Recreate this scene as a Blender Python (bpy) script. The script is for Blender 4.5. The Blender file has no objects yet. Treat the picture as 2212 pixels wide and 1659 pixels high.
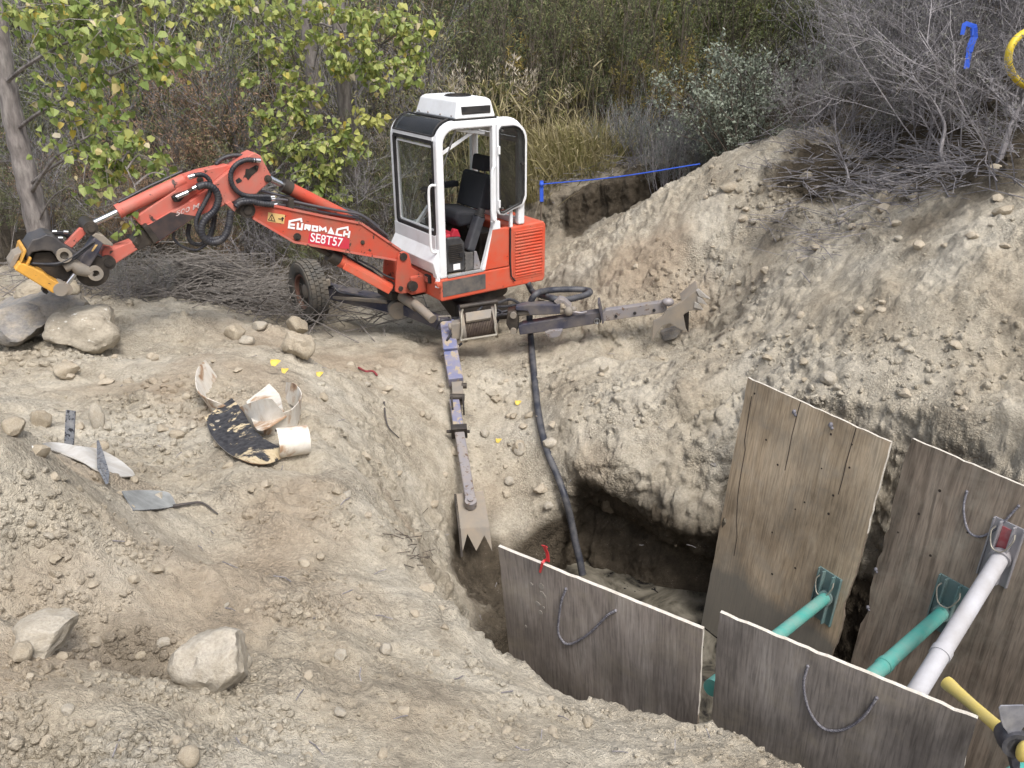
import bpy, bmesh, math, random
import numpy as np
from mathutils import Vector, Matrix

sc = bpy.context.scene
COL = sc.collection
R_ = random.Random(7)

# ------------------------------------------------------------------ camera
PITCH = math.radians(24)
cam_d = bpy.data.cameras.new("camera")
cam = bpy.data.objects.new("camera", cam_d)
COL.objects.link(cam)
cam.location = (0, 0, 0)
cam.rotation_euler = (math.pi / 2 - PITCH, 0, 0)
cam_d.sensor_width = 36
cam_d.lens = 36 * 1790 / 2212
cam_d.clip_start = 0.05
cam_d.clip_end = 500
sc.camera = cam

# ------------------------------------------------------------------ daylight
SUN_EL, SUN_AZ = 58, 150          # azimuth clockwise from +Y (the view direction)
w = bpy.data.worlds.new("World")
sc.world = w
w.use_nodes = True
nt = w.node_tree
nt.nodes.clear()
sky = nt.nodes.new("ShaderNodeTexSky")
sky.sky_type = 'NISHITA'
sky.sun_disc = False
sky.sun_elevation = math.radians(SUN_EL)
sky.sun_rotation = math.radians(SUN_AZ)
sky.air_density = 1.0
sky.dust_density = 4.0
sky.ozone_density = 1.0
hs = nt.nodes.new("ShaderNodeHueSaturation")
hs.inputs['Saturation'].default_value = 0.50      # overcast: a paler sky
bg = nt.nodes.new("ShaderNodeBackground")
bg.inputs['Strength'].default_value = 0.15
wo = nt.nodes.new("ShaderNodeOutputWorld")
nt.links.new(sky.outputs[0], hs.inputs['Color'])
nt.links.new(hs.outputs[0], bg.inputs[0])
nt.links.new(bg.outputs[0], wo.inputs[0])
sun_d = bpy.data.lights.new("sun", 'SUN')
sun_d.energy = 1.5
sun_d.angle = math.radians(16)
sun_d.color = (1.0, 0.97, 0.93)
sun = bpy.data.objects.new("sun", sun_d)
COL.objects.link(sun)
_el, _az = math.radians(SUN_EL), math.radians(SUN_AZ)
_to = Vector((math.sin(_az) * math.cos(_el), math.cos(_az) * math.cos(_el), math.sin(_el)))
sun.rotation_euler = _to.to_track_quat('Z', 'Y').to_euler()
sc.view_settings.view_transform = 'Standard'
sc.view_settings.look = 'None'
sc.view_settings.gamma = 1
sc.view_settings.use_curve_mapping = False
sc.view_settings.exposure = 0.78

# ------------------------------------------------------------------ pixels of the photo (2212 wide) to points
F_, CP, SP = 1790.0, math.cos(PITCH), math.sin(PITCH)
def ray(u, v):
    x = (u - 1106) / F_; y = (v - 829.5) / F_
    return Vector((x, CP - y * SP, -SP - y * CP))
def atz(u, v, z):
    d = ray(u, v); return d * (z / d.z)
def aty(u, v, y):
    d = ray(u, v); return d * (y / d.y)
def onp(u, v, n, p0):
    d = ray(u, v); n = Vector(n); return d * (n.dot(Vector(p0)) / n.dot(d))
def project(p):
    dep = p[1] * CP - p[2] * SP; dn = -p[1] * SP - p[2] * CP
    return 1106 + F_ * p[0] / dep, 829.5 + F_ * dn / dep, dep

# ------------------------------------------------------------------ noise (numpy, gradient noise in 3-D)
_rng = np.random.default_rng(11)
_perm = _rng.permutation(256); _perm = np.concatenate([_perm, _perm, _perm])
_grad = _rng.normal(size=(256, 3)); _grad /= np.linalg.norm(_grad, axis=1)[:, None]
def pnoise(x, y, z=0.0):
    x, y, z = np.broadcast_arrays(np.asarray(x, float), np.asarray(y, float), np.asarray(z, float))
    xi, yi, zi = np.floor(x).astype(int), np.floor(y).astype(int), np.floor(z).astype(int)
    xf, yf, zf = x - xi, y - yi, z - zi
    u, v, w_ = [t * t * t * (t * (t * 6 - 15) + 10) for t in (xf, yf, zf)]
    out = 0
    for dx in (0, 1):
        for dy in (0, 1):
            for dz in (0, 1):
                h = _perm[_perm[_perm[(xi + dx) & 255] + ((yi + dy) & 255)] + ((zi + dz) & 255)]
                g = _grad[h]
                dot = g[..., 0] * (xf - dx) + g[..., 1] * (yf - dy) + g[..., 2] * (zf - dz)
                out = out + dot * (u if dx else 1 - u) * (v if dy else 1 - v) * (w_ if dz else 1 - w_)
    return out
def fbm(x, y, z=0.0, oct=4, lac=2.1, gain=0.5, ridge=False):
    a, s, f = 1.0, 0, 1.0
    for _ in range(oct):
        n = pnoise(np.asarray(x) * f, np.asarray(y) * f, np.asarray(z) * f)
        if ridge: n = np.abs(n) * 2 - 0.35
        s = s + n * a; a *= gain; f *= lac
    return s
def sstep(a, b, x):
    t = np.clip((np.asarray(x, float) - a) / (b - a), 0, 1); return t * t * (3 - 2 * t)

# ------------------------------------------------------------------ objects
def thing(name, label, cat, loc=(0, 0, 0), group=None):
    o = bpy.data.objects.new(name, None); COL.objects.link(o)
    o.empty_display_size = 0.2
    o.location = loc; o['label'] = label; o['category'] = cat
    o['_w'] = list(loc)
    if group: o['group'] = group
    return o
def tag(o, label=None, cat=None, group=None, kind=None):
    if label: o['label'] = label
    if cat: o['category'] = cat
    if group: o['group'] = group
    if kind: o['kind'] = kind
    return o

class MB:
    """collects shapes in world space; build() makes ONE mesh object of them"""
    def __init__(s): s.v = []; s.f = []; s.m = []; s.mi = 0
    def add(s, vs, fs):
        k = len(s.v); s.v.extend([tuple(p) for p in vs])
        for f in fs: s.f.append([i + k for i in f]); s.m.append(s.mi)
        return s
    def box(s, c, size, X=(1, 0, 0), Y=(0, 1, 0), Z=(0, 0, 1)):
        c, X, Y, Z = Vector(c), Vector(X), Vector(Y), Vector(Z)
        hx, hy, hz = size[0] / 2, size[1] / 2, size[2] / 2
        vs = [c + X * (i * hx) + Y * (j * hy) + Z * (k * hz) for k in (-1, 1) for j in (-1, 1) for i in (-1, 1)]
        return s.add(vs, [(0, 2, 3, 1), (4, 5, 7, 6), (0, 1, 5, 4), (2, 6, 7, 3), (0, 4, 6, 2), (1, 3, 7, 5)])
    def beam(s, p0, p1, wd, ht, up=(0, 0, 1), w1=None, h1=None):
        p0, p1 = Vector(p0), Vector(p1); d = (p1 - p0).normalized()
        x = d.cross(Vector(up)).normalized(); z = x.cross(d)
        w1 = wd if w1 is None else w1; h1 = ht if h1 is None else h1
        vs = []
        for p, a, b in ((p0, wd, ht), (p1, w1, h1)):
            vs += [p - x * a / 2 - z * b / 2, p + x * a / 2 - z * b / 2, p + x * a / 2 + z * b / 2, p - x * a / 2 + z * b / 2]
        return s.add(vs, [(3, 2, 1, 0), (4, 5, 6, 7), (0, 1, 5, 4), (1, 2, 6, 5), (2, 3, 7, 6), (3, 0, 4, 7)])
    def tube(s, pts, r, n=8, cap=True, r1=None, rib=None):
        pts = [Vector(p) for p in pts]; m = len(pts)
        if m < 2: return s
        rs = r if isinstance(r, (list, tuple)) else [r + ((r1 if r1 is not None else r) - r) * i / (m - 1) for i in range(m)]
        vs = []; up = None
        for i, p in enumerate(pts):
            d = (pts[min(i + 1, m - 1)] - pts[max(i - 1, 0)])
            d = d.normalized() if d.length > 1e-9 else Vector((0, 0, 1))
            if up is None:
                up = d.orthogonal().normalized()
            else:
                up = up - d * up.dot(d)
                up = up.normalized() if up.length > 1e-6 else d.orthogonal().normalized()
            q = d.cross(up)
            for k in range(n):
                a = 2 * math.pi * k / n
                vs.append(p + (up * math.cos(a) + q * math.sin(a)) * rs[i])
        fs = []
        for i in range(m - 1):
            for k in range(n):
                a, b = i * n + k, i * n + (k + 1) % n
                fs.append((a, b, b + n, a + n))
        if cap:
            fs.append(tuple(range(n))[::-1]); fs.append(tuple((m - 1) * n + k for k in range(n)))
        return s.add(vs, fs)
    def cyl(s, p0, p1, r, n=16, r1=None):
        return s.tube([p0, p1], r, n, True, r1)
    def prism(s, pts, ext):
        """closed outline (3-D points in one plane) extruded by the vector ext"""
        pts = [Vector(p) for p in pts]; ext = Vector(ext); n = len(pts)
        nrm = Vector((0, 0, 0))
        for i in range(n): nrm += pts[i].cross(pts[(i + 1) % n])
        if nrm.dot(ext) > 0: pts = pts[::-1]
        vs = pts + [p + ext for p in pts]
        fs = [tuple(range(n)), tuple(range(2 * n - 1, n - 1, -1))]
        for i in range(n):
            j = (i + 1) % n
            fs.append((i, i + n, j + n, j)[::-1] if False else (j, i, i + n, j + n))
        return s.add(vs, fs)
    def sweep(s, path, wd, dp, nrm, closed=False):
        """flat bar: wd across the path in its plane, dp along the plane normal nrm"""
        path = [Vector(p) for p in path]; nrm = Vector(nrm).normalized(); m = len(path); vs = []
        for i, p in enumerate(path):
            a = path[(i - 1) % m] if (closed or i > 0) else p
            b = path[(i + 1) % m] if (closed or i < m - 1) else p
            d0 = (p - a); d1 = (b - p)
            if d0.length < 1e-9: d0 = d1
            if d1.length < 1e-9: d1 = d0
            d = (d0.normalized() + d1.normalized()).normalized()
            x = d.cross(nrm).normalized()
            k = 1 / max(0.4, d.dot(d1.normalized()))
            vs += [p + x * wd / 2 * k - nrm * dp / 2, p + x * wd / 2 * k + nrm * dp / 2, p - x * wd / 2 * k + nrm * dp / 2, p - x * wd / 2 * k - nrm * dp / 2]
        fs = []
        for i in range(m if closed else m - 1):
            j = (i + 1) % m
            for k in range(4):
                l = (k + 1) % 4
                fs.append((i * 4 + k, i * 4 + l, j * 4 + l, j * 4 + k))
        if not closed: fs += [(3, 2, 1, 0), tuple((m - 1) * 4 + k for k in range(4))]
        return s.add(vs, fs)
    def lathe(s, prof, p0, axis, n=24):
        """profile of (radius, along) turned about axis through p0"""
        p0 = Vector(p0); ax = Vector(axis).normalized(); u = ax.orthogonal().normalized(); q = ax.cross(u)
        vs = []; m = len(prof)
        for r, h in prof:
            for k in range(n):
                a = 2 * math.pi * k / n
                vs.append(p0 + ax * h + (u * math.cos(a) + q * math.sin(a)) * r)
        fs = []
        for i in range(m - 1):
            for k in range(n):
                a, b = i * n + k, i * n + (k + 1) % n
                fs.append((a, b, b + n, a + n))
        if prof[0][0] > 1e-4: fs.append(tuple(range(n))[::-1])
        if prof[-1][0] > 1e-4: fs.append(tuple((m - 1) * n + k for k in range(n)))
        return s.add(vs, fs)
    def ball(s, c, r, n=8, sq=(1, 1, 1)):
        c = Vector(c); vs = []; fs = []; m = max(4, n // 2 + 1)
        for i in range(m + 1):
            th = math.pi * i / m
            for k in range(n):
                ph = 2 * math.pi * k / n
                vs.append(c + Vector((math.sin(th) * math.cos(ph) * sq[0], math.sin(th) * math.sin(ph) * sq[1], math.cos(th) * sq[2])) * r)
        for i in range(m):
            for k in range(n):
                a, b = i * n + k, i * n + (k + 1) % n
                fs.append((a, a + n, b + n, b))
        return s.add(vs, fs)
    def build(s, name, mat, parent=None, smooth=False, bevel=0.0, loc=None, seg=2):
        off = Vector(loc) if loc is not None else (Vector(parent['_w']) if parent is not None else Vector((0, 0, 0)))
        me = bpy.data.meshes.new(name)
        me.from_pydata([tuple(Vector(p) - off) for p in s.v], [], s.f)
        mats = mat if isinstance(mat, (list, tuple)) else [mat]
        for m in mats: me.materials.append(m)
        if len(mats) > 1: me.polygons.foreach_set('material_index', s.m)
        me.update()
        bm = bmesh.new(); bm.from_mesh(me); bmesh.ops.recalc_face_normals(bm, faces=bm.faces); bm.to_mesh(me); bm.free()
        o = bpy.data.objects.new(name, me); COL.objects.link(o)
        if smooth:
            me.polygons.foreach_set('use_smooth', [True] * len(me.polygons))
            if smooth != 'all':
                try: me.set_sharp_from_angle(angle=math.radians(38))
                except Exception: pass
        o['_w'] = list(off)
        if parent is not None: o.parent = parent
        else: o.location = off
        if parent is not None:
            o.location = off - Vector(parent['_w'])
        if bevel:
            b = o.modifiers.new('bevel', 'BEVEL'); b.width = bevel; b.segments = seg; b.limit_method = 'ANGLE'; b.angle_limit = math.radians(35)
            b.harden_normals = False
        return o

def bez(pts, n=8):
    """smooth curve (Catmull-Rom) through the points"""
    pts = [Vector(p) for p in pts]; out = []
    P = [pts[0] * 2 - pts[1]] + pts + [pts[-1] * 2 - pts[-2]]
    for i in range(1, len(P) - 2):
        a, b, c, d = P[i - 1], P[i], P[i + 1], P[i + 2]
        for k in range(n):
            t = k / n
            out.append(0.5 * ((2 * b) + (c - a) * t + (2 * a - 5 * b + 4 * c - d) * t * t + (3 * b - a - 3 * c + d) * t ** 3))
    out.append(pts[-1]); return out

# ------------------------------------------------------------------ materials
def _nodes(name):
    m = bpy.data.materials.new(name); m.use_nodes = True
    nt = m.node_tree; nt.nodes.clear()
    o = nt.nodes.new('ShaderNodeOutputMaterial'); b = nt.nodes.new('ShaderNodeBsdfPrincipled')
    nt.links.new(b.outputs[0], o.inputs[0])
    return m, nt, b
def N(nt, t, **kw):
    n = nt.nodes.new(t)
    for k, v in kw.items():
        if k in n.inputs: n.inputs[k].default_value = v
        else: setattr(n, k, v)
    return n
def mixc(nt, fac, a, b, mode='MIX'):
    m = nt.nodes.new('ShaderNodeMix'); m.data_type = 'RGBA'; m.blend_type = mode
    for sock, val in ((m.inputs[0], fac), (m.inputs[6], a), (m.inputs[7], b)):
        if isinstance(val, (int, float)): sock.default_value = val
        elif isinstance(val, tuple): sock.default_value = val if len(val) == 4 else (*val, 1)
        else: nt.links.new(val, sock)
    return m.outputs[2]
def ramp(nt, fac, stops):
    r = nt.nodes.new('ShaderNodeValToRGB'); el = r.color_ramp.elements
    el[0].position, el[1].position = stops[0][0], stops[-1][0]
    for i, (p, c) in enumerate(stops):
        e = el[0] if i == 0 else (el[-1] if i == len(stops) - 1 else el.new(p))
        e.color = c if len(c) == 4 else (*c, 1)
    nt.links.new(fac, r.inputs[0]); return r.outputs[0]
def noise(nt, vec, scale, detail=4, rough=0.55, dist=0.0):
    n = nt.nodes.new('ShaderNodeTexNoise'); n.inputs['Scale'].default_value = scale
    n.inputs['Detail'].default_value = detail; n.inputs['Roughness'].default_value = rough; n.inputs['Distortion'].default_value = dist
    if vec is not None: nt.links.new(vec, n.inputs['Vector'])
    return n.outputs['Fac']
def coord(nt, kind='Object'):
    return nt.nodes.new('ShaderNodeTexCoord').outputs[kind]
def bump(nt, b, h, strength=0.3, dist=0.02):
    n = nt.nodes.new('ShaderNodeBump'); n.inputs['Strength'].default_value = strength; n.inputs['Distance'].default_value = dist
    nt.links.new(h, n.inputs['Height']); nt.links.new(n.outputs[0], b.inputs['Normal'])
g3 = lambda v: (v, v, v)
def worn(name, base, dirt, amt=0.35, scale=6, rough=0.5, metal=0.0, chip=None, chipamt=0.12, bumpy=0.15, spec=0.4, streak=False):
    """paint, metal or plastic with dust, grime and chips"""
    m, nt, b = _nodes(name); v = coord(nt)
    n1 = noise(nt, v, scale, 6, 0.62); f = ramp(nt, n1, [(0.5 - amt * 0.35, g3(0)), (0.5 + 0.22, g3(1))])
    n0 = noise(nt, v, scale * 0.35, 3)
    c0 = mixc(nt, n0, tuple(x * 0.86 for x in base), tuple(min(1, x * 1.1) for x in base))
    mul = nt.nodes.new('ShaderNodeMath'); mul.operation = 'MULTIPLY'; nt.links.new(f, mul.inputs[0]); mul.inputs[1].default_value = amt * 1.3
    c = mixc(nt, mul.outputs[0], c0, dirt)
    if chip is not None:
        n2 = noise(nt, v, scale * 2.6, 8, 0.7, 0.4)
        k = ramp(nt, n2, [(0.66 - chipamt, g3(0)), (0.68 - chipamt * 0.9, g3(1))])
        c = mixc(nt, k, c, chip)
    nt.links.new(c, b.inputs['Base Color'])
    rr = nt.nodes.new('ShaderNodeMath'); rr.operation = 'MULTIPLY_ADD'; nt.links.new(n1, rr.inputs[0]); rr.inputs[1].default_value = 0.4; rr.inputs[2].default_value = rough - 0.15
    nt.links.new(rr.outputs[0], b.inputs['Roughness'])
    b.inputs['Metallic'].default_value = metal; b.inputs['Specular IOR Level'].default_value = spec
    if bumpy: bump(nt, b, noise(nt, v, scale * 6, 5, 0.6), bumpy, 0.004)
    return m
# ================================================================== the ground: plateau, pit, hillside
FLOOR = -4.76
def cpt(u, v, z): p = atz(u, v, z); return (p.x, p.y, z)
CTRL = [
    # left plateau and near ground
    cpt(100, 1640, -1.95), cpt(100, 1400, -2.05), cpt(500, 1640, -2.2), cpt(500, 1400, -2.3), cpt(800, 1640, -2.38), cpt(1100, 1640, -2.5),
    cpt(1400, 1650, -2.68), cpt(1650, 1655, -2.82), cpt(850, 1400, -2.55), cpt(600, 1200, -2.5), cpt(800, 1250, -2.6), cpt(300, 1200, -2.3), cpt(60, 1000, -2.0), cpt(40, 1150, -1.95),
    cpt(350, 1000, -2.5), cpt(560, 900, -2.65), cpt(300, 850, -2.62), cpt(100, 850, -2.6), cpt(500, 780, -2.72), cpt(200, 750, -2.75), cpt(400, 690, -2.82), cpt(60, 720, -2.85),
    (-0.15, 3.2, -2.82), (0.35, 2.85, -2.88), (0.9, 2.86, -2.95), (1.5, 2.45, -3.0), (2.0, 2.1, -3.0), (2.6, 1.8, -3.0), (0, 0, -1.65), (-1.5, 0, -1.55), (2, 0, -2.2), (-3, 1.5, -1.7), (-4, 3, -2.0), (-6, 5, -2.4),
    (0.6, 1.3, -2.4), (3.4, 2.6, -2.8),
    # rim of the pit on the left, chute below the machine
    (-0.46, 3.9, -2.8), (-0.86, 4.45, -2.8), (-1.12, 5.1, -2.8), (-1.33, 5.75, -2.82), (-1.6, 6.7, -2.92), (-2.1, 7.8, -3.15), (-2.5, 9.5, -3.42), (-1.4, 9.2, -3.4), (-1.1, 8.2, -3.3),
    (-0.95, 6.9, -3.42), (-0.72, 5.7, -3.78), (-0.3, 6.2, -4.08), (-0.1, 5.5, -4.42), (-0.35, 4.9, -4.25), (-0.9, 6.2, -3.55), (-0.55, 7.4, -3.56), (-0.5, 8.5, -3.36), (0.2, 8.4, -3.34), (0.1, 7.3, -3.65), (0.15, 6.5, -4.1), (0.3, 5.9, -4.55),
    # hillside right
    cpt(1250, 800, -3.3), cpt(1350, 850, -3.15), (0.53, 6.78, -3.45), (0.9, 6.45, -3.35), cpt(1480, 760, -3.1), (1.1, 8.1, -3.22), (1.9, 8.1, -2.95), cpt(1600, 800, -2.75), cpt(1450, 900, -3.12),
    cpt(1500, 600, -2.55), cpt(1700, 600, -2.2), cpt(1900, 600, -1.9), cpt(2100, 600, -1.68), cpt(2200, 800, -2.1), cpt(2000, 850, -2.33), cpt(1800, 850, -2.5), (2.75, 4.6, -2.42), (3.4, 3.6, -2.35),
    cpt(2200, 400, -1.2), cpt(1900, 400, -1.55), cpt(1690, 303, -1.28), cpt(1450, 402, -1.95), cpt(1310, 512, -2.5), (0.55, 10.0, -2.95), (0.1, 9.6, -3.3), cpt(2000, 300, -1.2), cpt(2200, 250, -0.85),
    (5.5, 6, -0.3), (5.0, 3.5, -1.2), (6.5, 8.5, 0.6), (7, 12, 0.9), (5, 11.5, -0.6), (3.6, 10.8, -1.5), (2.5, 11.0, -1.95), (1.2, 11.2, -2.7), (4.5, 1.5, -2.2),
    # behind
    (0.5, 11.0, -3.0), (-0.5, 11.5, -3.2), (0.6, 13.2, -2.55), (3, 14, -2.2), (-2.5, 12, -3.2), (-6, 10, -2.9), (-4.6, 8.6, -2.9), (-9, 8, -2.8), (-8, 14, -2.9), (-2, 16, -2.6), (3, 18, -2.2), (8, 17, -0.4), (-8, 19, -2.5), (-3.7, 7.0, -2.86),
]
_c = np.array(CTRL)
def _tps(a, b):
    r2 = ((a[:, None, :2] - b[None, :, :2]) ** 2).sum(-1)
    return 0.5 * r2 * np.log(r2 + 1e-9)
_n = len(_c)
_A = np.zeros((_n + 3, _n + 3)); _A[:_n, :_n] = _tps(_c, _c) + np.eye(_n) * 0.012
_A[:_n, _n] = 1; _A[:_n, _n + 1:] = _c[:, :2]; _A[_n:, :_n] = _A[:_n, _n:].T
_w = np.linalg.solve(_A, np.concatenate([_c[:, 2], np.zeros(3)]))
def base_h(x, y):
    sh = np.shape(x); q = np.stack([np.ravel(x), np.ravel(y)], 1); out = np.empty(len(q))
    for i in range(0, len(q), 60000):
        k = q[i:i + 60000]
        out[i:i + 60000] = _tps(k, _c) @ _w[:_n] + _w[_n] + k @ _w[_n + 1:]
    return out.reshape(sh)

# pit floor outline (world x, y)
PIT = np.array([(0.26, 6.14), (0.56, 6.26), (1.10, 5.86), (1.70, 5.60), (2.45, 4.78), (3.25, 3.55), (3.9, 2.6), (2.95, 1.95), (2.02, 2.42), (1.0, 3.06), (-0.02, 3.46), (-0.26, 3.95), (-0.10, 5.0), (0.15, 5.8)])
def sdist(x, y, poly):
    sh = np.shape(x); px, py = np.ravel(x), np.ravel(y); d = np.full(len(px), 1e9); ins = np.zeros(len(px), bool)
    n = len(poly)
    for i in range(n):
        ax, ay = poly[i]; bx, by = poly[(i + 1) % n]
        ex, ey = bx - ax, by - ay
        t = np.clip(((px - ax) * ex + (py - ay) * ey) / (ex * ex + ey * ey), 0, 1)
        d = np.minimum(d, np.hypot(px - ax - t * ex, py - ay - t * ey))
        c = ((ay > py) != (by > py)) & (px < (bx - ax) * (py - ay) / (by - ay + 1e-12) + ax)
        ins ^= c
    return np.where(ins, -d, d).reshape(sh)
def crumb(x, y):
    """where the ground is loose and cloddy (0..1)"""
    return sstep(-0.05, 0.35, fbm(x * 0.9 + 3.1, y * 0.9 - 1.7, 2.2, 3))
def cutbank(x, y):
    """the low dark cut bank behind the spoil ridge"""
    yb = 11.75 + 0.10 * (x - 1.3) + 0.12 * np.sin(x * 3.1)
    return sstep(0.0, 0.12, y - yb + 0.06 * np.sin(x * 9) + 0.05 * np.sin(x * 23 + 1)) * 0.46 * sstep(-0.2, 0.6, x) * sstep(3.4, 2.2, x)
BUMPS = [(1.62, 6.30, 0.30, 0.075, -0.20), (1.3, 6.42, 0.2, 0.06, -0.10), (1.45, 6.0, 0.35, 0.2, -0.10), (-2.15, 3.05, 0.62, 0.36, 0.34), (-2.5, 2.6, 0.5, 0.5, 0.10), (-1.50, 2.46, 0.30, 0.14, -0.16), (-1.44, 1.80, 0.20, 0.12, -0.10), (-0.95, 2.10, 0.22, 0.10, -0.06), (-1.15, 2.05, 0.35, 0.16, 0.06), (-1.9, 4.0, 0.30, 0.18, -0.10), (-1.35, 4.4, 0.22, 0.14, -0.09),
         (-1.2, 3.0, 0.30, 0.16, 0.07), (-0.7, 2.75, 0.14, 0.10, 0.06), (-0.2, 2.55, 0.35, 0.15, 0.05), (0.12, 2.78, 0.22, 0.10, 0.07), (0.9, 2.35, 0.4, 0.2, 0.05), (-3.3, 6.6, 0.9, 0.5, 0.08), (-2.2, 6.9, 0.5, 0.3, 0.07),
         (1.9, 8.15, 0.5, 0.5, -0.22), (2.2, 8.6, .45, .35, -.20), (1.2, 8.2, .5, .35, -.12), (-0.33, 5.95, 0.28, 0.45, -0.25), (-0.4, 6.8, 0.22, 0.6, -0.08)]
def ground_h(x, y, detail=True):
    x = np.asarray(x, float); y = np.asarray(y, float)
    b = base_h(x, y)
    near = sstep(15.0, 12.8, y)
    if detail:
        hill = sstep(0.4, 1.6, x + 0.25 * (y - 6)) * sstep(3.0, 4.5, y)
        left = 1 - hill
        c = crumb(x, y)
        b = b + fbm(x * 0.8, y * 0.8, 0.3, 3) * 0.10 + fbm(x * 2.6, y * 2.6, 5, 4) * 0.055 * near
        # eroded lumps and ledges on the hillside
        rg = fbm(x * 1.7 + 9, y * 1.7 + b * 1.2, b * 1.5, 4, ridge=True)
        b = b - rg * 0.085 * hill * near
        b = b + fbm(x * 6, y * 6, b * 5, 3) * 0.030 * hill * near
        # broken crust: plates and crumbs with sharp lower edges
        cm = sstep(-0.25, 0.25, fbm(x * 1.3 + 5, y * 1.3, 4.4, 3))
        q = y * 0.85 + x * 0.45
        p1 = fbm(x * 4.2, q * 6.0, b * 6, 4); p2 = fbm(x * 9 + 4, q * 12, b * 10, 3)
        crust = (sstep(0.0, 0.06, p1) * 0.032 + sstep(0.02, 0.07, p2) * 0.022) * (0.25 + 0.75 * cm)
        b = b + crust * hill * near
        b = b + (sstep(0.05, 0.12, p1) * 0.018 + sstep(0.06, 0.12, p2) * 0.014) * left * near * cm
        lump = np.maximum(0, fbm(x * 3.4 + 30, y * 3.4, 1.0, 3) - 0.02)
        b = b + lump * 0.16 * left * near * c * sstep(-0.2, -1.2, x - (y - 4.5) * -0.3)
        # clods
        b = b + np.abs(fbm(x * 8, y * 8, 6, 3)) * 0.040 * (0.3 + 0.7 * c) * near
        b = b + np.maximum(0, fbm(x * 17, y * 17, 3, 3)) * 0.050 * (0.25 + 0.75 * c) * near
        b = b + fbm(x * 34, y * 34, 3, 2) * 0.008 * (0.4 + 0.6 * c) * sstep(7, 4, y)
    b = b + cutbank(x, y)
    for cx, cy, rx, ry, hh in BUMPS:
        q = ((x - cx) / rx) ** 2 + ((y - cy) / ry) ** 2
        if detail: q = q * (1 + 0.5 * fbm(x * 3 + cx, y * 3, hh, 2))
        b = b + hh * np.exp(-np.maximum(q, 0) ** 1.5)
    d = sdist(x, y, PIT)
    d = d + fbm(x * 2.4, y * 2.4, 7, 3) * 0.10 * near
    if detail: d = d + fbm(x * 9, y * 9, 2, 2) * 0.02
    wall = FLOOR - 0.25 + np.maximum(d + 0.05, 0) * 6.5
    k = 0.10
    h = np.clip(0.5 + 0.5 * (wall - b) / k, 0, 1)
    return wall * (1 - h) + b * h - k * h * (1 - h)

# height lookup for resting things on the ground
_gx = np.arange(-10, 10.001, 0.05); _gy = np.arange(0, 22.001, 0.05)
_GX, _GY = np.meshgrid(_gx, _gy)
_GH = ground_h(_GX, _GY)
def gz(x, y):
    i = min(max((x + 10) / 0.05, 0), len(_gx) - 1.001); j = min(max(y / 0.05, 0), len(_gy) - 1.001)
    a, b = int(i), int(j); fx, fy = i - a, j - b
    return float(_GH[b, a] * (1 - fx) * (1 - fy) + _GH[b, a + 1] * fx * (1 - fy) + _GH[b + 1, a] * (1 - fx) * fy + _GH[b + 1, a + 1] * fx * fy)
def G(u, v, lift=0.0, t0=1.0):
    """where the sight line through a photo pixel meets the ground"""
    d = ray(u, v); t = t0
    while t < 30:
        p = d * t
        if p.z < gz(p.x, p.y): break
        t += 0.03
    lo, hi = t - 0.03, t
    for _ in range(12):
        m = (lo + hi) / 2; p = d * m
        if p.z < gz(p.x, p.y): hi = m
        else: lo = m
    p = d * hi; return Vector((p.x, p.y, gz(p.x, p.y) + lift))
def gnorm(x, y, e=0.12):
    return Vector((gz(x - e, y) - gz(x + e, y), gz(x, y - e) - gz(x, y + e), 2 * e)).normalized()

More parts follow.
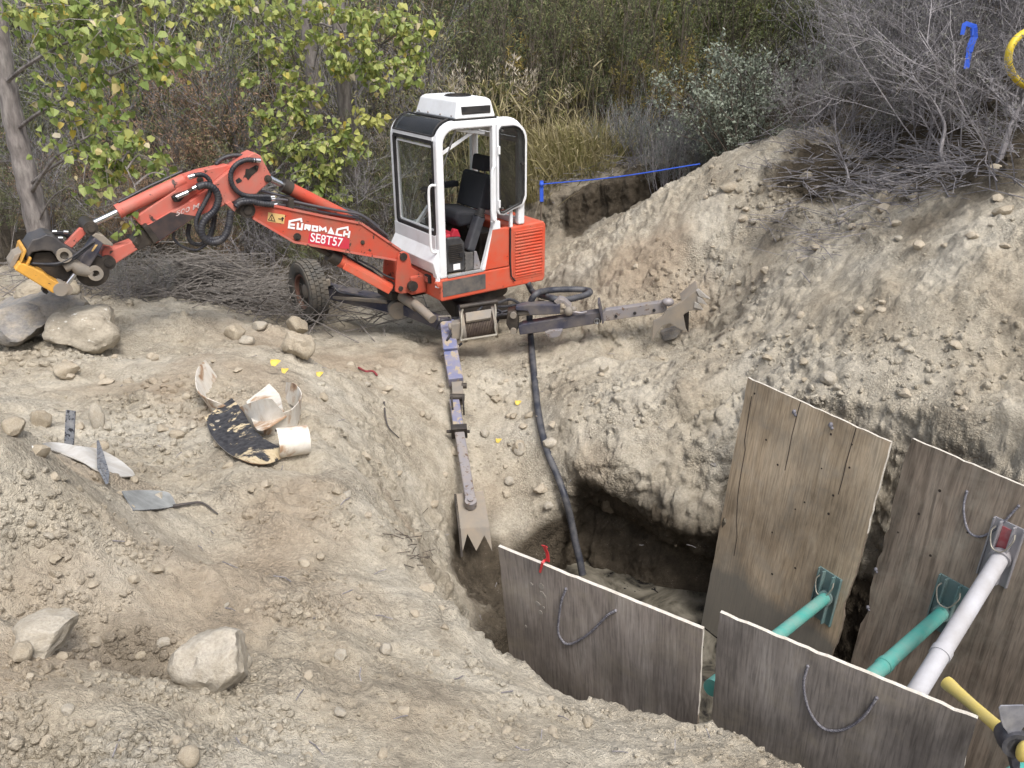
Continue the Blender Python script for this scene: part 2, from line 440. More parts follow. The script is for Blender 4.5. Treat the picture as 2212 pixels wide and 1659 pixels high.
# ---- soil material: dry dust, brown subsoil, damp soil low in the pit and where freshly turned
def soil_mat():
    m, nt, b = _nodes('soil'); v = coord(nt)
    damp = nt.nodes.new('ShaderNodeAttribute'); damp.attribute_name = 'damp'
    tint = nt.nodes.new('ShaderNodeAttribute'); tint.attribute_name = 'tint'
    n1 = noise(nt, v, 1.3, 6, 0.6, 0.3); n2 = noise(nt, v, 7, 8, 0.68); n3 = noise(nt, v, 46, 6, 0.7); n4 = noise(nt, v, 170, 3, 0.6)
    dry = ramp(nt, n1, [(0.30, (0.375, 0.318, 0.238)), (0.48, (0.48, 0.424, 0.332)), (0.68, (0.56, 0.512, 0.422))])
    grit = ramp(nt, n2, [(0.30, g3(0.72)), (0.52, g3(1.0)), (0.75, g3(1.12))])
    c = mixc(nt, 1.0, dry, grit, 'MULTIPLY')
    fine = ramp(nt, n3, [(0.28, g3(0.68)), (0.5, g3(1.0)), (0.75, g3(1.16))])
    c = mixc(nt, 0.75, c, fine, 'MULTIPLY')
    c = mixc(nt, tint.outputs['Fac'], c, (0.385, 0.305, 0.22, 1))
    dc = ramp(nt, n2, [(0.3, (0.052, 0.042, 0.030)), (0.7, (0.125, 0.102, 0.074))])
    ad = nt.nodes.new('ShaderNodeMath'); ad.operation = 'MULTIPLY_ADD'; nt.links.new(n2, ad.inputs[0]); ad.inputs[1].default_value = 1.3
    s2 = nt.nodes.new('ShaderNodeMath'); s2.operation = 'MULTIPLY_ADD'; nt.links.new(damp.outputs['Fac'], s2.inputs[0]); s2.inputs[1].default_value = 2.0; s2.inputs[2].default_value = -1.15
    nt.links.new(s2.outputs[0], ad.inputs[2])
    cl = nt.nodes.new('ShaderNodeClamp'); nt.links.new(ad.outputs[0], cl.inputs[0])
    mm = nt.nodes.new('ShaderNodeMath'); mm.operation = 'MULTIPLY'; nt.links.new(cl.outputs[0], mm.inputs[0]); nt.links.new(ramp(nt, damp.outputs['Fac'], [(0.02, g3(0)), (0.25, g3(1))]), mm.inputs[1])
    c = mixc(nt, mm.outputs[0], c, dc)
    # crumbs: cells of slightly different tone, with relief
    nd = nt.nodes.new('ShaderNodeTexNoise'); nd.inputs['Scale'].default_value = 21; nd.inputs['Detail'].default_value = 4; nt.links.new(v, nd.inputs['Vector'])
    wv = nt.nodes.new('ShaderNodeVectorMath'); wv.operation = 'MULTIPLY_ADD'; nt.links.new(nd.outputs['Color'], wv.inputs[0]); wv.inputs[1].default_value = (0.035, 0.035, 0.035); nt.links.new(v, wv.inputs[2])
    vc = nt.nodes.new('ShaderNodeTexVoronoi'); vc.inputs['Scale'].default_value = 58; nt.links.new(wv.outputs[0], vc.inputs['Vector'])
    vd = nt.nodes.new('ShaderNodeTexVoronoi'); vd.inputs['Scale'].default_value = 150; nt.links.new(wv.outputs[0], vd.inputs['Vector'])
    cm = ramp(nt, noise(nt, v, 2.0, 5, 0.6), [(0.47, g3(0.0)), (0.62, g3(1))])
    sepc = nt.nodes.new('ShaderNodeSeparateColor'); nt.links.new(vc.outputs['Color'], sepc.inputs[0])
    c = mixc(nt, 0.55, c, ramp(nt, sepc.outputs[0], [(0.0, g3(0.80)), (0.5, g3(1.0)), (1.0, g3(1.10))]), 'MULTIPLY')
    edge = ramp(nt, vc.outputs['Distance'], [(0.30, g3(1)), (0.70, g3(0.78))])
    c = mixc(nt, cm, c, mixc(nt, 1.0, c, edge, 'MULTIPLY'))
    # pale grit specks
    vo = nt.nodes.new('ShaderNodeTexVoronoi'); vo.inputs['Scale'].default_value = 42; nt.links.new(v, vo.inputs['Vector'])
    sp = ramp(nt, vo.outputs['Distance'], [(0.10, g3(1)), (0.17, g3(0))])
    gate = ramp(nt, n2, [(0.5, g3(0)), (0.62, g3(0.55))])
    mg = nt.nodes.new('ShaderNodeMath'); mg.operation = 'MULTIPLY'; nt.links.new(sp, mg.inputs[0]); nt.links.new(gate, mg.inputs[1])
    c = mixc(nt, mg.outputs[0], c, (0.5, 0.46, 0.39, 1))
    nt.links.new(c, b.inputs['Base Color'])
    b.inputs['Roughness'].default_value = 0.95; b.inputs['Specular IOR Level'].default_value = 0.12
    h = nt.nodes.new('ShaderNodeMath'); h.operation = 'MULTIPLY_ADD'; nt.links.new(n3, h.inputs[0]); h.inputs[1].default_value = 0.9
    h2 = nt.nodes.new('ShaderNodeMath'); h2.operation = 'MULTIPLY_ADD'; nt.links.new(n4, h2.inputs[0]); h2.inputs[1].default_value = 0.35; nt.links.new(n2, h2.inputs[2])
    nt.links.new(h2.outputs[0], h.inputs[2])
    b1 = nt.nodes.new('ShaderNodeMath'); b1.operation = 'MULTIPLY'; nt.links.new(vc.outputs['Distance'], b1.inputs[0]); nt.links.new(cm, b1.inputs[1])
    b2 = nt.nodes.new('ShaderNodeMath'); b2.operation = 'MULTIPLY_ADD'; nt.links.new(b1.outputs[0], b2.inputs[0]); b2.inputs[1].default_value = -0.75; nt.links.new(h.outputs[0], b2.inputs[2])
    b3 = nt.nodes.new('ShaderNodeMath'); b3.operation = 'MULTIPLY_ADD'; nt.links.new(vd.outputs['Distance'], b3.inputs[0]); b3.inputs[1].default_value = -0.30; nt.links.new(b2.outputs[0], b3.inputs[2])
    bump(nt, b, b3.outputs[0], 0.9, 0.026)
    return m
M_SOIL = soil_mat()

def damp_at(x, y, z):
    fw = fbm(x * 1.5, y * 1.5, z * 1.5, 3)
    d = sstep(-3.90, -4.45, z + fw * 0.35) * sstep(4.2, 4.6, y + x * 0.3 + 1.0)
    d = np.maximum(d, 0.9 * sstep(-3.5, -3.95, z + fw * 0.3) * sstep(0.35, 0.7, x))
    # freshly turned soil at the head of the spoil ridge; darker spots in foreground hollows
    for cx, cy, r, a in ((3.2, 8.9, 0.75, .9), (2.75, 8.4, 0.5, .55), (3.6, 8.2, 0.5, .7), (2.2, 7.9, 0.3, .35), (0.55, 9.6, 0.45, .5), (0.9, 9.4, 0.4, .4), (-1.45, 2.45, 0.3, .5), (-1.2, 2.75, 0.28, .4), (-1.9, 3.1, 0.3, .35), (-0.62, 2.35, 0.25, .3), (-1.7, 1.75, 0.2, .5)):
        d = np.maximum(d, a * sstep(1.0, 0.25, np.hypot(x - cx, y - cy) / r + fw * 0.6))
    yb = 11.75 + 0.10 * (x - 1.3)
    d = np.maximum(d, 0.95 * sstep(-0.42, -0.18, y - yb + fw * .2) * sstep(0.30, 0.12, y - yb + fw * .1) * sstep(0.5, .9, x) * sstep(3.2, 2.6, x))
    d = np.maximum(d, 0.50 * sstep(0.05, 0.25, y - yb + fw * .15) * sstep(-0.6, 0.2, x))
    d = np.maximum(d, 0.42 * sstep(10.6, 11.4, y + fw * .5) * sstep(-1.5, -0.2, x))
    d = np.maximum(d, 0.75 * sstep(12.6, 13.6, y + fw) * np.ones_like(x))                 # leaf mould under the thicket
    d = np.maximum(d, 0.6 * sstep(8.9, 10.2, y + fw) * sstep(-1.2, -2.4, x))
    d = np.maximum(d, 0.8 * sstep(3.0, 3.8, x - 0.10 * (y - 7) + fw * 0.7) * sstep(5.6, 7.2, y + 0.25 * (x - 3)))
    return d
def tint_at(x, y, z):
    t = 0.55 * sstep(0.05, 0.4, fbm(x * 0.7 + 11, y * 0.7, 3.3, 4)) * sstep(0.3, -0.4, x)
    for cx, cy, r, a in ((1.5, 9.0, 0.7, .75), (1.9, 8.5, 0.45, .6), (0.7, 6.3, .3, .4), (-1.3, 2.9, .6, .5), (-0.9, 3.1, .4, .4)):
        t = np.maximum(t, a * sstep(1.0, 0.3, np.hypot(x - cx, y - cy) / r + 0.5 * fbm(x * 2, y * 2, 1, 3)))
    return t

def build_ground():
    # grid that is finer near the camera
    ys = [0.25]
    while ys[-1] < 12.6: ys.append(ys[-1] + min(0.030, 0.008 + 0.0020 * ys[-1]))
    ys = np.array(ys); xs = np.arange(-6.4, 7.2, 0.0155)
    X, Y = np.meshgrid(xs, ys)
    # keep what the photo and a step to the side could see
    keep = np.abs(X - 0.2) < 0.74 * Y + 1.5
    H = ground_h(X, Y)
    nx, ny = len(xs), len(ys)
    idx = np.full(X.shape, -1); idx[keep] = np.arange(keep.sum())
    V = np.stack([X[keep], Y[keep], H[keep]], 1)
    a, b_, c, d = idx[:-1, :-1], idx[:-1, 1:], idx[1:, 1:], idx[1:, :-1]
    ok = (a >= 0) & (b_ >= 0) & (c >= 0) & (d >= 0)
    Fq = np.stack([a[ok], b_[ok], c[ok], d[ok]], 1)
    # split the stretched quads of the pit walls
    bm = bmesh.new()
    me = bpy.data.meshes.new('ground'); me.from_pydata(V.tolist(), [], Fq.tolist())
    bm.from_mesh(me); bm.verts.ensure_lookup_table()
    for it in range(3):
        long = [e for e in bm.edges if abs(e.verts[0].co.z - e.verts[1].co.z) > 0.032]
        if long: bmesh.ops.subdivide_edges(bm, edges=long, cuts=1, use_grid_fill=True)
    bmesh.ops.triangulate(bm, faces=[q for q in bm.faces if len(q.verts) > 4])
    # undercut: the lower part of the pit face left of the far sheets is pushed into the hill
    bm.verts.ensure_lookup_table(); n = len(bm.verts)
    V = np.array([v.co[:] for v in bm.verts]); x, y, zz = V[:, 0], V[:, 1], V[:, 2]
    dline = (x - 0.45) * 0.53 + (y - 6.30) * 0.848
    along = (x - 0.45) * 0.848 - (y - 6.30) * 0.53
    reg = sstep(-0.30, 0.10, along) * sstep(2.2, 1.6, along) * sstep(-0.9, -0.45, dline) * sstep(0.6, 0.25, dline)
    nz = np.clip(fbm(x * 2, y * 2, zz * 2, 4), -1, 1); lip = -3.62 - 0.22 * sstep(0.2, 1.0, along) + 0.10 * nz
    f = reg * (sstep(lip, lip - 0.75, zz) * (0.40 + 0.18 * nz + 0.22 * sstep(0.6, 1.2, along)) - sstep(lip - 0.25, lip, zz) * sstep(lip + 0.5, lip + 0.15, zz) * (0.06 + 0.10 * nz))
    V[:, 0] += 0.53 * f; V[:, 1] += 0.848 * f; V[:, 2] += -0.10 * reg * sstep(lip - .3, lip, zz) * sstep(lip + .4, lip, zz) * nz
    for v_, c_ in zip(bm.verts, V): v_.co = c_
    bm.normal_update()
    bm.to_mesh(me); bm.free(); me.update()
    n = len(me.vertices); co = np.empty(n * 3); me.vertices.foreach_get('co', co); co = co.reshape(-1, 3)
    no = np.empty(n * 3); me.vertices.foreach_get('normal', no); no = no.reshape(-1, 3)
    steep = sstep(0.62, 0.38, no[:, 2]) * np.maximum(sstep(9.5, 8, co[:, 1]) * sstep(-2.2, -2.6, co[:, 2]), sstep(11.2, 11.5, co[:, 1]))
    dsp = fbm(co[:, 0] * 3, co[:, 1] * 3, co[:, 2] * 3, 4) * 0.08 + np.abs(fbm(co[:, 0] * 9, co[:, 1] * 9, co[:, 2] * 9, 4)) * 0.06
    co = co + no * (dsp * steep)[:, None]
    me.vertices.foreach_set('co', co.ravel()); 
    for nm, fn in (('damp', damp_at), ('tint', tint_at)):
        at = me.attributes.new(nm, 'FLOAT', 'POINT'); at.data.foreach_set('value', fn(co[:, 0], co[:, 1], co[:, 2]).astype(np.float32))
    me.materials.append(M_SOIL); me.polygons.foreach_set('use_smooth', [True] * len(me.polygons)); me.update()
    o = bpy.data.objects.new('ground', me); COL.objects.link(o); o['kind'] = 'structure'
    # far ground: valley floor and hills out to the horizon
    xs = np.concatenate([np.linspace(-160, -12, 40), np.linspace(-11.5, 11.5, 70), np.linspace(12, 160, 40)])
    ys = np.concatenate([np.linspace(-60, 0.1, 24), np.linspace(0.4, 12.0, 34), np.linspace(12.4, 24, 40), np.linspace(26, 190, 30)])
    X, Y = np.meshgrid(xs, ys)
    xc, yc = np.clip(X, -9.5, 8.5), np.clip(Y, 0.0, 20)
    H = ground_h(xc, yc, False)
    far = np.hypot(X - xc, Y - yc)
    H = H + np.where(X > 8.5, np.minimum(far * 0.30, 14), 0) + np.where(Y > 20, np.minimum((Y - 20).clip(0) * 0.12, 14), 0) + fbm(X * 0.06, Y * 0.06, 0, 3) * np.minimum(far * 0.08, 4)
    inner = (np.abs(X - 0.2) < 0.74 * Y + 1.45) & (X > -6.35) & (X < 7.1) & (Y > 0.3) & (Y < 12.5)
    H = np.where(inner, H - 0.35 - np.where(sdist(X, Y, PIT) < 0.6, 1.6, 0), H - 0.03)
    me = bpy.data.meshes.new('terrain')
    nx = len(xs); V = np.stack([X.ravel(), Y.ravel(), H.ravel()], 1)
    Fq = [(j * nx + i, j * nx + i + 1, (j + 1) * nx + i + 1, (j + 1) * nx + i) for j in range(len(ys) - 1) for i in range(nx - 1)]
    me.from_pydata(V.tolist(), [], Fq)
    for nm, val in (('damp', 0.85), ('tint', 0.3)):
        at = me.attributes.new(nm, 'FLOAT', 'POINT'); at.data.foreach_set('value', np.full(len(V), val, np.float32))
    me.materials.append(M_SOIL); me.polygons.foreach_set('use_smooth', [True] * len(me.polygons)); me.update()
    t = bpy.data.objects.new('terrain', me); COL.objects.link(t); t['kind'] = 'structure'
    return o
ground = build_ground()

# ---- silty water standing in the bottom of the pit
def water():
    m, nt, b = _nodes('silty_water'); v = coord(nt)
    n1 = noise(nt, v, 2.2, 6, 0.6, 1.2); n2 = noise(nt, v, 9, 6, 0.65, 0.8)
    c = ramp(nt, n1, [(0.40, (0.020, 0.019, 0.018)), (0.48, (0.10, 0.09, 0.07)), (0.6, (0.19, 0.172, 0.138)), (0.75, (0.14, 0.126, 0.10))])
    k = ramp(nt, n2, [(0.34, g3(1)), (0.37, g3(0))])
    c = mixc(nt, k, c, (0.02, 0.02, 0.02, 1))
    nt.links.new(c, b.inputs['Base Color']); b.inputs['Roughness'].default_value = 0.16
    bump(nt, b, n2, 0.15, 0.01)
    mb = MB(); P = [(0.1, 6.9), (1.1, 7.0), (2.2, 5.9), (3.6, 3.9), (3.5, 2.2), (2.0, 2.4), (-0.4, 3.7), (-0.4, 5.4)]
    n = 40
    mb.add([(x, y, FLOOR) for x, y in P], [tuple(range(len(P)))])
    o = mb.build('muddy_water', m); tag(o, kind='structure')
water()
# ================================================================== the walking excavator
M_RED = worn('red_paint', (0.62, 0.085, 0.040), (0.36, 0.20, 0.14), 0.42, 4, 0.42, chip=(0.05, 0.035, 0.03), chipamt=0.02)
M_REDB = worn('boom_red_paint', (0.53, 0.070, 0.038), (0.23, 0.13, 0.09), 0.55, 4, 0.5, chip=(0.05, 0.035, 0.03), chipamt=0.045)
M_REDF = worn('faded_red_paint', (0.56, 0.105, 0.072), (0.33, 0.20, 0.16), 0.5, 4, 0.55, chip=(0.06, 0.04, 0.035), chipamt=0.05)
M_WHITE = worn('white_cab_paint', (0.78, 0.79, 0.80), (0.45, 0.41, 0.36), 0.22, 5, 0.38, chip=(0.12, 0.09, 0.07), chipamt=-0.02)
M_BLACK = worn('black_rubber', (0.014, 0.014, 0.016), (0.09, 0.08, 0.07), 0.35, 7, 0.6)
M_GREASE = worn('greasy_steel', (0.022, 0.02, 0.02), (0.13, 0.105, 0.08), 0.45, 6, 0.5, metal=0.3, bumpy=0.3)
M_DKBLUE = worn('dark_blue_paint', (0.030, 0.034, 0.062), (0.24, 0.20, 0.15), 0.42, 4, 0.5, chip=(0.16, 0.13, 0.10), chipamt=0.03)
M_BLUE = worn('blue_paint_scuffed', (0.10, 0.13, 0.29), (0.34, 0.28, 0.20), 0.60, 5, 0.5, chip=(0.33, 0.27, 0.19), chipamt=0.13)
M_STEEL = worn('bare_dusty_steel', (0.26, 0.25, 0.27), (0.35, 0.29, 0.22), 0.5, 8, 0.55, metal=0.35, chip=(0.16, 0.11, 0.08), chipamt=0.08)
M_MUDSTEEL = worn('mud_caked_steel', (0.21, 0.195, 0.175), (0.33, 0.27, 0.20), 0.65, 7, 0.75, metal=0.2, bumpy=0.4)
M_CHROME = worn('chrome_rod', (0.62, 0.63, 0.65), (0.3, 0.27, 0.24), 0.15, 12, 0.22, metal=1.0, bumpy=0)
M_YELLOW = worn('yellow_coupler_paint', (0.66, 0.34, 0.055), (0.12, 0.08, 0.05), 0.35, 6, 0.5, chip=(0.03, 0.025, 0.02), chipamt=0.05)
M_HOSE = worn('hydraulic_hose', (0.018, 0.019, 0.026), (0.12, 0.11, 0.10), 0.3, 14, 0.42, bumpy=0.1)
M_TYRE = worn('old_tyre', (0.055, 0.058, 0.060), (0.21, 0.175, 0.13), 0.55, 6, 0.85, bumpy=0.5)
M_RIM = worn('rusty_rim', (0.17, 0.065, 0.045), (0.22, 0.17, 0.13), 0.5, 6, 0.7)
M_FLOORB = worn('dusty_floor', (0.34, 0.29, 0.22), (0.24, 0.19, 0.14), 0.4, 8, 0.8)
M_SEAT = worn('black_seat_cloth', (0.012, 0.013, 0.018), (0.05, 0.05, 0.05), 0.3, 5, 0.75)
M_DECAL = worn('white_decal', (0.80, 0.80, 0.80), (0.5, 0.35, 0.3), 0.18, 14, 0.5, bumpy=0)
M_STICKR = worn('red_sticker', (0.55, 0.035, 0.065), (0.45, 0.1, 0.07), 0.2, 6, 0.4, bumpy=0)
M_STICKY = worn('yellow_sticker', (0.62, 0.42, 0.17), (0.45, 0.25, 0.12), 0.3, 10, 0.5, bumpy=0)
M_GENRED = worn('red_plastic', (0.38, 0.016, 0.035), (0.2, 0.08, 0.07), 0.2, 8, 0.4)
M_ALU = worn('aluminium', (0.55, 0.56, 0.58), (0.35, 0.32, 0.28), 0.3, 10, 0.45, metal=0.6)
M_WIRE = worn('galvanised_wire', (0.35, 0.33, 0.28), (0.3, 0.25, 0.18), 0.4, 12, 0.5, metal=0.6)
M_ROPEW = worn('wire_rope', (0.085, 0.062, 0.055), (0.2, 0.16, 0.11), 0.4, 20, 0.6, metal=0.3)
def glass_mat(name, tint, gl=0.05, clear=0.85):
    m = bpy.data.materials.new(name); m.use_nodes = True; nt = m.node_tree; nt.nodes.clear()
    o = nt.nodes.new('ShaderNodeOutputMaterial'); t = nt.nodes.new('ShaderNodeBsdfTransparent'); t.inputs[0].default_value = (*tint, 1)
    g = nt.nodes.new('ShaderNodeBsdfGlossy'); g.inputs['Roughness'].default_value = gl
    d = nt.nodes.new('ShaderNodeBsdfDiffuse'); d.inputs[0].default_value = (0.12, 0.11, 0.10, 1)
    v = coord(nt); n = noise(nt, v, 4, 5, 0.6)
    lw = nt.nodes.new('ShaderNodeLayerWeight'); lw.inputs['Blend'].default_value = 0.5
    f = nt.nodes.new('ShaderNodeMath'); f.operation = 'POWER'; nt.links.new(lw.outputs['Facing'], f.inputs[0]); f.inputs[1].default_value = 4.0
    m1 = nt.nodes.new('ShaderNodeMixShader'); fm = nt.nodes.new('ShaderNodeMath'); fm.operation = 'MULTIPLY_ADD'; nt.links.new(f.outputs[0], fm.inputs[0]); fm.inputs[1].default_value = 0.5; fm.inputs[2].default_value = 0.03; nt.links.new(fm.outputs[0], m1.inputs[0]); nt.links.new(t.outputs[0], m1.inputs[1]); nt.links.new(g.outputs[0], m1.inputs[2])
    m2 = nt.nodes.new('ShaderNodeMixShader'); nt.links.new(ramp(nt, n, [(0.35, g3((1 - clear) * 0.5)), (0.75, g3(1 - clear + 0.06))]), m2.inputs[0])
    nt.links.new(m1.outputs[0], m2.inputs[1]); nt.links.new(d.outputs[0], m2.inputs[2]); nt.links.new(m2.outputs[0], o.inputs[0])
    return m
M_GLASS = glass_mat('cab_glass', (0.93, 0.95, 0.94), 0.05, 0.95)
M_DGLASS = glass_mat('tinted_glass', (0.50, 0.51, 0.51), 0.08, 0.90)

C0 = Vector((-0.758, 8.50, -2.82))
EA, EB, EZ = Vector((0.8187, 0.5737, 0)), Vector((-0.5737, 0.8187, 0)), Vector((0, 0, 1))
def e(a, b, c): return C0 + EA * a + EB * b + EZ * c
def onb(u, v, b): return onp(u, v, EB, C0 + EB * b)
K1 = lambda x, y: (0.144 * x, 442.4 + 0.144 * y)
K2 = lambda x, y: (265.4 + 0.16 * x, 309.7 + 0.16 * y)
K3 = lambda x, y: (530.9 + 0.16 * x, 309.7 + 0.16 * y)
K4 = lambda x, y: (601.7 + 0.16 * x, 513.2 + 0.16 * y)
K7 = lambda x, y: (902.5 + 0.136 * x, 619.4 + 0.136 * y)
K8 = lambda x, y: (1061.8 + 0.224 * x, 575.1 + 0.224 * y)

exc_base = Vector((-0.48, 9.3, gz(-0.48, 9.3)))
EXC = thing('excavator', 'red and white walking excavator with open glass cab, standing above the pit', 'excavator', exc_base)
def part(mb, name, mat, parent=None, **k): return mb.build(name, mat, parent if parent is not None else EXC, **k)
def bxe(a0, a1, b0, b1, c0, c1, mb=None):
    mb = mb or MB()
    return mb.box(e((a0 + a1) / 2, (b0 + b1) / 2, (c0 + c1) / 2), (abs(a1 - a0), abs(b1 - b0), abs(c1 - c0)), EA, EB, EZ)
def side_prism(pts, b0, b1, mb=None):
    mb = mb or MB()
    return mb.prism([e(a, b0, c) for a, c in pts], EB * (b1 - b0))
def arc(ca, cc, r, t0, t1, n=8):
    return [(ca + r * math.cos(math.radians(t0 + (t1 - t0) * i / n)), cc + r * math.sin(math.radians(t0 + (t1 - t0) * i / n))) for i in range(n + 1)]

# ---- house: deck, hood with louvres, side cover
mb = side_prism([(-0.0, 0.0), (1.37, 0.0), (1.395, 0.05), (1.395, 0.25), (-0.0, 0.25)], 0.0, 1.02)
part(mb, 'deck', M_RED, bevel=0.018)
part(bxe(0.02, 0.568, -0.004, 0.004, 0.05, 0.22), 'step_plate', worn('scuffed_grip_plate', (0.06, 0.062, 0.066), (0.20, 0.17, 0.14), 0.6, 9, 0.7))
hood = part(side_prism([(0.905, 0.055), (1.37, 0.055), (1.395, 0.09), (1.395, 0.66), (1.36, 0.70), (0.905, 0.69)], -0.004, 1.02), 'engine_hood', M_RED, bevel=0.028, seg=3)
part(MB().sweep([e(a, -0.006, c) for a, c in [(0.955, 0.11), (1.345, 0.11), (1.345, 0.635), (0.955, 0.635)]], 0.016, 0.012, EB, True), 'louvre_frame', M_RED, hood, bevel=0.003)
for k in range(14):
    c = 0.128 + k * 0.0362
    s_ = MB().prism([e(0.965, b, cc) for b, cc in [(-0.002, c - 0.004), (-0.017, c + 0.006), (-0.017, c + 0.020), (-0.002, c + 0.026)]], EA * 0.37)
    o = part(s_, 'slat', M_RED, hood, bevel=0.003)
part(MB().tube([e(0.897, -0.012, 0.69), e(0.893, -0.012, 0.30), e(0.905, -0.016, 0.14), e(0.955, -0.02, 0.075)], 0.009, 6), 'rubber_seal', M_BLACK, hood, smooth=True)
part(side_prism([(0.560, 0.256), (0.886, 0.256), (0.886, 0.692), (0.668, 0.70)], -0.003, 0.06), 'side_cover', M_RED, bevel=0.010)

# ---- cab
cab = thing('cab', None, None, e(0.55, 0.5, 0.25)); del cab['label']; del cab['category']
cab.parent = EXC; cab.location = Vector(cab['_w']) - exc_base
def cp(mb, name, mat, **k): return mb.build(name, mat, cab, **k)
prof = [(0.045, 0.25), (0.045, 1.62)] + [(0.045 + 0.19 - 0.19 * math.cos(t), 1.62 + 0.19 * math.sin(t)) for t in np.linspace(0.2, math.pi / 2, 7)] + [(0.86, 1.81)] + [(0.86 + 0.2 * math.sin(t), 1.61 + 0.2 * math.cos(t)) for t in np.linspace(0.2, math.pi / 2, 7)] + [(1.06, 0.70)]
mb = MB()
for b in (0.04, 0.965):
    mb.sweep([e(a, b, c) for a, c in prof], 0.085, 0.075, EB)
cp(mb, 'frame', M_WHITE, bevel=0.018, seg=3)
# B post, lower strut, sills
mb = MB(); mb.sweep([e(0.705, 0.03, 1.78), e(0.705, 0.03, 0.73), e(0.555, 0.03, 0.26)], 0.052, 0.06, EB)
mb.box(e(0.72, 0.02, 0.735), (0.10, 0.05, 0.09), EA, EB, EZ)
cp(mb, 'door_post', M_WHITE, bevel=0.008)
cp(MB().sweep([e(0.93, 0.03, 0.68), e(0.93, 0.03, 0.92)], 0.035, 0.035, EB), 'rear_post', M_WHITE, bevel=0.006)
cp(bxe(0.09, 0.55, -0.004, 0.05, 0.252, 0.268), 'door_sill', M_ALU)
cp(bxe(0.03, 1.0, 0.03, 0.99, 0.251, 0.262), 'floor', M_FLOORB)
# roof
rp = [(0.235 - 0.19 * math.cos(t), 1.62 + 0.215 * math.sin(t)) for t in np.linspace(0.95, math.pi / 2, 6)] + [(0.86, 1.842)] + [(0.86 + 0.2 * math.sin(t), 1.635 + 0.205 * math.cos(t)) for t in np.linspace(0.25, 1.45, 6)]
top = rp; mb = side_prism(top + [(a * 0.985 + 0.008, c - 0.028) for a, c in top[::-1]], 0.06, 0.945)
cp(mb, 'roof_panel', M_WHITE, smooth=True)
fp = [(0.225 - 0.222 * math.cos(t), 1.64 + 0.222 * math.sin(t)) for t in np.linspace(0.30, 1.46, 8)]
rw = cp(side_prism(fp + [(a + 0.012, c - 0.018) for a, c in fp[::-1]], 0.085, 0.925), 'roof_window', M_DGLASS, smooth=True)
mb = MB(); mb.sweep([e(a, 0.085, c + 0.004) for a, c in fp] + [e(a, 0.925, c + 0.004) for a, c in fp[::-1]], 0.02, 0.02, (EA * -0.6 + EZ * 0.8), True)
mb2 = MB()
mb2.tube([e(a - .003, 0.085, c + 0.004) for a, c in fp] + [e(a - .003, 0.925, c + 0.004) for a, c in fp[::-1]] + [e(fp[0][0] - .003, 0.085, fp[0][1] + .004)], 0.011, 6)
mb2.build('rubber_seal', M_BLACK, cab, smooth=True)
bkp = [(a + 0.02, c - 0.02) for a, c in fp]
cp(side_prism(bkp + [(a + 0.02, c - 0.03) for a, c in bkp[::-1]], 0.10, 0.91), 'roof_lining', M_SEAT)
# front: cross bars, window with black rubber, bent nose panel
cp(MB().sweep([e(0.028, 0.08, 1.685), e(0.028, 0.93, 1.685)], 0.05, 0.05, EA), 'front_crossbar', M_WHITE, bevel=0.008); cp(MB().sweep([e(0.03, 0.08, 0.70), e(0.03, 0.93, 0.70)], 0.03, 0.045, EA), 'front_crossbar', M_WHITE, bevel=0.008)
def rrect(b0, b1, c0, c1, r, a, n=4):
    out = []
    for cb, cc, t0 in ((b1 - r, c1 - r, 0), (b0 + r, c1 - r, 90), (b0 + r, c0 + r, 180), (b1 - r, c0 + r, 270)):
        for i in range(n + 1):
            t = math.radians(t0 + 90 * i / n); out.append(e(a, cb + r * math.cos(t), cc + r * math.sin(t)))
    return out
cp(MB().sweep(rrect(0.085, 0.925, 0.715, 1.655, 0.05, 0.018), 0.045, 0.03, EA, True), 'windscreen_rubber', M_BLACK)
cp(MB().sweep(rrect(0.115, 0.895, 0.745, 1.60, 0.03, 0.036), 0.018, 0.02, EA, True), 'windscreen_frame', M_WHITE)
cp(MB().prism(rrect(0.12, 0.89, 0.75, 1.60, 0.03, 0.03), EA * 0.005), 'windscreen', M_GLASS)
npf = [(0.0, 0.70), (0.0, 0.56), (-0.075, 0.43), (-0.02, 0.29), (0.04, 0.26), (0.055, 0.29), (-0.04, 0.43), (0.03, 0.56), (0.03, 0.70)]
cp(side_prism(npf, 0.085, 1.0), 'nose_panel', M_WHITE, bevel=0.006)
cp(side_prism([(0.0, 0.56), (-0.075, 0.43), (-0.03, 0.255), (0.055, 0.255), (0.08, 0.56)], 0.02, 0.10), 'nose_bracket', M_WHITE, bevel=0.006)
# rear and right side windows
cp(MB().sweep([e(1.06, b, c) for b, c in [(0.04, 1.60), (0.96, 1.60), (0.96, 0.74), (0.04, 0.74)]], 0.05, 0.05, EA, True), 'rear_frame', M_WHITE, bevel=0.008)
cp(bxe(1.058, 1.064, 0.07, 0.93, 0.77, 1.58), 'rear_window', M_GLASS)
mb = MB(); mb.sweep([e(0.09, 0.965, 0.62), e(1.02, 0.965, 0.66)], 0.10, 0.05, EB); mb.sweep([e(0.56, 0.965, 0.66), e(0.56, 0.965, 1.79)], 0.07, 0.05, EB)
cp(mb, 'right_side_frame', M_WHITE, bevel=0.006)
cp(bxe(0.09, 0.53, 0.960, 0.966, 0.68, 1.76), 'right_window', M_GLASS); cp(bxe(0.60, 1.02, 0.960, 0.966, 0.70, 1.76), 'right_window', M_GLASS)
cp(bxe(0.05, 1.02, 0.962, 0.99, 0.26, 0.63), 'right_side_panel', M_WHITE)
cp(bxe(1.045, 1.075, 0.04, 0.98, 0.28, 0.72), 'rear_panel', M_WHITE)
cp(bxe(0.70, 1.04, 0.30, 0.97, 0.27, 0.60), 'seat_base', M_GREASE, bevel=0.02)
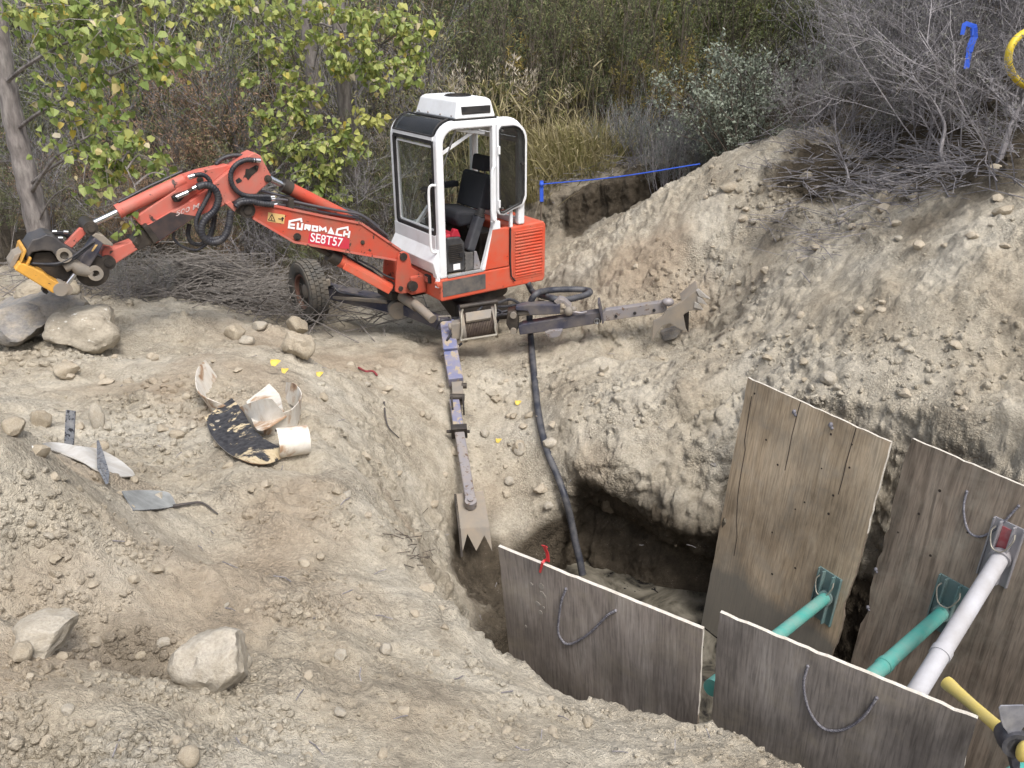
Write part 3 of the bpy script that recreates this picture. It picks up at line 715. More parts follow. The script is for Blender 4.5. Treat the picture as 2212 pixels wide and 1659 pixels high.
# door folded back
door = cp(MB().sweep([e(a, -0.012, c) for a, c in [(0.738, 0.90), (0.738, 1.775), (0.92, 1.775)] + [(0.92 + 0.165 * math.sin(t), 1.61 + 0.165 * math.cos(t)) for t in np.linspace(0.2, math.pi / 2, 6)] + [(1.085, 1.02)] + [(0.985 + 0.10 * math.cos(t), 1.02 - 0.10 * math.sin(t)) for t in np.linspace(0.3, math.pi / 2, 4)] + [(0.93, 0.905), (0.80, 0.86), (0.752, 0.875)]], 0.042, 0.03, EB, True), 'door', M_WHITE, bevel=0.008)
dp = [(0.748, 0.90), (0.748, 1.735), (0.775, 1.762), (0.92, 1.762)] + [(0.92 + 0.145 * math.sin(t), 1.61 + 0.150 * math.cos(t)) for t in np.linspace(0.25, math.pi / 2, 5)] + [(1.065, 1.03), (1.03, 0.945), (0.93, 0.915), (0.80, 0.868), (0.76, 0.875)]
MB().prism([e(a, -0.030, c) for a, c in dp], EB * 0.006).build('door_glass', M_DGLASS, cab)
MB().tube([e(a, -0.031, c) for a, c in dp + dp[:1]], 0.009, 6).build('door_rubber', M_BLACK, cab, smooth=True)
mb = MB()
for a, c in ((0.775, 1.725), (0.775, 0.92)): MB().cyl(e(a, -0.03, c), e(a, -0.045, c), 0.013, 10).build('glass_clip', M_CHROME, cab, smooth=True)
MB().cyl(e(1.03, -0.03, 1.37), e(1.03, -0.055, 1.37), 0.018, 12).build('door_latch', M_BLACK, cab, smooth=True)
for c in (1.53, 0.97): MB().box(e(0.735, -0.03, c), (0.028, 0.03, 0.085), EA, EB, EZ).build('door_hinge', M_WHITE, cab, bevel=0.005)
# grab rails
def rail(pts): MB().tube(bez(pts, 6), 0.0135, 8).build('grab_rail', M_WHITE, cab, smooth=True)
rail([e(0.70, -0.0, 1.365), e(0.665, -0.035, 1.36), e(0.635, -0.05, 1.30), e(0.63, -0.05, 1.0), e(0.635, -0.05, 0.845), e(0.665, -0.035, 0.80), e(0.70, 0.0, 0.80)])
rail([e(0.0, 0.03, 1.235), e(-0.05, 0.045, 1.235), e(-0.072, 0.055, 1.17), e(-0.072, 0.055, 0.9), e(-0.072, 0.055, 0.60), e(-0.05, 0.045, 0.545), e(0.0, 0.03, 0.545)])
# gas strut and folding window arms
cp(MB().tube([e(0.12, 0.10, 1.37), e(0.20, 0.10, 1.55)], 0.007, 6).tube([e(0.20, 0.10, 1.55), e(0.30, 0.10, 1.75)], 0.011, 6), 'gas_strut', M_CHROME, smooth=True)
cp(MB().beam(e(0.10, 0.10, 1.52), e(0.62, 0.12, 1.77), 0.018, 0.035).beam(e(0.29, 0.09, 1.755), e(0.64, 0.09, 1.70), 0.014, 0.03), 'window_arm', M_WHITE, bevel=0.004)
# air-conditioning unit
ac = MB()
lo = [(0.235, -0.0), (0.72, -0.0), (0.72, 0.83), (0.235, 0.83)]; md = [(0.245, 0.01), (0.715, 0.01), (0.715, 0.82), (0.245, 0.82)]; hi = [(0.285, 0.035), (0.685, 0.035), (0.685, 0.79), (0.285, 0.79)]
pk = [(0.32, 0.07), (0.65, 0.07), (0.65, 0.75), (0.32, 0.75)]
vs = [e(a, b, c) for L, c in ((lo, 1.866), (md, 1.90), (hi, 2.035), (pk, 2.055)) for a, b in L]
fs = [(3, 2, 1, 0), (12, 13, 14, 15)]
for r in range(3):
    for k in range(4): fs.append((r * 4 + k, r * 4 + (k + 1) % 4, r * 4 + 4 + (k + 1) % 4, r * 4 + 4 + k))
ac.add(vs, fs)
aco = cp(ac, 'roof_air_unit', M_WHITE, bevel=0.016, seg=3)
cp(bxe(0.22, 0.74, 0.01, 0.82, 1.845, 1.868), 'air_unit_gasket', M_BLACK)
mb = MB(); mb.cyl(e(0.49, 0.36, 2.054), e(0.49, 0.36, 2.062), 0.14, 24)
cp(mb, 'fan_opening', M_BLACK, smooth=True)
mb = MB()
for r in (0.05, 0.085, 0.12): mb.tube([e(0.49 + r * math.cos(t), 0.36 + r * math.sin(t), 2.070) for t in np.linspace(0, 2 * math.pi, 25)], 0.004, 4)
for t in np.linspace(0, math.pi, 5)[:-1]: mb.tube([e(0.49 - 0.14 * math.cos(t), 0.36 - 0.14 * math.sin(t), 2.070), e(0.49 + 0.14 * math.cos(t), 0.36 + 0.14 * math.sin(t), 2.070)], 0.004, 4)
cp(mb, 'fan_grille', M_GREASE, smooth=True)
mb = MB()
for i in range(5): mb.beam(e(0.32, 0.003 + i * .0035, 1.918 + i * 0.013), e(0.655, 0.003 + i * .0035, 1.918 + i * 0.013), 0.004, 0.004)
for i in range(23):
    a = 0.322 + i * 0.0152; mb.beam(e(a, 0.002, 1.912), e(a + 0.008, 0.020, 1.978), 0.004, 0.004)
cp(bxe(0.318, 0.660, 0.004, 0.03, 1.908, 1.98), 'side_vent', M_BLACK); cp(mb, 'vent_mesh', M_GREASE)
mb = MB()
for b in (0.08, 0.30, 0.55, 0.74): cp(MB().ball(e(0.236, b, 1.893), 0.010, 6), 'air_unit_bolt', M_STEEL, smooth=True)

# ---- seat and controls
def soft(mb, name, r=0.03): return mb.build(name, M_SEAT, cab, bevel=r, seg=3)
st = thing('seat', None, None, e(0.65, 0.5, 0.7)); del st['label']; del st['category']; st.parent = cab; st.location = Vector(st['_w']) - Vector(cab['_w'])
bk = [(0.66, 0.86), (0.76, 1.22), (0.80, 1.235), (0.88, 1.21), (0.83, 0.84)]
soft(side_prism([(0.33, 0.80), (0.36, 0.90), (0.72, 0.845), (0.74, 0.72), (0.38, 0.71)], 0.22, 0.76), 'cushion', 0.04).parent = cab
soft(side_prism(bk, 0.26, 0.74), 'backrest', 0.045)
soft(side_prism([(0.80, 1.25), (0.825, 1.40), (0.85, 1.415), (0.92, 1.40), (0.90, 1.24)], 0.38, 0.62), 'headrest', 0.03)
MB().beam(e(0.86, 0.44, 1.18), e(0.87, 0.44, 1.27), 0.015, 0.015).beam(e(0.86, 0.56, 1.18), e(0.87, 0.56, 1.27), 0.015, 0.015).build('headrest_stalk', M_STEEL, cab)
bpy.data.objects.remove(st)
soft(bxe(0.44, 0.74, 0.78, 0.87, 1.03, 1.095), 'armrest', 0.02); soft(bxe(0.40, 0.52, 0.80, 0.88, 0.88, 1.14), 'armrest_console', 0.01)
MB().tube(bez([e(0.30, 0.70, 0.85), e(0.24, 0.68, 0.98), e(0.26, 0.68, 1.04)], 5), 0.016, 8).ball(e(0.235, 0.68, 1.07), 0.04, 8, (1.3, .8, .8)).build('joystick', M_BLACK, cab, smooth=True)
MB().tube(bez([e(0.22, 0.30, 0.66), e(0.18, 0.30, 0.80), e(0.20, 0.30, 0.92)], 5), 0.012, 8).ball(e(0.20, 0.30, 0.93), 0.03, 8).build('joystick', M_BLACK, cab, smooth=True)
cp(bxe(0.09, 0.30, 0.50, 0.95, 0.28, 0.66), 'front_console', M_SEAT, bevel=0.02)
cp(MB().beam(e(0.08, 0.62, 0.72), e(0.42, 0.90, 0.86), 0.03, 0.05), 'dash_bar', M_WHITE, bevel=0.005)
cp(bxe(0.36, 0.70, 0.55, 0.95, 0.27, 0.70), 'seat_box', M_GREASE, bevel=0.02)
# tilting lever console with rubber bellows in the doorway
mb = MB()
for i in range(9):
    c = 0.27 + i * 0.022; w_ = 0.055 if i % 2 else 0.062
    mb.box(e(0.405, 0.13, c + 0.011), (w_ * 1.7, 0.12, 0.021), EA, EB, EZ)
cp(mb, 'console_bellows', worn('dusty_bellows', (0.05, 0.052, 0.055), (0.25, 0.22, 0.19), 0.45, 9, 0.7))
ax = (e(0.60, 0.13, 0.86) - e(0.44, 0.13, 0.48)).normalized()
cp(MB().beam(e(0.435, 0.13, 0.475), e(0.585, 0.13, 0.83), 0.10, 0.12, EB, 0.10, 0.11), 'lever_console', worn('grey_plastic_console', (0.035, 0.037, 0.045), (0.12, 0.12, 0.12), 0.3, 6, 0.4), bevel=0.018)
mb = MB()
for i in range(4): mb.cyl(e(0.585, 0.13, 0.83) + ax * (i * 0.02), e(0.585, 0.13, 0.83) + ax * (i * 0.02 + 0.013), 0.062 - i * 0.006, 14)
mb.cyl(e(0.585, 0.13, 0.83), e(0.585, 0.13, 0.83) + ax * 0.085, 0.04, 12)
cp(mb, 'lever_bellows', M_BLACK, smooth=True)
cp(side_prism([(0.46, 0.268), (0.535, 0.268), (0.545, 0.32), (0.50, 0.47), (0.47, 0.47)], 0.06, 0.20), 'console_foot', M_STEEL, bevel=0.006)
# headlight and hinge lugs at the front corner
part(bxe(-0.035, 0.01, 0.20, 0.31, 0.155, 0.245), 'headlight_housing', M_BLACK, bevel=0.012)
part(bxe(-0.040, -0.034, 0.215, 0.295, 0.168, 0.232), 'headlight', M_CHROME)
part(MB().cyl(e(-0.02, -0.015, 0.20), e(-0.02, 0.05, 0.20), 0.032, 16).cyl(e(-0.02, -0.022, 0.20), e(-0.02, 0.0, 0.20), 0.014, 12), 'hinge_lug', M_RED, smooth=True)
part(MB().beam(e(-0.01, 0.03, 0.30), e(-0.035, 0.02, 0.16), 0.05, 0.02), 'hinge_strap', M_WHITE, bevel=0.005)

# ---- boom
def plate(px, b, th, mb=None):
    mb = mb or MB(); return mb.prism([onb(*p, b) for p in px], EB * th)
def tubeb(px, b, r, mb=None, n=10, smooth=True, **k):
    mb = mb or MB(); pts = [onb(*p, b) for p in px]
    return mb.tube(bez(pts, 6) if smooth else pts, r, n, **k)
boomB, boomT = 0.36, 0.25
bo = [K3(*p) for p in [(2085, 1440), (1560, 1085), (1430, 1048), (1000, 978), (600, 893), (400, 852), (110, 850), (10, 880), (-10, 960), (100, 1005), (650, 1325), (950, 1385), (1400, 1462), (2060, 1575), (2120, 1560)]]
boom = part(plate(bo, boomB, boomT), 'boom', M_REDB, bevel=0.012)
lip = [K3(*p) for p in [(2085, 1436), (1560, 1080), (1000, 972), (400, 846), (110, 845)]]
part(MB().sweep([onb(*p, boomB - 0.004) for p in lip], 0.022, 0.02, EB), 'boom_flange', M_REDF, boom)
lip = [K3(*p) for p in [(100, 1008), (650, 1330), (1400, 1467), (2060, 1580)]]
part(MB().sweep([onb(*p, boomB - 0.004) for p in lip], 0.022, 0.02, EB), 'boom_flange', M_REDF, boom)
def pin(px, b, r, L=0.03, name='pivot_pin', mat=None, parent=None):
    c = onb(*px, b); mb = MB().cyl(c + EB * 0.30, c - EB * L, r, 20).cyl(c - EB * L, c - EB * (L + 0.012), r * 0.55, 14)
    return part(mb, name, mat or M_GREASE, parent, smooth=True)
pin(K3(690, 1258), boomB, 0.036, 0.02); pin(K3(20, 900), boomB, 0.072, 0.015); pin(K3(1575, 1335), boomB, 0.022, 0.01)
# bracket at the foot of the boom
br = [K4(*p) for p in [(1612, 260), (1640, 205), (1700, 185), (1755, 215), (1785, 300), (1800, 400), (1905, 470), (1950, 480), (1950, 720), (1870, 740), (1650, 760), (1580, 730), (1590, 500)]]
mb = plate(br, 0.325, 0.03); mb.prism([onb(*p, 0.325) + EB * 0.29 for p in br], EB * 0.03)
bracket = part(mb, 'boom_bracket', M_REDB, bevel=0.008)
part(MB().cyl(e(-0.25, 0.32, 0.47) * 0 + onb(*K4(1692, 262), 0.31), onb(*K4(1692, 262), 0.31) + EB * 0.36, 0.042, 20), 'pivot_pin', M_GREASE, smooth=True)
part(MB().cyl(onb(*K4(1655, 690), 0.31), onb(*K4(1655, 690), 0.31) + EB * 0.36, 0.026, 16), 'pivot_pin', M_GREASE, smooth=True)
part(bxe(-0.20, 0.0, 0.30, 0.70, 0.03, 0.24), 'swing_block', M_REDB, bevel=0.02)
part(MB().cyl(e(-0.20, 0.29, 0.145), e(-0.20, 0.24, 0.15), 0.055, 18), 'end_cap', M_GREASE, smooth=True)
# lift cylinder below the boom
c0, c1 = K4(1500, 680), K4(700, 235)
p0, p1 = onb(*c0, 0.46), onb(*c1, 0.46); d = (p1 - p0)
cylm = part(MB().cyl(p0, p0 + d * 0.80, 0.060, 18).cyl(p0 + d * .8, p1, 0.068, 18), 'lift_cylinder', M_RED, smooth=True)
part(MB().cyl(p1 - d * .13, p1 + d * 0.02, 0.072, 18), 'cylinder_head', M_GREASE, smooth=True)
p2 = onb(*K3(690, 1258), 0.46); part(MB().cyl(p1, p1 + (p2 - p1) * 0.95, 0.030, 14), 'cylinder_rod', M_GREASE, smooth=True)
off = EB * -0.07 + EZ * -0.035
part(MB().beam(p0 + d * 0.05 + off, p0 + d * 0.83 + off, 0.02, 0.075), 'hose_guard', M_RED, bevel=0.006)
part(MB().tube([p1 + EZ * 0.085, p0 + d * 0.3 + EZ * 0.085, p0 + d * .05 + EZ * 0.05], 0.011, 8), 'hydraulic_pipe', M_HOSE, smooth=True)
part(MB().tube(bez([onb(*K4(*p), 0.40) for p in [(1080, 300), (1280, 400), (1420, 500), (1560, 560)]], 5), 0.011, 8), 'hydraulic_hose', M_HOSE, smooth=True)
# stick cylinder on top
p0, p1 = onb(*K3(1440, 1030), 0.50), onb(*K3(300, 462), 0.50); d = p1 - p0
part(MB().cyl(p0, p0 + d * 0.775, 0.062, 18), 'stick_cylinder', M_REDB, smooth=True)
part(MB().cyl(p0 + d * 0.745, p0 + d * 0.84, 0.068, 18), 'cylinder_head', M_GREASE, smooth=True)
part(MB().cyl(p0 + d * 0.8, p1, 0.030, 14), 'cylinder_rod', M_CHROME, smooth=True)
part(MB().tube([onb(*K3(630, 570), 0.58), onb(*K3(900, 690), 0.58), onb(*K3(1350, 940), 0.58)], 0.014, 8).tube([onb(*K3(640, 600), 0.56), onb(*K3(900, 720), 0.56), onb(*K3(1200, 870), 0.56)], 0.010, 8), 'hydraulic_pipe', M_REDF, smooth=True)
for k, (b, pts) in enumerate([(0.39, [(380, 755), (500, 760), (640, 785), (1000, 860), (1300, 915), (1500, 950), (1620, 1010), (1760, 1120), (1920, 1250)]),
                              (0.42, [(380, 825), (520, 835), (640, 850), (1000, 920), (1300, 975), (1500, 1010), (1640, 1080), (1780, 1190), (1930, 1290)]),
                              (0.50, [(200, 640), (420, 690), (640, 740), (900, 830), (1250, 870), (1480, 930), (1640, 1010), (1800, 1130)]),
                              (0.46, [(640, 800), (900, 850), (1300, 935), (1520, 985)])]):
    part(tubeb([K3(*p) for p in pts], b, 0.013, n=8), 'hydraulic_pipe', worn('steel_pipe', (0.10, 0.10, 0.115), (0.18, 0.15, 0.12), 0.3, 10, 0.4, metal=0.5) if k == 0 else bpy.data.materials['steel_pipe'], boom, smooth=True)
part(plate([K3(*p) for p in [(590, 750), (650, 745), (660, 880), (570, 890)]], 0.35, 0.16), 'pipe_clamp', M_GREASE, bevel=0.006)
for p in [(345, 730), (352, 755), (380, 828)]:
    q = onb(*K3(*p), 0.38); part(MB().cyl(q - EA * 0.025, q + EA * 0.03, 0.017, 10), 'hose_fitting', M_CHROME, smooth=True)

# ---- stick (arm) with elbow head
S0 = 0.37
head = [K2(*p) for p in [(1660, 190), (1780, 122), (1862, 168), (1905, 250), (2000, 430), (2012, 500), (1960, 545), (1840, 650), (1800, 690), (1620, 705), (1545, 760), (1390, 835), (1300, 760), (1205, 560), (1480, 330), (1600, 235)]]
stick = part(plate(head, S0, 0.22), 'stick_head', M_REDF, bevel=0.010)
part(plate([K2(*p) for p in [(1660, 345), (1700, 345), (1790, 300), (1835, 300), (1820, 370), (1740, 440), (1690, 500), (1650, 430)]], S0 - 0.004, 0.004), 'worn_patch', M_GREASE, stick)
part(plate([K2(*p) for p in [(1520, 500), (1570, 460), (1610, 500), (1600, 520), (1545, 545)]], S0 - 0.003, 0.003), 'slot', M_BLACK, stick)
part(plate([K2(*p) for p in [(1390, 815), (1460, 780), (1540, 880), (1510, 925)]], S0 - 0.05, 0.05), 'lug', M_REDF, stick, bevel=0.004)
pin(K2(1955, 475), S0, 0.034, 0.02, parent=stick); pin(K2(1800, 320), S0, 0.018, 0.012, parent=stick)
arm = [K2(*p) for p in [(1310, 600), (1140, 630), (820, 830), (380, 1090), (270, 1130), (440, 1360), (500, 1325), (980, 1000), (1330, 860), (1400, 830)]]
stk = part(plate(arm, S0 + 0.0, 0.21), 'stick', M_REDF, bevel=0.010)
part(plate([K2(*p) for p in [(650, 930), (380, 1085), (290, 1130), (440, 1340), (500, 1315), (700, 1180), (990, 985), (850, 960)]], S0 - 0.006, 0.006), 'bare_steel_patch', worn('black_worn_steel', (0.028, 0.026, 0.03), (0.12, 0.07, 0.05), 0.4, 8, 0.5), stk)
upper = [K2(*p) for p in [(1480, 310), (1410, 290), (1040, 372), (830, 440), (700, 640), (150, 1010), (250, 1110), (430, 1060), (720, 880), (1190, 560), (1210, 530)]]
part(plate(upper, S0 + 0.05, 0.13), 'stick_web', M_REDF, stk, bevel=0.008)
pin(K2(1040, 490), S0 + 0.05, 0.030, 0.012, parent=stk)
part(plate([K2(*p) for p in [(270, 1130), (330, 1090), (500, 1310), (430, 1365)]], S0 - 0.02, 0.25), 'stick_collar', M_GREASE, stk, bevel=0.008)
part(plate([K2(*p) for p in [(665, 730), (720, 690), (880, 640), (1000, 580), (1010, 610), (880, 680), (780, 790), (700, 800)]], S0 - 0.03, 0.06), 'valve_block', M_GREASE, stk, bevel=0.01)
mb = MB()
for a_, b_ in (((720, 730), (880, 660)), ((940, 615), (1010, 580)), ((880, 460), (985, 430)), ((1760, 228), (1855, 235))): part(MB().cyl(onb(*K2(*a_), S0 - 0.035), onb(*K2(*b_), S0 - 0.035), 0.022, 10), 'hose_fitting', M_CHROME, stk, smooth=True)
# inner stick, telescoped out to the linkage
inner = [K1(*p) for p in [(2130, 500), (1960, 560), (1700, 660), (1570, 640), (1530, 700), (1540, 980), (1580, 985), (2060, 680), (2300, 560)]]
part(plate(inner, S0 + 0.03, 0.15), 'inner_stick', M_REDF, bevel=0.010)
part(plate([K1(*p) for p in [(2300, 440), (2120, 380), (1980, 560), (2080, 690), (2330, 560)]], S0 + 0.02, 0.17), 'inner_stick_collar', M_GREASE, bevel=0.01)
pin(K1(1615, 860), S0 + 0.02, 0.062, 0.03); pin(K1(2050, 575), S0 + 0.03, 0.022, 0.012)
# tool cylinder
p0, p1 = onb(*K2(830, 490), S0 + 0.10), onb(*K1(1385, 285), S0 + 0.10); d = p1 - p0
part(MB().cyl(p0, p0 + d * 0.70, 0.056, 18).cyl(p0 + d * 0.685, p0 + d * 0.735, 0.063, 18), 'tool_cylinder', M_REDF, smooth=True)
part(MB().cyl(p0 + d * .7, p1, 0.026, 14), 'cylinder_rod', M_CHROME, smooth=True)
part(MB().tube([p0 + EZ * 0.07 + EB * .03, p0 + d * 0.35 + EZ * 0.075 + EB * .03, p0 + d * 0.7 + EZ * 0.065 + EB * .03], 0.013, 8), 'hydraulic_pipe', M_HOSE, smooth=True)
c = onb(*K1(1350, 335), S0); part(MB().cyl(c - EB * 0.05, c + EB * 0.22, 0.058, 20).cyl(c - EB * 0.065, c - EB * 0.05, 0.032, 16), 'linkage_pin', M_GREASE, smooth=True)
part(plate([K1(*p) for p in [(965, 590), (1200, 350), (1290, 370), (1290, 440), (1060, 670)]], S0 + 0.0, 0.05), 'link_bar', M_REDF, bevel=0.006)
part(plate([K1(*p) for p in [(1380, 470), (1440, 420), (1560, 470), (1700, 590), (1700, 625), (1560, 600), (1430, 500)]], S0 - 0.06, 0.16), 'link_head', M_MUDSTEEL, bevel=0.008)
part(plate([K1(*p) for p in [(1370, 560), (1420, 480), (1560, 570), (1500, 700), (1340, 950), (1230, 1060), (1130, 1010), (1180, 860)]], S0 - 0.06, 0.14), 'tilt_arm', M_DKBLUE, bevel=0.012)
part(plate([K1(*p) for p in [(1430, 600), (1468, 600), (1395, 700), (1370, 695)]], S0 - 0.064, 0.004), 'decal_strip', M_STICKY)
# tool coupler: black body, yellow beam, rings, rams
cpl = part(plate([K1(*p) for p in [(395, 660), (480, 520), (590, 490), (690, 440), (800, 465), (960, 590), (1180, 725), (1110, 830), (880, 830), (780, 700), (640, 690), (480, 720), (430, 800), (380, 850)]], S0 - 0.10, 0.30), 'coupler_body', worn('worn_black_paint', (0.030, 0.031, 0.037), (0.17, 0.145, 0.12), 0.4, 5, 0.42, bumpy=0.3), bevel=0.014)
part(plate([K1(*p) for p in [(520, 720), (780, 700), (900, 850), (1100, 850), (1180, 980), (1130, 1090), (900, 1170), (560, 960), (470, 850)]], S0 - 0.04, 0.20), 'coupler_core', M_GREASE, bevel=0.012)
c = onb(*K1(958, 752), S0 - 0.11); part(MB().lathe([(0.034, 0), (0.060, 0), (0.060, -0.03), (0.034, -0.03), (0.034, 0.0)], c, EB, 20), 'bush_ring', M_MUDSTEEL, cpl, smooth=True)
c = onb(*K1(1420, 1015), S0 - 0.05); part(MB().lathe([(0.030, 0), (0.062, 0), (0.062, -0.05), (0.030, -0.05), (0.030, 0.0)], c, EB, 20).cyl(c, c + EB * 0.15, 0.05, 16), 'bush_ring', M_MUDSTEEL, smooth=True)
part(MB().tube([onb(*K1(*p), S0 - 0.06) for p in [(960, 940), (1080, 880), (1180, 960), (1330, 1010), (1390, 1020)]], [0.045, 0.055, 0.06, 0.045, 0.035], 12), 'ram', M_MUDSTEEL, smooth=True)
part(MB().lathe([(0.0, -0.005), (0.135, 0), (0.135, 0.10), (0, 0.10)], onb(*K1(1390, 1000), S0 - 0.01), EB, 28), 'rotor_disc', M_GREASE, smooth=True)
yb = part(plate([K1(*p) for p in [(215, 975), (295, 870), (420, 905), (660, 1025), (760, 1110), (900, 1185), (945, 1240), (850, 1330), (790, 1325)]], S0 - 0.20, 0.42), 'coupler_beam', M_YELLOW, bevel=0.010)
part(plate([K1(*p) for p in [(310, 880), (355, 690), (395, 670), (400, 700), (330, 860)]], S0 - 0.20, 0.40), 'beam_rib', M_YELLOW, bevel=0.006)
part(plate([K1(*p) for p in [(390, 905), (440, 795), (480, 800), (430, 915)]], S0 - 0.20, 0.06), 'beam_rib', M_YELLOW, bevel=0.006)
part(plate([K1(*p) for p in [(140, 880), (220, 760), (300, 720), (330, 700), (230, 900), (190, 945), (150, 930)]], S0 - 0.12, 0.22), 'hook', M_MUDSTEEL, bevel=0.012)
c = onb(*K1(910, 1275), S0 - 0.21); part(MB().cyl(c, c + EB * 0.44, 0.055, 18), 'beam_end', M_MUDSTEEL, smooth=True)
part(MB().cyl(onb(*K1(985, 1210), S0 - 0.08), onb(*K1(1120, 1040), S0 - 0.08), 0.020, 12), 'coupler_rod', M_CHROME, smooth=True)
c = onb(*K1(985, 1260), S0 - 0.1); part(MB().cyl(c - EB * 0.03, c + EB * 0.16, 0.05, 16), 'rod_eye', M_MUDSTEEL, smooth=True)
part(plate([K1(*p) for p in [(650, 1270), (730, 1310), (700, 1345), (640, 1310)]], S0 - 0.1, 0.1), 'foot_lug', M_BLACK)
for b, pts in ((S0 - 0.13, [(470, 880), (700, 890), (900, 870), (1100, 770), (1250, 660), (1390, 560)]), (S0 - 0.12, [(450, 900), (650, 910), (850, 900), (1080, 820), (1300, 660), (1420, 550)]), (S0 + 0.12, [(720, 440), (850, 410), (980, 420), (1060, 470), (1080, 560)]), (S0 + 0.16, [(780, 440), (900, 440), (1000, 470), (1040, 560)])):
    part(tubeb([K1(*p) for p in pts], b, 0.012, n=8), 'hydraulic_hose', M_HOSE, smooth=True)
mb = MB()
for a_, b_ in (((785, 405), (850, 402)), ((950, 405), (1020, 412)), ((870, 500), (940, 500)), ((1370, 590), (1430, 545))): part(MB().cyl(onb(*K1(*a_), S0 + 0.0), onb(*K1(*b_), S0 + 0.0), 0.016, 10), 'hose_fitting', M_CHROME, smooth=True)
# big ribbed hoses at the elbow
def ribhose(pts, b, r, K=K2):
    px = [onb(*K(*p), b[i] if isinstance(b, (list, tuple)) else b) for i, p in enumerate(pts)]
    path = bez(px, 14); L = 0; out = []; rs = []
    step = 0.008; acc = [path[0]]
    for q in path[1:]:
        while (q - acc[-1]).length >= step: acc.append(acc[-1] + (q - acc[-1]).normalized() * step)
    for i, p in enumerate(acc): rs.append(r * (1.07 if i % 3 else 0.90))
    return part(MB().tube(acc, rs, 10), 'hydraulic_hose', M_HOSE, smooth='all')
ribhose([(1000, 590), (1120, 560), (1240, 620), (1290, 750), (1240, 900), (1110, 1030), (1060, 1150), (1090, 1270), (1200, 1340), (1320, 1310), (1400, 1210), (1440, 1050), (1455, 900)], 0.30, 0.031)
ribhose([(960, 430), (1080, 425), (1170, 500), (1180, 640), (1110, 790), (1020, 960), (990, 1100), (1060, 1240), (1200, 1290), (1330, 1270)], 0.33, 0.020)
ribhose([(1800, 232), (1660, 225), (1530, 290), (1460, 400), (1470, 540), (1560, 660), (1700, 710), (1990, 720)], 0.335, 0.022)
ribhose([(1255, 290), (1330, 215), (1450, 170), (1580, 165), (1680, 190)], 0.52, 0.020)
ribhose([(1510, 830), (1580, 770), (1720, 740), (2000, 755)], 0.34, 0.022); ribhose([(1520, 860), (1580, 800), (1720, 785), (1850, 810), (2040, 830)], 0.31, 0.028)
ribhose([(690, 1190), (690, 1290), (800, 1390), (980, 1440), (1120, 1370), (1190, 1250)], 0.42, 0.012)
ribhose([(900, 1090), (880, 1200), (910, 1320), (1010, 1370), (1120, 1340)], 0.5, 0.020); ribhose([(1240, 960), (1220, 1100), (1180, 1240), (1080, 1350)], 0.5, 0.024)

# ---- print on the boom and stick
def strokes(mb, K, path, wpx, b, closed=False):
    mb.sweep([onb(*K(*p), b) for p in path], wpx, 0.003, EB, closed)
mb = MB(); bd = boomB - 0.0045; sw = 0.020
for path, cl in (([(662, 1146), (582, 1134), (592, 1052), (745, 1022), (754, 1064)], 0), ([(592, 1094), (662, 1100)], 0), ([(706, 1072), (698, 1150), (752, 1160), (766, 1078)], 0),
                 ([(798, 1168), (808, 1106), (868, 1114), (862, 1142), (806, 1138)], 0), ([(832, 1140), (864, 1174)], 0), ([(900, 1172), (906, 1120), (966, 1128), (960, 1182)], 1),
                 ([(996, 1188), (1004, 1134), (1036, 1166), (1074, 1142), (1086, 1198)], 0), ([(1122, 1206), (1150, 1156), (1178, 1216)], 1),
                 ([(1300, 1244), (1222, 1228), (1240, 1162), (1374, 1134), (1378, 1180)], 0), ([(1336, 1180), (1322, 1258)], 0), ([(1402, 1182), (1386, 1276)], 0), ([(1330, 1222), (1394, 1230)], 0)):
    strokes(mb, K3, path, sw, bd, bool(cl))
part(mb, 'maker_lettering', M_DECAL, boom)
part(plate([K3(*p) for p in [(860, 1200), (1340, 1265), (1400, 1300), (1395, 1425), (1300, 1420), (840, 1345)]], boomB - 0.0025, 0.0015), 'red_sticker', M_STICKR, boom)
def text_on(s, pl, pr, b, mat, name, parent, hpx):
    cu = bpy.data.curves.new('txt', 'FONT'); cu.body = s; cu.offset = 0.012
    to = bpy.data.objects.new('txt', cu); COL.objects.link(to)
    dg = bpy.context.evaluated_depsgraph_get(); me = bpy.data.meshes.new_from_object(to.evaluated_get(dg))
    bpy.data.objects.remove(to); bpy.data.curves.remove(cu)
    xs = [v.co.x for v in me.vertices]; ys = [v.co.y for v in me.vertices]
    P0, P1 = onb(*pl, b), onb(*pr, b); X = (P1 - P0); ph = onb(pl[0] + hpx[0], pl[1] + hpx[1], b) - P0
    x0, x1, y0, y1 = min(xs), max(xs), min(ys), max(ys)
    mb = MB(); vs = [P0 + X * ((v.co.x - x0) / (x1 - x0)) + ph * ((v.co.y - y0) / (y1 - y0)) for v in me.vertices]
    mb.add(vs, [list(p.vertices) for p in me.polygons]); bpy.data.meshes.remove(me)
    return part(mb, name, mat, parent)
text_on('SE8T57', K3(868, 1325), K3(1300, 1402), boomB - 0.0055, M_DECAL, 'fleet_number', boom, (2.5, -19.5))
text_on('500 M', K2(715, 985), K2(1025, 872), S0 - 0.0075, worn('worn_white_print', (0.7, 0.68, 0.66), (0.35, 0.1, 0.07), 0.75, 30, 0.5, bumpy=0), 'model_print', stk, (1.5, -11.5))
part(plate([K3(*p) for p in [(303, 930), (530, 966), (516, 1086), (292, 1052)]], boomB - 0.002, 0.0012), 'warning_sticker', M_STICKY, boom)
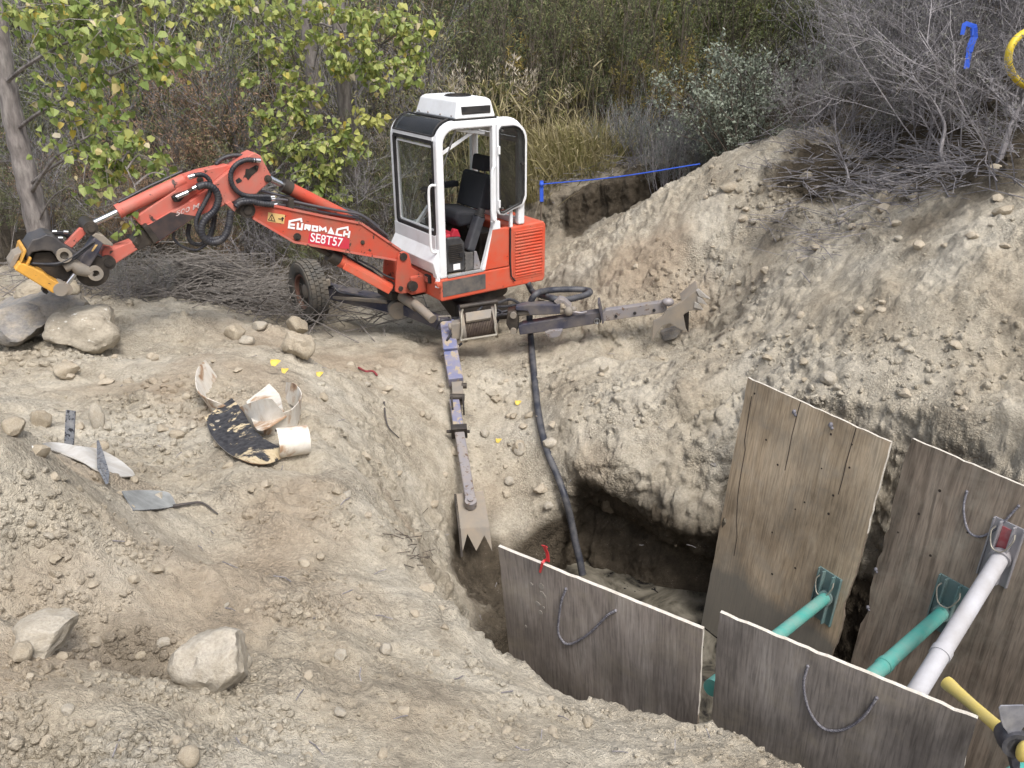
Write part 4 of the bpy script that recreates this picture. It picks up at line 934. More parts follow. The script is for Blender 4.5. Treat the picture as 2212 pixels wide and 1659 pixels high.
mb = MB(); strokes(mb, K3, [(305, 1035), (355, 960), (395, 1050)], 0.006, boomB - 0.004, True); strokes(mb, K3, [(345, 1000), (355, 1020), (340, 1030)], 0.006, boomB - 0.004); strokes(mb, K3, [(440, 1017), (485, 1022)], 0.008, boomB - 0.004); strokes(mb, K3, [(500, 995), (492, 1052)], 0.012, boomB - 0.004); strokes(mb, K3, [(480, 1010), (515, 1014)], 0.008, boomB - 0.004)
part(mb, 'warning_symbol', M_BLACK, boom)

# ---- undercarriage
part(MB().lathe([(0.0, -0.12), (0.42, -0.12), (0.42, -0.02), (0.36, 0.0), (0, 0)], e(0.70, 0.5, 0.0), EZ, 32), 'slewing_ring', M_GREASE, smooth=True)
ch = e(0.70, 0.5, -0.24)
part(MB().box(ch, (0.95, 0.62, 0.24), Vector((0.3, -0.95, 0)).normalized(), Vector((0.95, 0.3, 0)).normalized()), 'chassis', M_GREASE, bevel=0.03)
mb = MB()
for k in range(10):
    r = R_.random
    a = e(0.15 + 0.9 * r(), 0.0 + 0.25 * r(), -0.12 - 0.16 * r()); b_ = a + Vector((0.5 * (r() - .5), -0.05 - 0.1 * r(), -0.12 * r()))
    c_ = e(0.05 + 0.9 * r(), -0.05 + 0.2 * r(), -0.2 - 0.12 * r())
    mb.tube(bez([a, b_, c_], 6), 0.014, 7)
part(mb, 'chassis_hose', M_HOSE, smooth=True)
wl = lambda u, v, y: aty(u, v, y)
part(MB().beam(wl(880, 668, 8.95), wl(960, 700, 8.5), 0.13, 0.12), 'leg_bracket', M_DKBLUE, bevel=0.01)
part(MB().cyl(wl(895, 655, 8.7), wl(935, 690, 8.45), 0.05, 14).cyl(wl(868, 640, 8.9), wl(900, 662, 8.7), 0.06, 14), 'slew_ram', M_MUDSTEEL, smooth=True)
# front leg: blue boxes, sleeve, galvanised bar, toothed spade
fl = [wl(966, 700, 8.42), wl(974, 762, 8.02), wl(985, 822, 7.62), wl(988, 858, 7.36), wl(992, 932, 6.95), wl(1005, 1010, 6.52), wl(1017, 1085, 6.15)]
lu = Vector((0, -0.35, 0.94))
leg1 = part(MB().beam(fl[0], fl[1], 0.150, 0.13, lu), 'front_leg', M_BLUE, bevel=0.008)
part(MB().beam(fl[1] + Vector((0.0, 0, -0.02)), fl[2] + Vector((0, 0, -0.02)), 0.150, 0.11, lu), 'leg_cover', M_BLUE, leg1, bevel=0.008)
part(MB().beam(fl[1] + Vector((0, 0.03, 0.055)), fl[1] + Vector((0.004, -0.01, 0.045)), 0.17, 0.03, lu), 'cover_lip', M_MUDSTEEL, leg1)
part(MB().beam(fl[2] + Vector((0.01, 0, -0.05)), fl[3] + Vector((0.01, 0, -0.05)), 0.11, 0.10, lu), 'leg_joint', M_MUDSTEEL, leg1, bevel=0.006)
xr = Vector((1, 0, 0))
part(MB().cyl(fl[3] - xr * 0.07, fl[3] + xr * 0.07, 0.035, 14).cyl(fl[2] + Vector((0.09, -.06, -.03)) - xr * 0.03, fl[2] + Vector((0.09, -.06, -.03)) + xr * 0.02, 0.03, 12), 'pivot_pin', M_GREASE, leg1, smooth=True)
part(MB().beam(fl[3] + Vector((-0.03, 0, -0.05)), fl[4] + Vector((0, 0, -0.03)), 0.095, 0.10, lu), 'leg_tube', M_BLUE, leg1, bevel=0.006)
part(MB().beam(fl[3] + Vector((-0.055, 0, -0.02)), fl[3] + (fl[4] - fl[3]) * 0.4 + Vector((-0.05, 0, -0.01)), 0.016, 0.10, lu).beam(fl[3] + Vector((0.055, 0, -0.02)), fl[3] + (fl[4] - fl[3]) * 0.4 + Vector((0.055, 0, -0.01)), 0.016, 0.10, lu), 'leg_cheek', M_GREASE, leg1)
dd = (fl[4] - fl[3]).normalized()
part(MB().beam(fl[4] - dd * 0.035, fl[4] + dd * 0.03, 0.15, 0.14, lu).cyl(fl[4] - xr * 0.12, fl[4] + xr * 0.10, 0.016, 10), 'leg_sleeve', M_GREASE, leg1, bevel=0.006)
part(MB().beam(fl[4], fl[6], 0.092, 0.055, lu), 'leg_bar', M_STEEL, leg1, bevel=0.012)
d2 = (fl[6] - fl[4]).normalized()
part(MB().cyl(fl[6] - lu.normalized() * 0.045, fl[6] + lu.normalized() * 0.030, 0.052, 18).cyl(fl[6] + lu.normalized() * .03, fl[6] + lu.normalized() * 0.05, 0.024, 12), 'bar_eye', M_STEEL, leg1, smooth=True)
# spade: plate, folded blade with teeth, cheek
sp0 = fl[6] + Vector((0, 0, -0.06)); sn = Vector((0.0, -0.45, 0.89)).normalized()
def onsp(u, v, off=0): return onp(u, v, sn, sp0 + sn * off)
top = [(981, 1067), (1044, 1060), (1058, 1138), (990, 1142)]
sp = [onsp(*p) for p in top]
part(MB().prism(sp, -sn * 0.022), 'spade', M_MUDSTEEL, leg1, bevel=0.004)
bn = Vector((0, -0.75, 0.66)).normalized(); A, B = sp[3], sp[2]
ex = (B - A); dn = Vector((0.02, -0.10, -0.17))
bl = [A, B, B + dn * 1.05, B + dn * 0.35 - ex * 0.20, A + ex * 0.50 + dn * 1.0, A + ex * 0.27 + dn * 0.25, A + dn * 1.25]
part(MB().prism(bl, Vector((0, 0.022, -0.012))), 'spade_teeth', M_MUDSTEEL, leg1, bevel=0.003)
part(MB().prism([sp[0], sp[3], sp[3] + dn * 1.2, sp[3] + Vector((0, 0.06, -0.2)), sp[0] + Vector((0, 0, -0.14))], xr * 0.02), 'spade_cheek', M_GREASE, leg1)
# side leg with toothed claw
pl0 = Vector((0.07, 8.25, -3.1)); pn = Vector((-0.10, -1.0, 0)).normalized()
ons = lambda u, v, off=0.0: onp(u, v, pn, pl0 + pn * off)
def splate(px, off, th, mb=None): mb = mb or MB(); return mb.prism([ons(*p, off) for p in px], -pn * th)
sl = part(splate([K8(*p) for p in [(255, 580), (300, 560), (1045, 440), (1058, 548), (690, 610), (272, 665)]], 0, 0.13), 'side_leg', M_DKBLUE, bevel=0.010)
part(splate([K8(*p) for p in [(230, 392), (345, 372), (660, 372), (660, 462), (370, 475), (345, 432), (235, 428)]], 0.02, 0.13), 'ram_cover', M_DKBLUE, sl, bevel=0.008)
part(splate([K8(*p) for p in [(600, 345), (650, 315), (700, 330), (770, 390), (740, 420), (690, 350), (640, 372)]], 0.0, 0.13), 'cover_lug', M_STEEL, sl, bevel=0.004)
part(MB().cyl(ons(*K8(250, 455), -.06), ons(*K8(740, 430), -.06), 0.028, 12), 'leg_ram', M_MUDSTEEL, sl, smooth=True)
part(MB().ball(ons(*K8(745, 432), 0.0), 0.05, 12).ball(ons(*K8(790, 415), 0.0), 0.035, 10), 'ram_eye', M_MUDSTEEL, sl, smooth=True)
part(MB().tube(bez([ons(*K8(*p), 0.02) for p in [(760, 425), (800, 440), (860, 450), (920, 440)]], 5), 0.012, 6), 'strap', M_STEEL, sl, smooth=True)
part(splate([K8(*p) for p in [(1068, 455), (1100, 425), (1660, 345), (1690, 360), (1690, 445), (1080, 535)]], -0.02, 0.09), 'leg_bar', M_STEEL, sl, bevel=0.008)
mb = MB()
for p in ((1200, 481), (1382, 452), (1567, 424)): c = ons(*K8(*p), -0.015); part(MB().cyl(c + pn * 0.01, c - pn * 0.11, 0.016, 12), 'bar_hole', M_BLACK, sl, smooth=True)
part(splate([K8(*p) for p in [(1022, 360), (1045, 355), (1085, 545), (1068, 560)]], 0.04, 0.20), 'leg_sleeve', M_DKBLUE, sl, bevel=0.005)
part(MB().tube([ons(*K8(1017 + 24 * math.cos(t), 530 + 24 * math.sin(t)), 0.012) for t in np.linspace(0, 2 * math.pi, 17)], 0.006, 6).tube([ons(*K8(1017, 505), 0.015), ons(*K8(1015, 556), 0.015)], 0.006, 6), 'lynch_pin', M_CHROME, sl, smooth=True)
part(splate([K8(*p) for p in [(150, 440), (240, 430), (255, 560), (245, 650), (190, 650), (140, 560)]], 0.03, 0.20), 'leg_hinge', M_GREASE, sl, bevel=0.012)
mb = MB()
for p in ((212, 468), (212, 620)): c = ons(*K8(*p), 0.03); part(MB().cyl(c + pn * 0.03, c - pn * 0.2, 0.034, 14), 'pivot_pin', M_MUDSTEEL, sl, smooth=True)
part(splate([K8(*p) for p in [(510, 640), (560, 620), (690, 610), (660, 680), (590, 695), (545, 690)]], 0.04, 0.18), 'foot_bracket', M_STEEL, sl, bevel=0.01)
part(MB().ball(ons(*K8(1700, 345), 0.0), 0.055, 12, (1.2, .9, .8)), 'claw_knuckle', M_STEEL, sl, smooth=True)
claw = [K8(*p) for p in [(1560, 530), (1640, 490), (1690, 420), (1830, 345), (1960, 245), (1990, 228), (2030, 270), (2110, 318), (2015, 290), (2030, 325), (2078, 374), (1990, 345), (2005, 375), (2042, 425), (1900, 430), (1850, 470), (1880, 640), (1800, 600), (1720, 550), (1650, 575), (1600, 640), (1545, 730)]]
part(splate(claw, 0.06, 0.028), 'claw', M_MUDSTEEL, sl, bevel=0.005)
M_TOOTH = worn('worn_tooth_steel', (0.42, 0.40, 0.37), (0.30, 0.25, 0.19), 0.4, 12, 0.5, metal=0.3)
for tri in ([(1975, 238), (2000, 226), (2112, 319), (2000, 292)], [(1985, 292), (2030, 312), (2080, 375), (1985, 348)], [(1960, 345), (2000, 362), (2044, 426), (1950, 400)]):
    part(splate([K8(*p) for p in tri], 0.072, 0.05), 'tooth', M_TOOTH, sl, bevel=0.004)
part(MB().prism([ons(*K8(1830, 345), 0.06), ons(*K8(1985, 232), 0.06), ons(*K8(1985, 232), 0.06) - pn * 0.22 + Vector((0, 0, .04)), ons(*K8(1830, 345), 0.06) - pn * 0.22 + Vector((0, 0, 0.02))], Vector((0.02, 0, -0.025))), 'claw_back', M_MUDSTEEL, sl, bevel=0.004)
part(splate([K8(*p) for p in [(1850, 470), (1905, 440), (1900, 640), (1875, 600)]], -0.12, 0.02), 'claw_cheek', M_GREASE, sl)
# winch with wire rope
wc = aty(1035, 700, 8.28); wx = Vector((0.985, 0.12, 0.12)).normalized()
win = part(MB().cyl(wc - wx * 0.19, wc - wx * 0.15, 0.17, 24).cyl(wc + wx * 0.15, wc + wx * 0.18, 0.17, 24), 'winch', M_MUDSTEEL, smooth=True)
rp = MB(); k = 0
pts = []
for i in range(17 * 14):
    t = i / 14; a = 2 * math.pi * t
    u1 = wx.orthogonal().normalized(); u2 = wx.cross(u1)
    pts.append(wc + wx * (-0.145 + 0.29 * t / 17) + (u1 * math.cos(a) + u2 * math.sin(a)) * 0.135)
rp.tube(pts, 0.0085, 5)
part(rp, 'wire_rope', M_ROPEW, win, smooth=True)
part(MB().cyl(wc - wx * 0.15, wc + wx * 0.15, 0.128, 20), 'drum', M_ROPEW, win, smooth=True)
up = Vector((0, 0, 1)); fr = Vector((0, -1, 0))
mbw = MB().prism([wc - wx * 0.14 + fr * 0.05 + up * 0.145, wc + wx * 0.14 + fr * 0.05 + up * 0.145, wc + wx * 0.13 + fr * 0.13 + up * 0.075, wc - wx * 0.13 + fr * 0.135 + up * 0.075], fr * 0.02 + up * 0.03)
part(mbw, 'rope_cover', M_MUDSTEEL, win, bevel=0.006)
gd = MB()
for s_ in (-1, 1): gd.tube(bez([wc + wx * 0.17 * s_ + up * 0.20, wc + wx * 0.18 * s_ + fr * 0.10 + up * 0.15, wc + wx * 0.175 * s_ + fr * 0.17 - up * 0.0, wc + wx * 0.19 * s_ + fr * 0.19 - up * 0.08], 5), 0.011, 8)
gd.tube([wc - wx * 0.19 + fr * 0.19 - up * 0.08, wc + wx * 0.19 + fr * 0.19 - up * 0.08], 0.013, 8)
part(gd, 'rope_guard', M_WIRE, win, smooth=True)
part(MB().cyl(wc - wx * 0.20 + up * 0.22, wc + wx * 0.20 + up * 0.22, 0.026, 12), 'guide_roller', M_GREASE, win, smooth=True)
part(MB().box(wc - wx * 0.24 + fr * 0.06, (0.10, 0.12, 0.18), wx, fr).cyl(wc - wx * .32 + fr * .08 + up * 0.05, wc - wx * .26 + fr * .08 + up * .05, 0.04, 10), 'winch_motor', M_MUDSTEEL, win, bevel=0.01)
mb = MB()
mb.tube(bez([wc - wx * 0.28 + fr * 0.1, wc - wx * 0.34 + fr * 0.14 - up * 0.1, wc - wx * 0.28 + fr * 0.12 - up * 0.2, wc - wx * 0.18 + fr * 0.12 - up * 0.14], 6), 0.014, 7)
mb.tube(bez([wc - wx * 0.30 + up * 0.1, wc - wx * 0.40 + fr * 0.05 + up * 0.12, wc - wx * 0.46 + up * 0.02], 6), 0.014, 7)
mb.tube(bez([wc + wx * 0.2 + up * 0.2, wc + wx * 0.34 + up * 0.22, wc + wx * 0.46 + up * 0.12, wc + wx * 0.40 + up * 0.06], 6), 0.015, 7)
mb.tube(bez([wc + wx * 0.2 + up * 0.16, wc + wx * 0.32 + up * 0.15, wc + wx * 0.50 + up * 0.16], 6), 0.013, 7)
part(mb, 'chassis_hose', M_HOSE, smooth=True)
part(MB().tube([wl(*K7(345, 600), 8.4), wl(*K7(335, 475), 8.42), wl(*K7(515, 465), 8.42), wl(*K7(545, 600), 8.4)], 0.010, 6), 'leg_hoop', M_WIRE, smooth=True)
# wheel on its arm
wcen = Vector((-2.43, 9.50, 0)); wcen.z = aty(668, 628, 9.50).z
axw = Vector((-0.80, -0.56, 0.03)).normalized()       # outer face looks left and at the camera
wheel = thing('wheel', None, None, wcen); del wheel['label']; del wheel['category']; wheel.parent = EXC; wheel.location = wcen - exc_base
RW, WW = 0.375, 0.24
MB().lathe([(0.205, 0.045), (0.235, 0.10), (0.30, 0.118), (0.335, 0.112), (0.358, 0.085), (RW - 0.012, 0.05), (RW - 0.012, -0.05), (0.358, -0.085), (0.335, -0.112), (0.30, -0.118), (0.235, -0.10), (0.205, -0.045), (0.205, 0.045)], wcen, axw, 48).build('tyre', M_TYRE, wheel, smooth=True)
tr = MB(); u1 = axw.orthogonal().normalized(); u2 = axw.cross(u1)
for k in range(40):
    for row, (hh, ww_, off) in enumerate(((0.078, 0.050, 0.0), (0.026, 0.042, 0.5), (-0.026, 0.042, 0.0), (-0.078, 0.050, 0.5))):
        a = 2 * math.pi * (k + off) / 40 + R_.uniform(-.01, .01); rad = u1 * math.cos(a) + u2 * math.sin(a); tg = axw.cross(rad)
        tr.box(wcen + rad * (RW - 0.012 - (0.012 if abs(hh) > .05 else 0)) + axw * hh, (ww_, 0.046, 0.03), axw, tg, rad)
t_ = tr.build('tread', M_TYRE, wheel); t_['kind'] = 'stuff'
MB().lathe([(0.0, 0.0), (0.13, 0.0), (0.145, 0.03), (0.185, 0.045), (0.19, 0.085), (0.207, 0.092), (0.212, 0.07), (0.207, 0.0), (0.2, -0.09)], wcen, axw, 36).build('rim', M_RIM, wheel, smooth=True)
MB().lathe([(0.0, 0.055), (0.07, 0.055), (0.09, 0.04), (0.09, -0.02)], wcen, axw, 24).build('hub', M_MUDSTEEL, wheel, smooth=True)
part(MB().beam(wcen - axw * 0.10 + Vector((0, 0, 0.02)), wl(860, 662, 9.1), 0.16, 0.15, (0, 0, 1), 0.17, 0.17), 'wheel_arm', M_DKBLUE, bevel=0.012)
part(MB().beam(wl(722, 640, 9.42), wl(840, 650, 9.05), 0.10, 0.05), 'arm_ram', M_MUDSTEEL, bevel=0.012)
part(MB().tube(bez([wl(708, 622, 9.4), wl(720, 618, 9.35), wl(735, 632, 9.3), wl(780, 640, 9.2), wl(830, 652, 9.05), wl(850, 645, 9.0)], 5), 0.014, 7), 'hydraulic_hose', M_HOSE, smooth=True)
part(MB().box(wl(708, 612, 9.45), (0.06, 0.06, 0.10)), 'arm_lug', M_MUDSTEEL, bevel=0.01)
part(MB().lathe([(0, -0.08), (0.10, -0.08), (0.11, 0.0), (0.10, 0.08), (0, 0.08)], wl(858, 668, 9.0), Vector((0.25, -1, 0.1)), 18), 'arm_hinge', M_MUDSTEEL, smooth=True)
part(bxe(-0.30, 0.25, 0.6, 0.95, -0.10, 0.0), 'belly_plate', M_GREASE, bevel=0.02)
# ================================================================== trench sheets, struts and the things lying about
def ply_mat(name, cols, streak=1.0, seed=0.0, grey=0.0, pale=None):
    """weathered plywood: grain runs along local Z"""
    m, nt, b = _nodes(name)
    v = coord(nt)
    mp = nt.nodes.new('ShaderNodeMapping'); mp.inputs['Scale'].default_value = (4.2, 4.2, 0.95); mp.inputs['Location'].default_value = (seed, seed * 2, seed)
    nt.links.new(v, mp.inputs[0])
    mp2 = nt.nodes.new('ShaderNodeMapping'); mp2.inputs['Scale'].default_value = (75, 75, 4.5); mp2.inputs['Location'].default_value = (seed, 0, seed); nt.links.new(v, mp2.inputs[0])
    mp3 = nt.nodes.new('ShaderNodeMapping'); mp3.inputs['Location'].default_value = (seed * 3, 0, seed); nt.links.new(v, mp3.inputs[0])
    n1 = noise(nt, mp.outputs[0], 1.0, 6, 0.6, 1.4); n2 = noise(nt, mp2.outputs[0], 1.0, 4, 0.6, 0.4); n3 = noise(nt, mp3.outputs[0], 1.6, 5, 0.6, 0.3)
    wv = nt.nodes.new('ShaderNodeTexWave'); wv.wave_type = 'BANDS'; wv.bands_direction = 'X'; wv.inputs['Scale'].default_value = 0.55; wv.inputs['Distortion'].default_value = 14; wv.inputs['Detail'].default_value = 4; wv.inputs['Detail Scale'].default_value = 0.9
    nt.links.new(mp.outputs[0], wv.inputs['Vector'])
    c = ramp(nt, n1, [(0.18, tuple(x * 1.12 for x in cols[0])), (0.5, tuple(x * 1.12 for x in cols[1])), (0.85, tuple(x * 1.12 for x in cols[2]))])
    c = mixc(nt, 1.0, c, ramp(nt, n2, [(0.36, g3(0.70)), (0.56, g3(1.04))]), 'MULTIPLY')
    c = mixc(nt, 0.5 * streak, c, ramp(nt, wv.outputs['Fac'], [(0.05, g3(0.38)), (0.35, g3(1.0)), (1, g3(1.05))]), 'MULTIPLY')
    dst = ramp(nt, noise(nt, mp3.outputs[0], 3.6, 7, 0.68, 0.5), [(0.50, g3(0)), (0.66, g3(0.55))]); c = mixc(nt, dst, c, (0.36, 0.315, 0.25, 1))
    big = ramp(nt, n3, [(0.35, g3(0.62)), (0.62, g3(1.12))])
    c = mixc(nt, 0.9, c, big, 'MULTIPLY')
    if pale is not None:      # dried silt along the foot of the sheet
        sx = nt.nodes.new('ShaderNodeSeparateXYZ'); nt.links.new(v, sx.inputs[0])
        ma = nt.nodes.new('ShaderNodeMath'); ma.operation = 'MULTIPLY_ADD'; nt.links.new(n3, ma.inputs[0]); ma.inputs[1].default_value = 0.55; nt.links.new(sx.outputs['Z'], ma.inputs[2])
        m2 = nt.nodes.new('ShaderNodeMath'); m2.operation = 'MULTIPLY_ADD'; nt.links.new(ma.outputs[0], m2.inputs[0]); m2.inputs[1].default_value = 0.5; m2.inputs[2].default_value = 0.5 - 0.5 * pale[0]
        k = ramp(nt, m2.outputs[0], [(0.47, g3(0.85)), (0.56, g3(0))])
        c = mixc(nt, k, c, pale[1])
    nt.links.new(c, b.inputs['Base Color']); b.inputs['Roughness'].default_value = 0.82; b.inputs['Specular IOR Level'].default_value = 0.2
    ad = nt.nodes.new('ShaderNodeMath'); ad.operation = 'ADD'; nt.links.new(n2, ad.inputs[0]); nt.links.new(n1, ad.inputs[1])
    bump(nt, b, ad.outputs[0], 0.35, 0.006)
    return m
M_EDGE = worn('raw_plywood_edge', (0.60, 0.57, 0.51), (0.33, 0.27, 0.20), 0.45, 25, 0.8, bumpy=0.5)
M_EDGED = worn('dark_plywood_edge', (0.20, 0.16, 0.12), (0.10, 0.08, 0.06), 0.4, 25, 0.85, bumpy=0.5)
PLY = [ply_mat('tan_plywood', ((0.31, 0.238, 0.155), (0.44, 0.345, 0.238), (0.52, 0.44, 0.33)), 0.15, 1.3, pale=(-1.30, (0.20, 0.19, 0.165))),
       ply_mat('brown_plywood', ((0.20, 0.158, 0.12), (0.30, 0.24, 0.185), (0.40, 0.34, 0.275)), 0.9, 4.7),
       ply_mat('grey_plywood', ((0.20, 0.172, 0.15), (0.31, 0.27, 0.24), (0.43, 0.39, 0.355)), 0.4, 7.9),
       ply_mat('dark_grey_plywood', ((0.17, 0.152, 0.137), (0.28, 0.25, 0.225), (0.40, 0.365, 0.335)), 0.35, 11.2)]
NF = Vector((0.848, 0.53, 0)); NN = Vector((0.50, 0.866, 0))
SHEETS = []
def sheet(TL, dirx, lean, h, width, mat, label, jag=(0.012, 0.03), toward=None):
    """plywood sheet: local x along the top edge, z up the sheet, y its thickness"""
    X = Vector((dirx[0], dirx[1], 0)).normalized(); H = Vector((-X.y, X.x, 0))
    if H.dot(Vector((0, 1, 0))) < 0: H = -H
    down = (H * lean + Vector((0, 0, -1))).normalized(); Zu = -down; Y = Zu.cross(X).normalized()
    rr = random.Random(int(abs(TL[0]) * 100)); n = 40
    L, Rr = [], []
    for i in range(n + 1):
        z = -h * i / n
        L.append((max(0, fbm(z * 3, TL[0], 1, 4)) * jag[0] * 2 + rr.random() * 0.003, z)); Rr.append((width - max(0, float(fbm(z * 2.4, TL[1], 5, 4))) * jag[1] * 2.2 - rr.random() * 0.004, z))
    T = [(width * i / 24, -abs(rr.gauss(0, 0.0022)) - (0.006 if rr.random() < .06 else 0)) for i in range(1, 24)]
    out = [L[0]] + T + Rr + L[:0:-1]
    th = 0.019; m = len(out)
    o_ = Vector(TL)
    vs = [o_ + X * float(x) + Zu * float(z) for x, z in out] + [o_ + X * float(x) + Zu * float(z) + Y * th for x, z in out]
    mb = MB(); mb.v = [tuple(p) for p in vs]
    mb.f = [list(range(m)), list(range(2 * m - 1, m - 1, -1))]; mb.m = [0, 0]
    for i in range(m):
        j = (i + 1) % m; mb.f.append([j, i, i + m, j + m]); mb.m.append(1 if (i < 24 or i == m - 1 or 24 <= i < 36) else 2)
    o = mb.build('plywood_sheet', [mat, M_EDGE, M_EDGED])
    M = Matrix((X, Y, Zu)).transposed().to_4x4(); M.translation = o_
    o.data.transform(M.inverted()); o.matrix_world = M; o['_w'] = list(o_)
    tag(o, label, 'plywood sheet', 'plywood sheets shoring the trench'); S = dict(o=o, O=o_, X=X, Y=Y, Z=Zu, M=M); SHEETS.append(S); return S
def kid(S, mb, name, mat, **k):
    """a part fixed to a sheet, built in world space"""
    o = mb.build(name, mat, None, **k); o.data.transform(S['M'].inverted()); o.parent = S['o']; return o
TLf1 = atz(1615, 815, -2.49); TRf1 = atz(1925, 955, -2.49)
F1 = sheet(TLf1, TRf1 - TLf1, -0.085, 2.26, (TRf1 - TLf1).length, PLY[0], 'tan plywood sheet standing free of its neighbour on the far trench wall', (0.008, 0.035))
TLf2 = atz(1966, 945, -2.45); TRf2 = atz(2212, 1050, -2.45); d_ = (TRf2 - TLf2).normalized()
F2 = sheet(TLf2, d_, -0.075, 2.40, 1.22, PLY[1], 'brown swirl-grained plywood sheet behind the white strut', (0.035, 0.01))
TLn1 = atz(1075, 1180, -2.72); TRn1 = atz(1520, 1360, -2.72)
N1 = sheet(TLn1, TRn1 - TLn1, 0.13, 2.1, (TRn1 - TLn1).length, PLY[2], 'grey plywood sheet with a red ribbon on its top edge', (0.01, 0.012))
TLn2 = atz(1553, 1322, -2.77); TRn2 = atz(2112, 1553, -2.77)
N2 = sheet(TLn2, TRn2 - TLn2, 0.11, 2.1, 1.19, PLY[3], 'dark grey plywood sheet with chipped white top edge and a rope loop', (0.012, 0.012))
# plain extra sheet of the far row further along, mostly outside the frame
TL3 = TLf2 + d_ * 1.30 + Vector((0.02, 0.03, 0.01))
F3 = sheet(TL3, d_, -0.08, 2.4, 1.22, PLY[1], 'brown plywood sheet at the right frame edge beyond the swirl-grained one', (0.01, 0.01))
def ons_(S, u, v, off=0.0):
    return onp(u, v, S['Y'], S['O'] + S['Y'] * off)
def front(S): return -1 if S['Y'].y > 0 else 1       # side that faces the camera
# rope loops: laid three-strand rope
M_ROPE = worn('grey_rope', (0.085, 0.08, 0.10), (0.40, 0.39, 0.41), 0.55, 60, 0.8)
def rope(S, px, r=0.0066, lift=0.012):
    f = front(S); pts = bez([ons_(S, u, v) + S['Y'] * (f * (0.002 if i in (0, len(px) - 1) else lift)) if f < 0 else ons_(S, u, v, 0.019) + S['Y'] * lift for i, (u, v) in enumerate(px)], 12)
    mb = MB()
    # twist
    for k in range(3):
        tw = []; acc = 0
        for i, p in enumerate(pts):
            if i: acc += (pts[i] - pts[i - 1]).length
            d = (pts[min(i + 1, len(pts) - 1)] - pts[max(0, i - 1)]).normalized(); a = S['Y'].cross(d).normalized(); b_ = d.cross(a)
            t = acc / 0.042 * 2 * math.pi + k * 2.0944
            tw.append(p + (a * math.cos(t) + b_ * math.sin(t)) * r * 0.55)
        mb.tube(tw, r * 0.68, 5)
    for q in (pts[0], pts[-1]): mb.ball(q, r * 1.5, 6)
    return kid(S, mb, 'rope_handle', M_ROPE, smooth='all')
KR = lambda x, y: ((1200 + x * 600 / 2212) * .8848, (1280 + y * 600 / 2212) * .8848)
KS = lambda x, y: (1681 + .24 * x, 1061.8 + .24 * y)
rope(N1, [KR(*p) for p in [(672, 580), (640, 680), (615, 840), (610, 960), (650, 1040), (700, 1065), (780, 1040), (900, 960), (1000, 860), (1060, 800), (1118, 775)]])
K2b = lambda x, y: ((1000 + x * 1500 / 2212) * .8848, (1200 + y * 1500 / 2212) * .8848)
rope(N2, [K2b(*p) for p in [(1434, 628), (1422, 680), (1428, 740), (1450, 800), (1490, 845), (1540, 855), (1590, 840), (1640, 800), (1682, 742)]])
rope(F2, [KS(*p) for p in [(1700, 0), (1680, 120), (1690, 260), (1730, 360), (1800, 400), (1880, 385), (1980, 320), (2070, 240), (2165, 130)]])
rope(F3, [(2260, 1120), (2262, 1180), (2290, 1215), (2330, 1200)])
def knot(S, u, v, r=0.018):
    f = front(S); c = ons_(S, u, v, 0 if f < 0 else 0.019); mb = MB().ball(c, r, 7, (1, 1, 1.2)).ball(c + S['X'] * r * 0.8 - S['Z'] * r, r * 0.7, 6)
    kid(S, mb, 'rope_knot', M_ROPE, smooth='all')
for u, v in ((1716, 890), (1795, 918)): knot(F1, u, v)
for u, v in ((1892, 1230), (1875, 1312)): knot(F2, u, v, 0.014)
# nail holes and knots of the tan sheet: dark plugs standing a hair proud
mb_plug = worn('dark_knot', (0.035, 0.026, 0.02), (0.1, 0.08, 0.06), 0.3, 30, 0.9)
for S, lst in ((F1, [(1655, 950), (1680, 1004), (1795, 938), (1775, 1012), (1835, 1010), (1738, 1085), (1718, 1100), (1790, 1110), (1668, 1150), (1718, 1227), (1668, 1240), (1800, 1070), (1840, 960), (1630, 850)]), (F2, [(1985, 1110), (2030, 1060), (1940, 1150), (2010, 1200), (2090, 1150)])):
    for u, v in lst:
        f = front(S); c = ons_(S, u, v, 0 if f < 0 else 0.019); r = R_.uniform(0.006, 0.011)
        kid(S, MB().cyl(c, c + S['Y'] * (f * 0.0015), r, 9), 'nail_hole', mb_plug)
# splits in the tan sheet's face
KP = lambda x, y: (1415.7 + 0.4 * x, 752.1 + 0.4 * y)
for pl in ([(520, 260), (482, 500), (486, 545), (462, 680), (445, 800), (438, 940), (442, 1020), (425, 1120)], [(785, 290), (768, 350), (738, 470), (715, 590), (700, 660)], [(1085, 430), (1030, 620), (1010, 710), (988, 790)]):
    f = front(F1); o_ = 0 if f < 0 else 0.019
    kid(F1, MB().sweep([ons_(F1, *KP(*p), o_) + F1['Y'] * (f * 0.0008) for p in pl], 0.0055, 0.0015, F1['Y']), 'split', mb_plug)
# mud splashes on the near grey sheet
M_SPL = worn('dried_mud', (0.36, 0.33, 0.29), (0.25, 0.22, 0.18), 0.4, 30, 0.9)
for x, y, r in ((450, 560, 30), (455, 620, 24), (475, 650, 20), (360, 540, 18), (415, 715, 28), (440, 790, 24), (468, 750, 14), (310, 920, 16)):
    c = ons_(N1, *KR(x, y)); r = r * 0.24 / 420; pts = [c + N1['X'] * (r * math.cos(t) * R_.uniform(.8, 1.2)) + N1['Z'] * (r * 1.2 * math.sin(t) * R_.uniform(.8, 1.2)) for t in np.linspace(0, 2 * math.pi, 11)[:-1]]
    kid(N1, MB().prism(pts, N1['Y'] * (front(N1) * 0.002)), 'mud_splash', M_SPL)

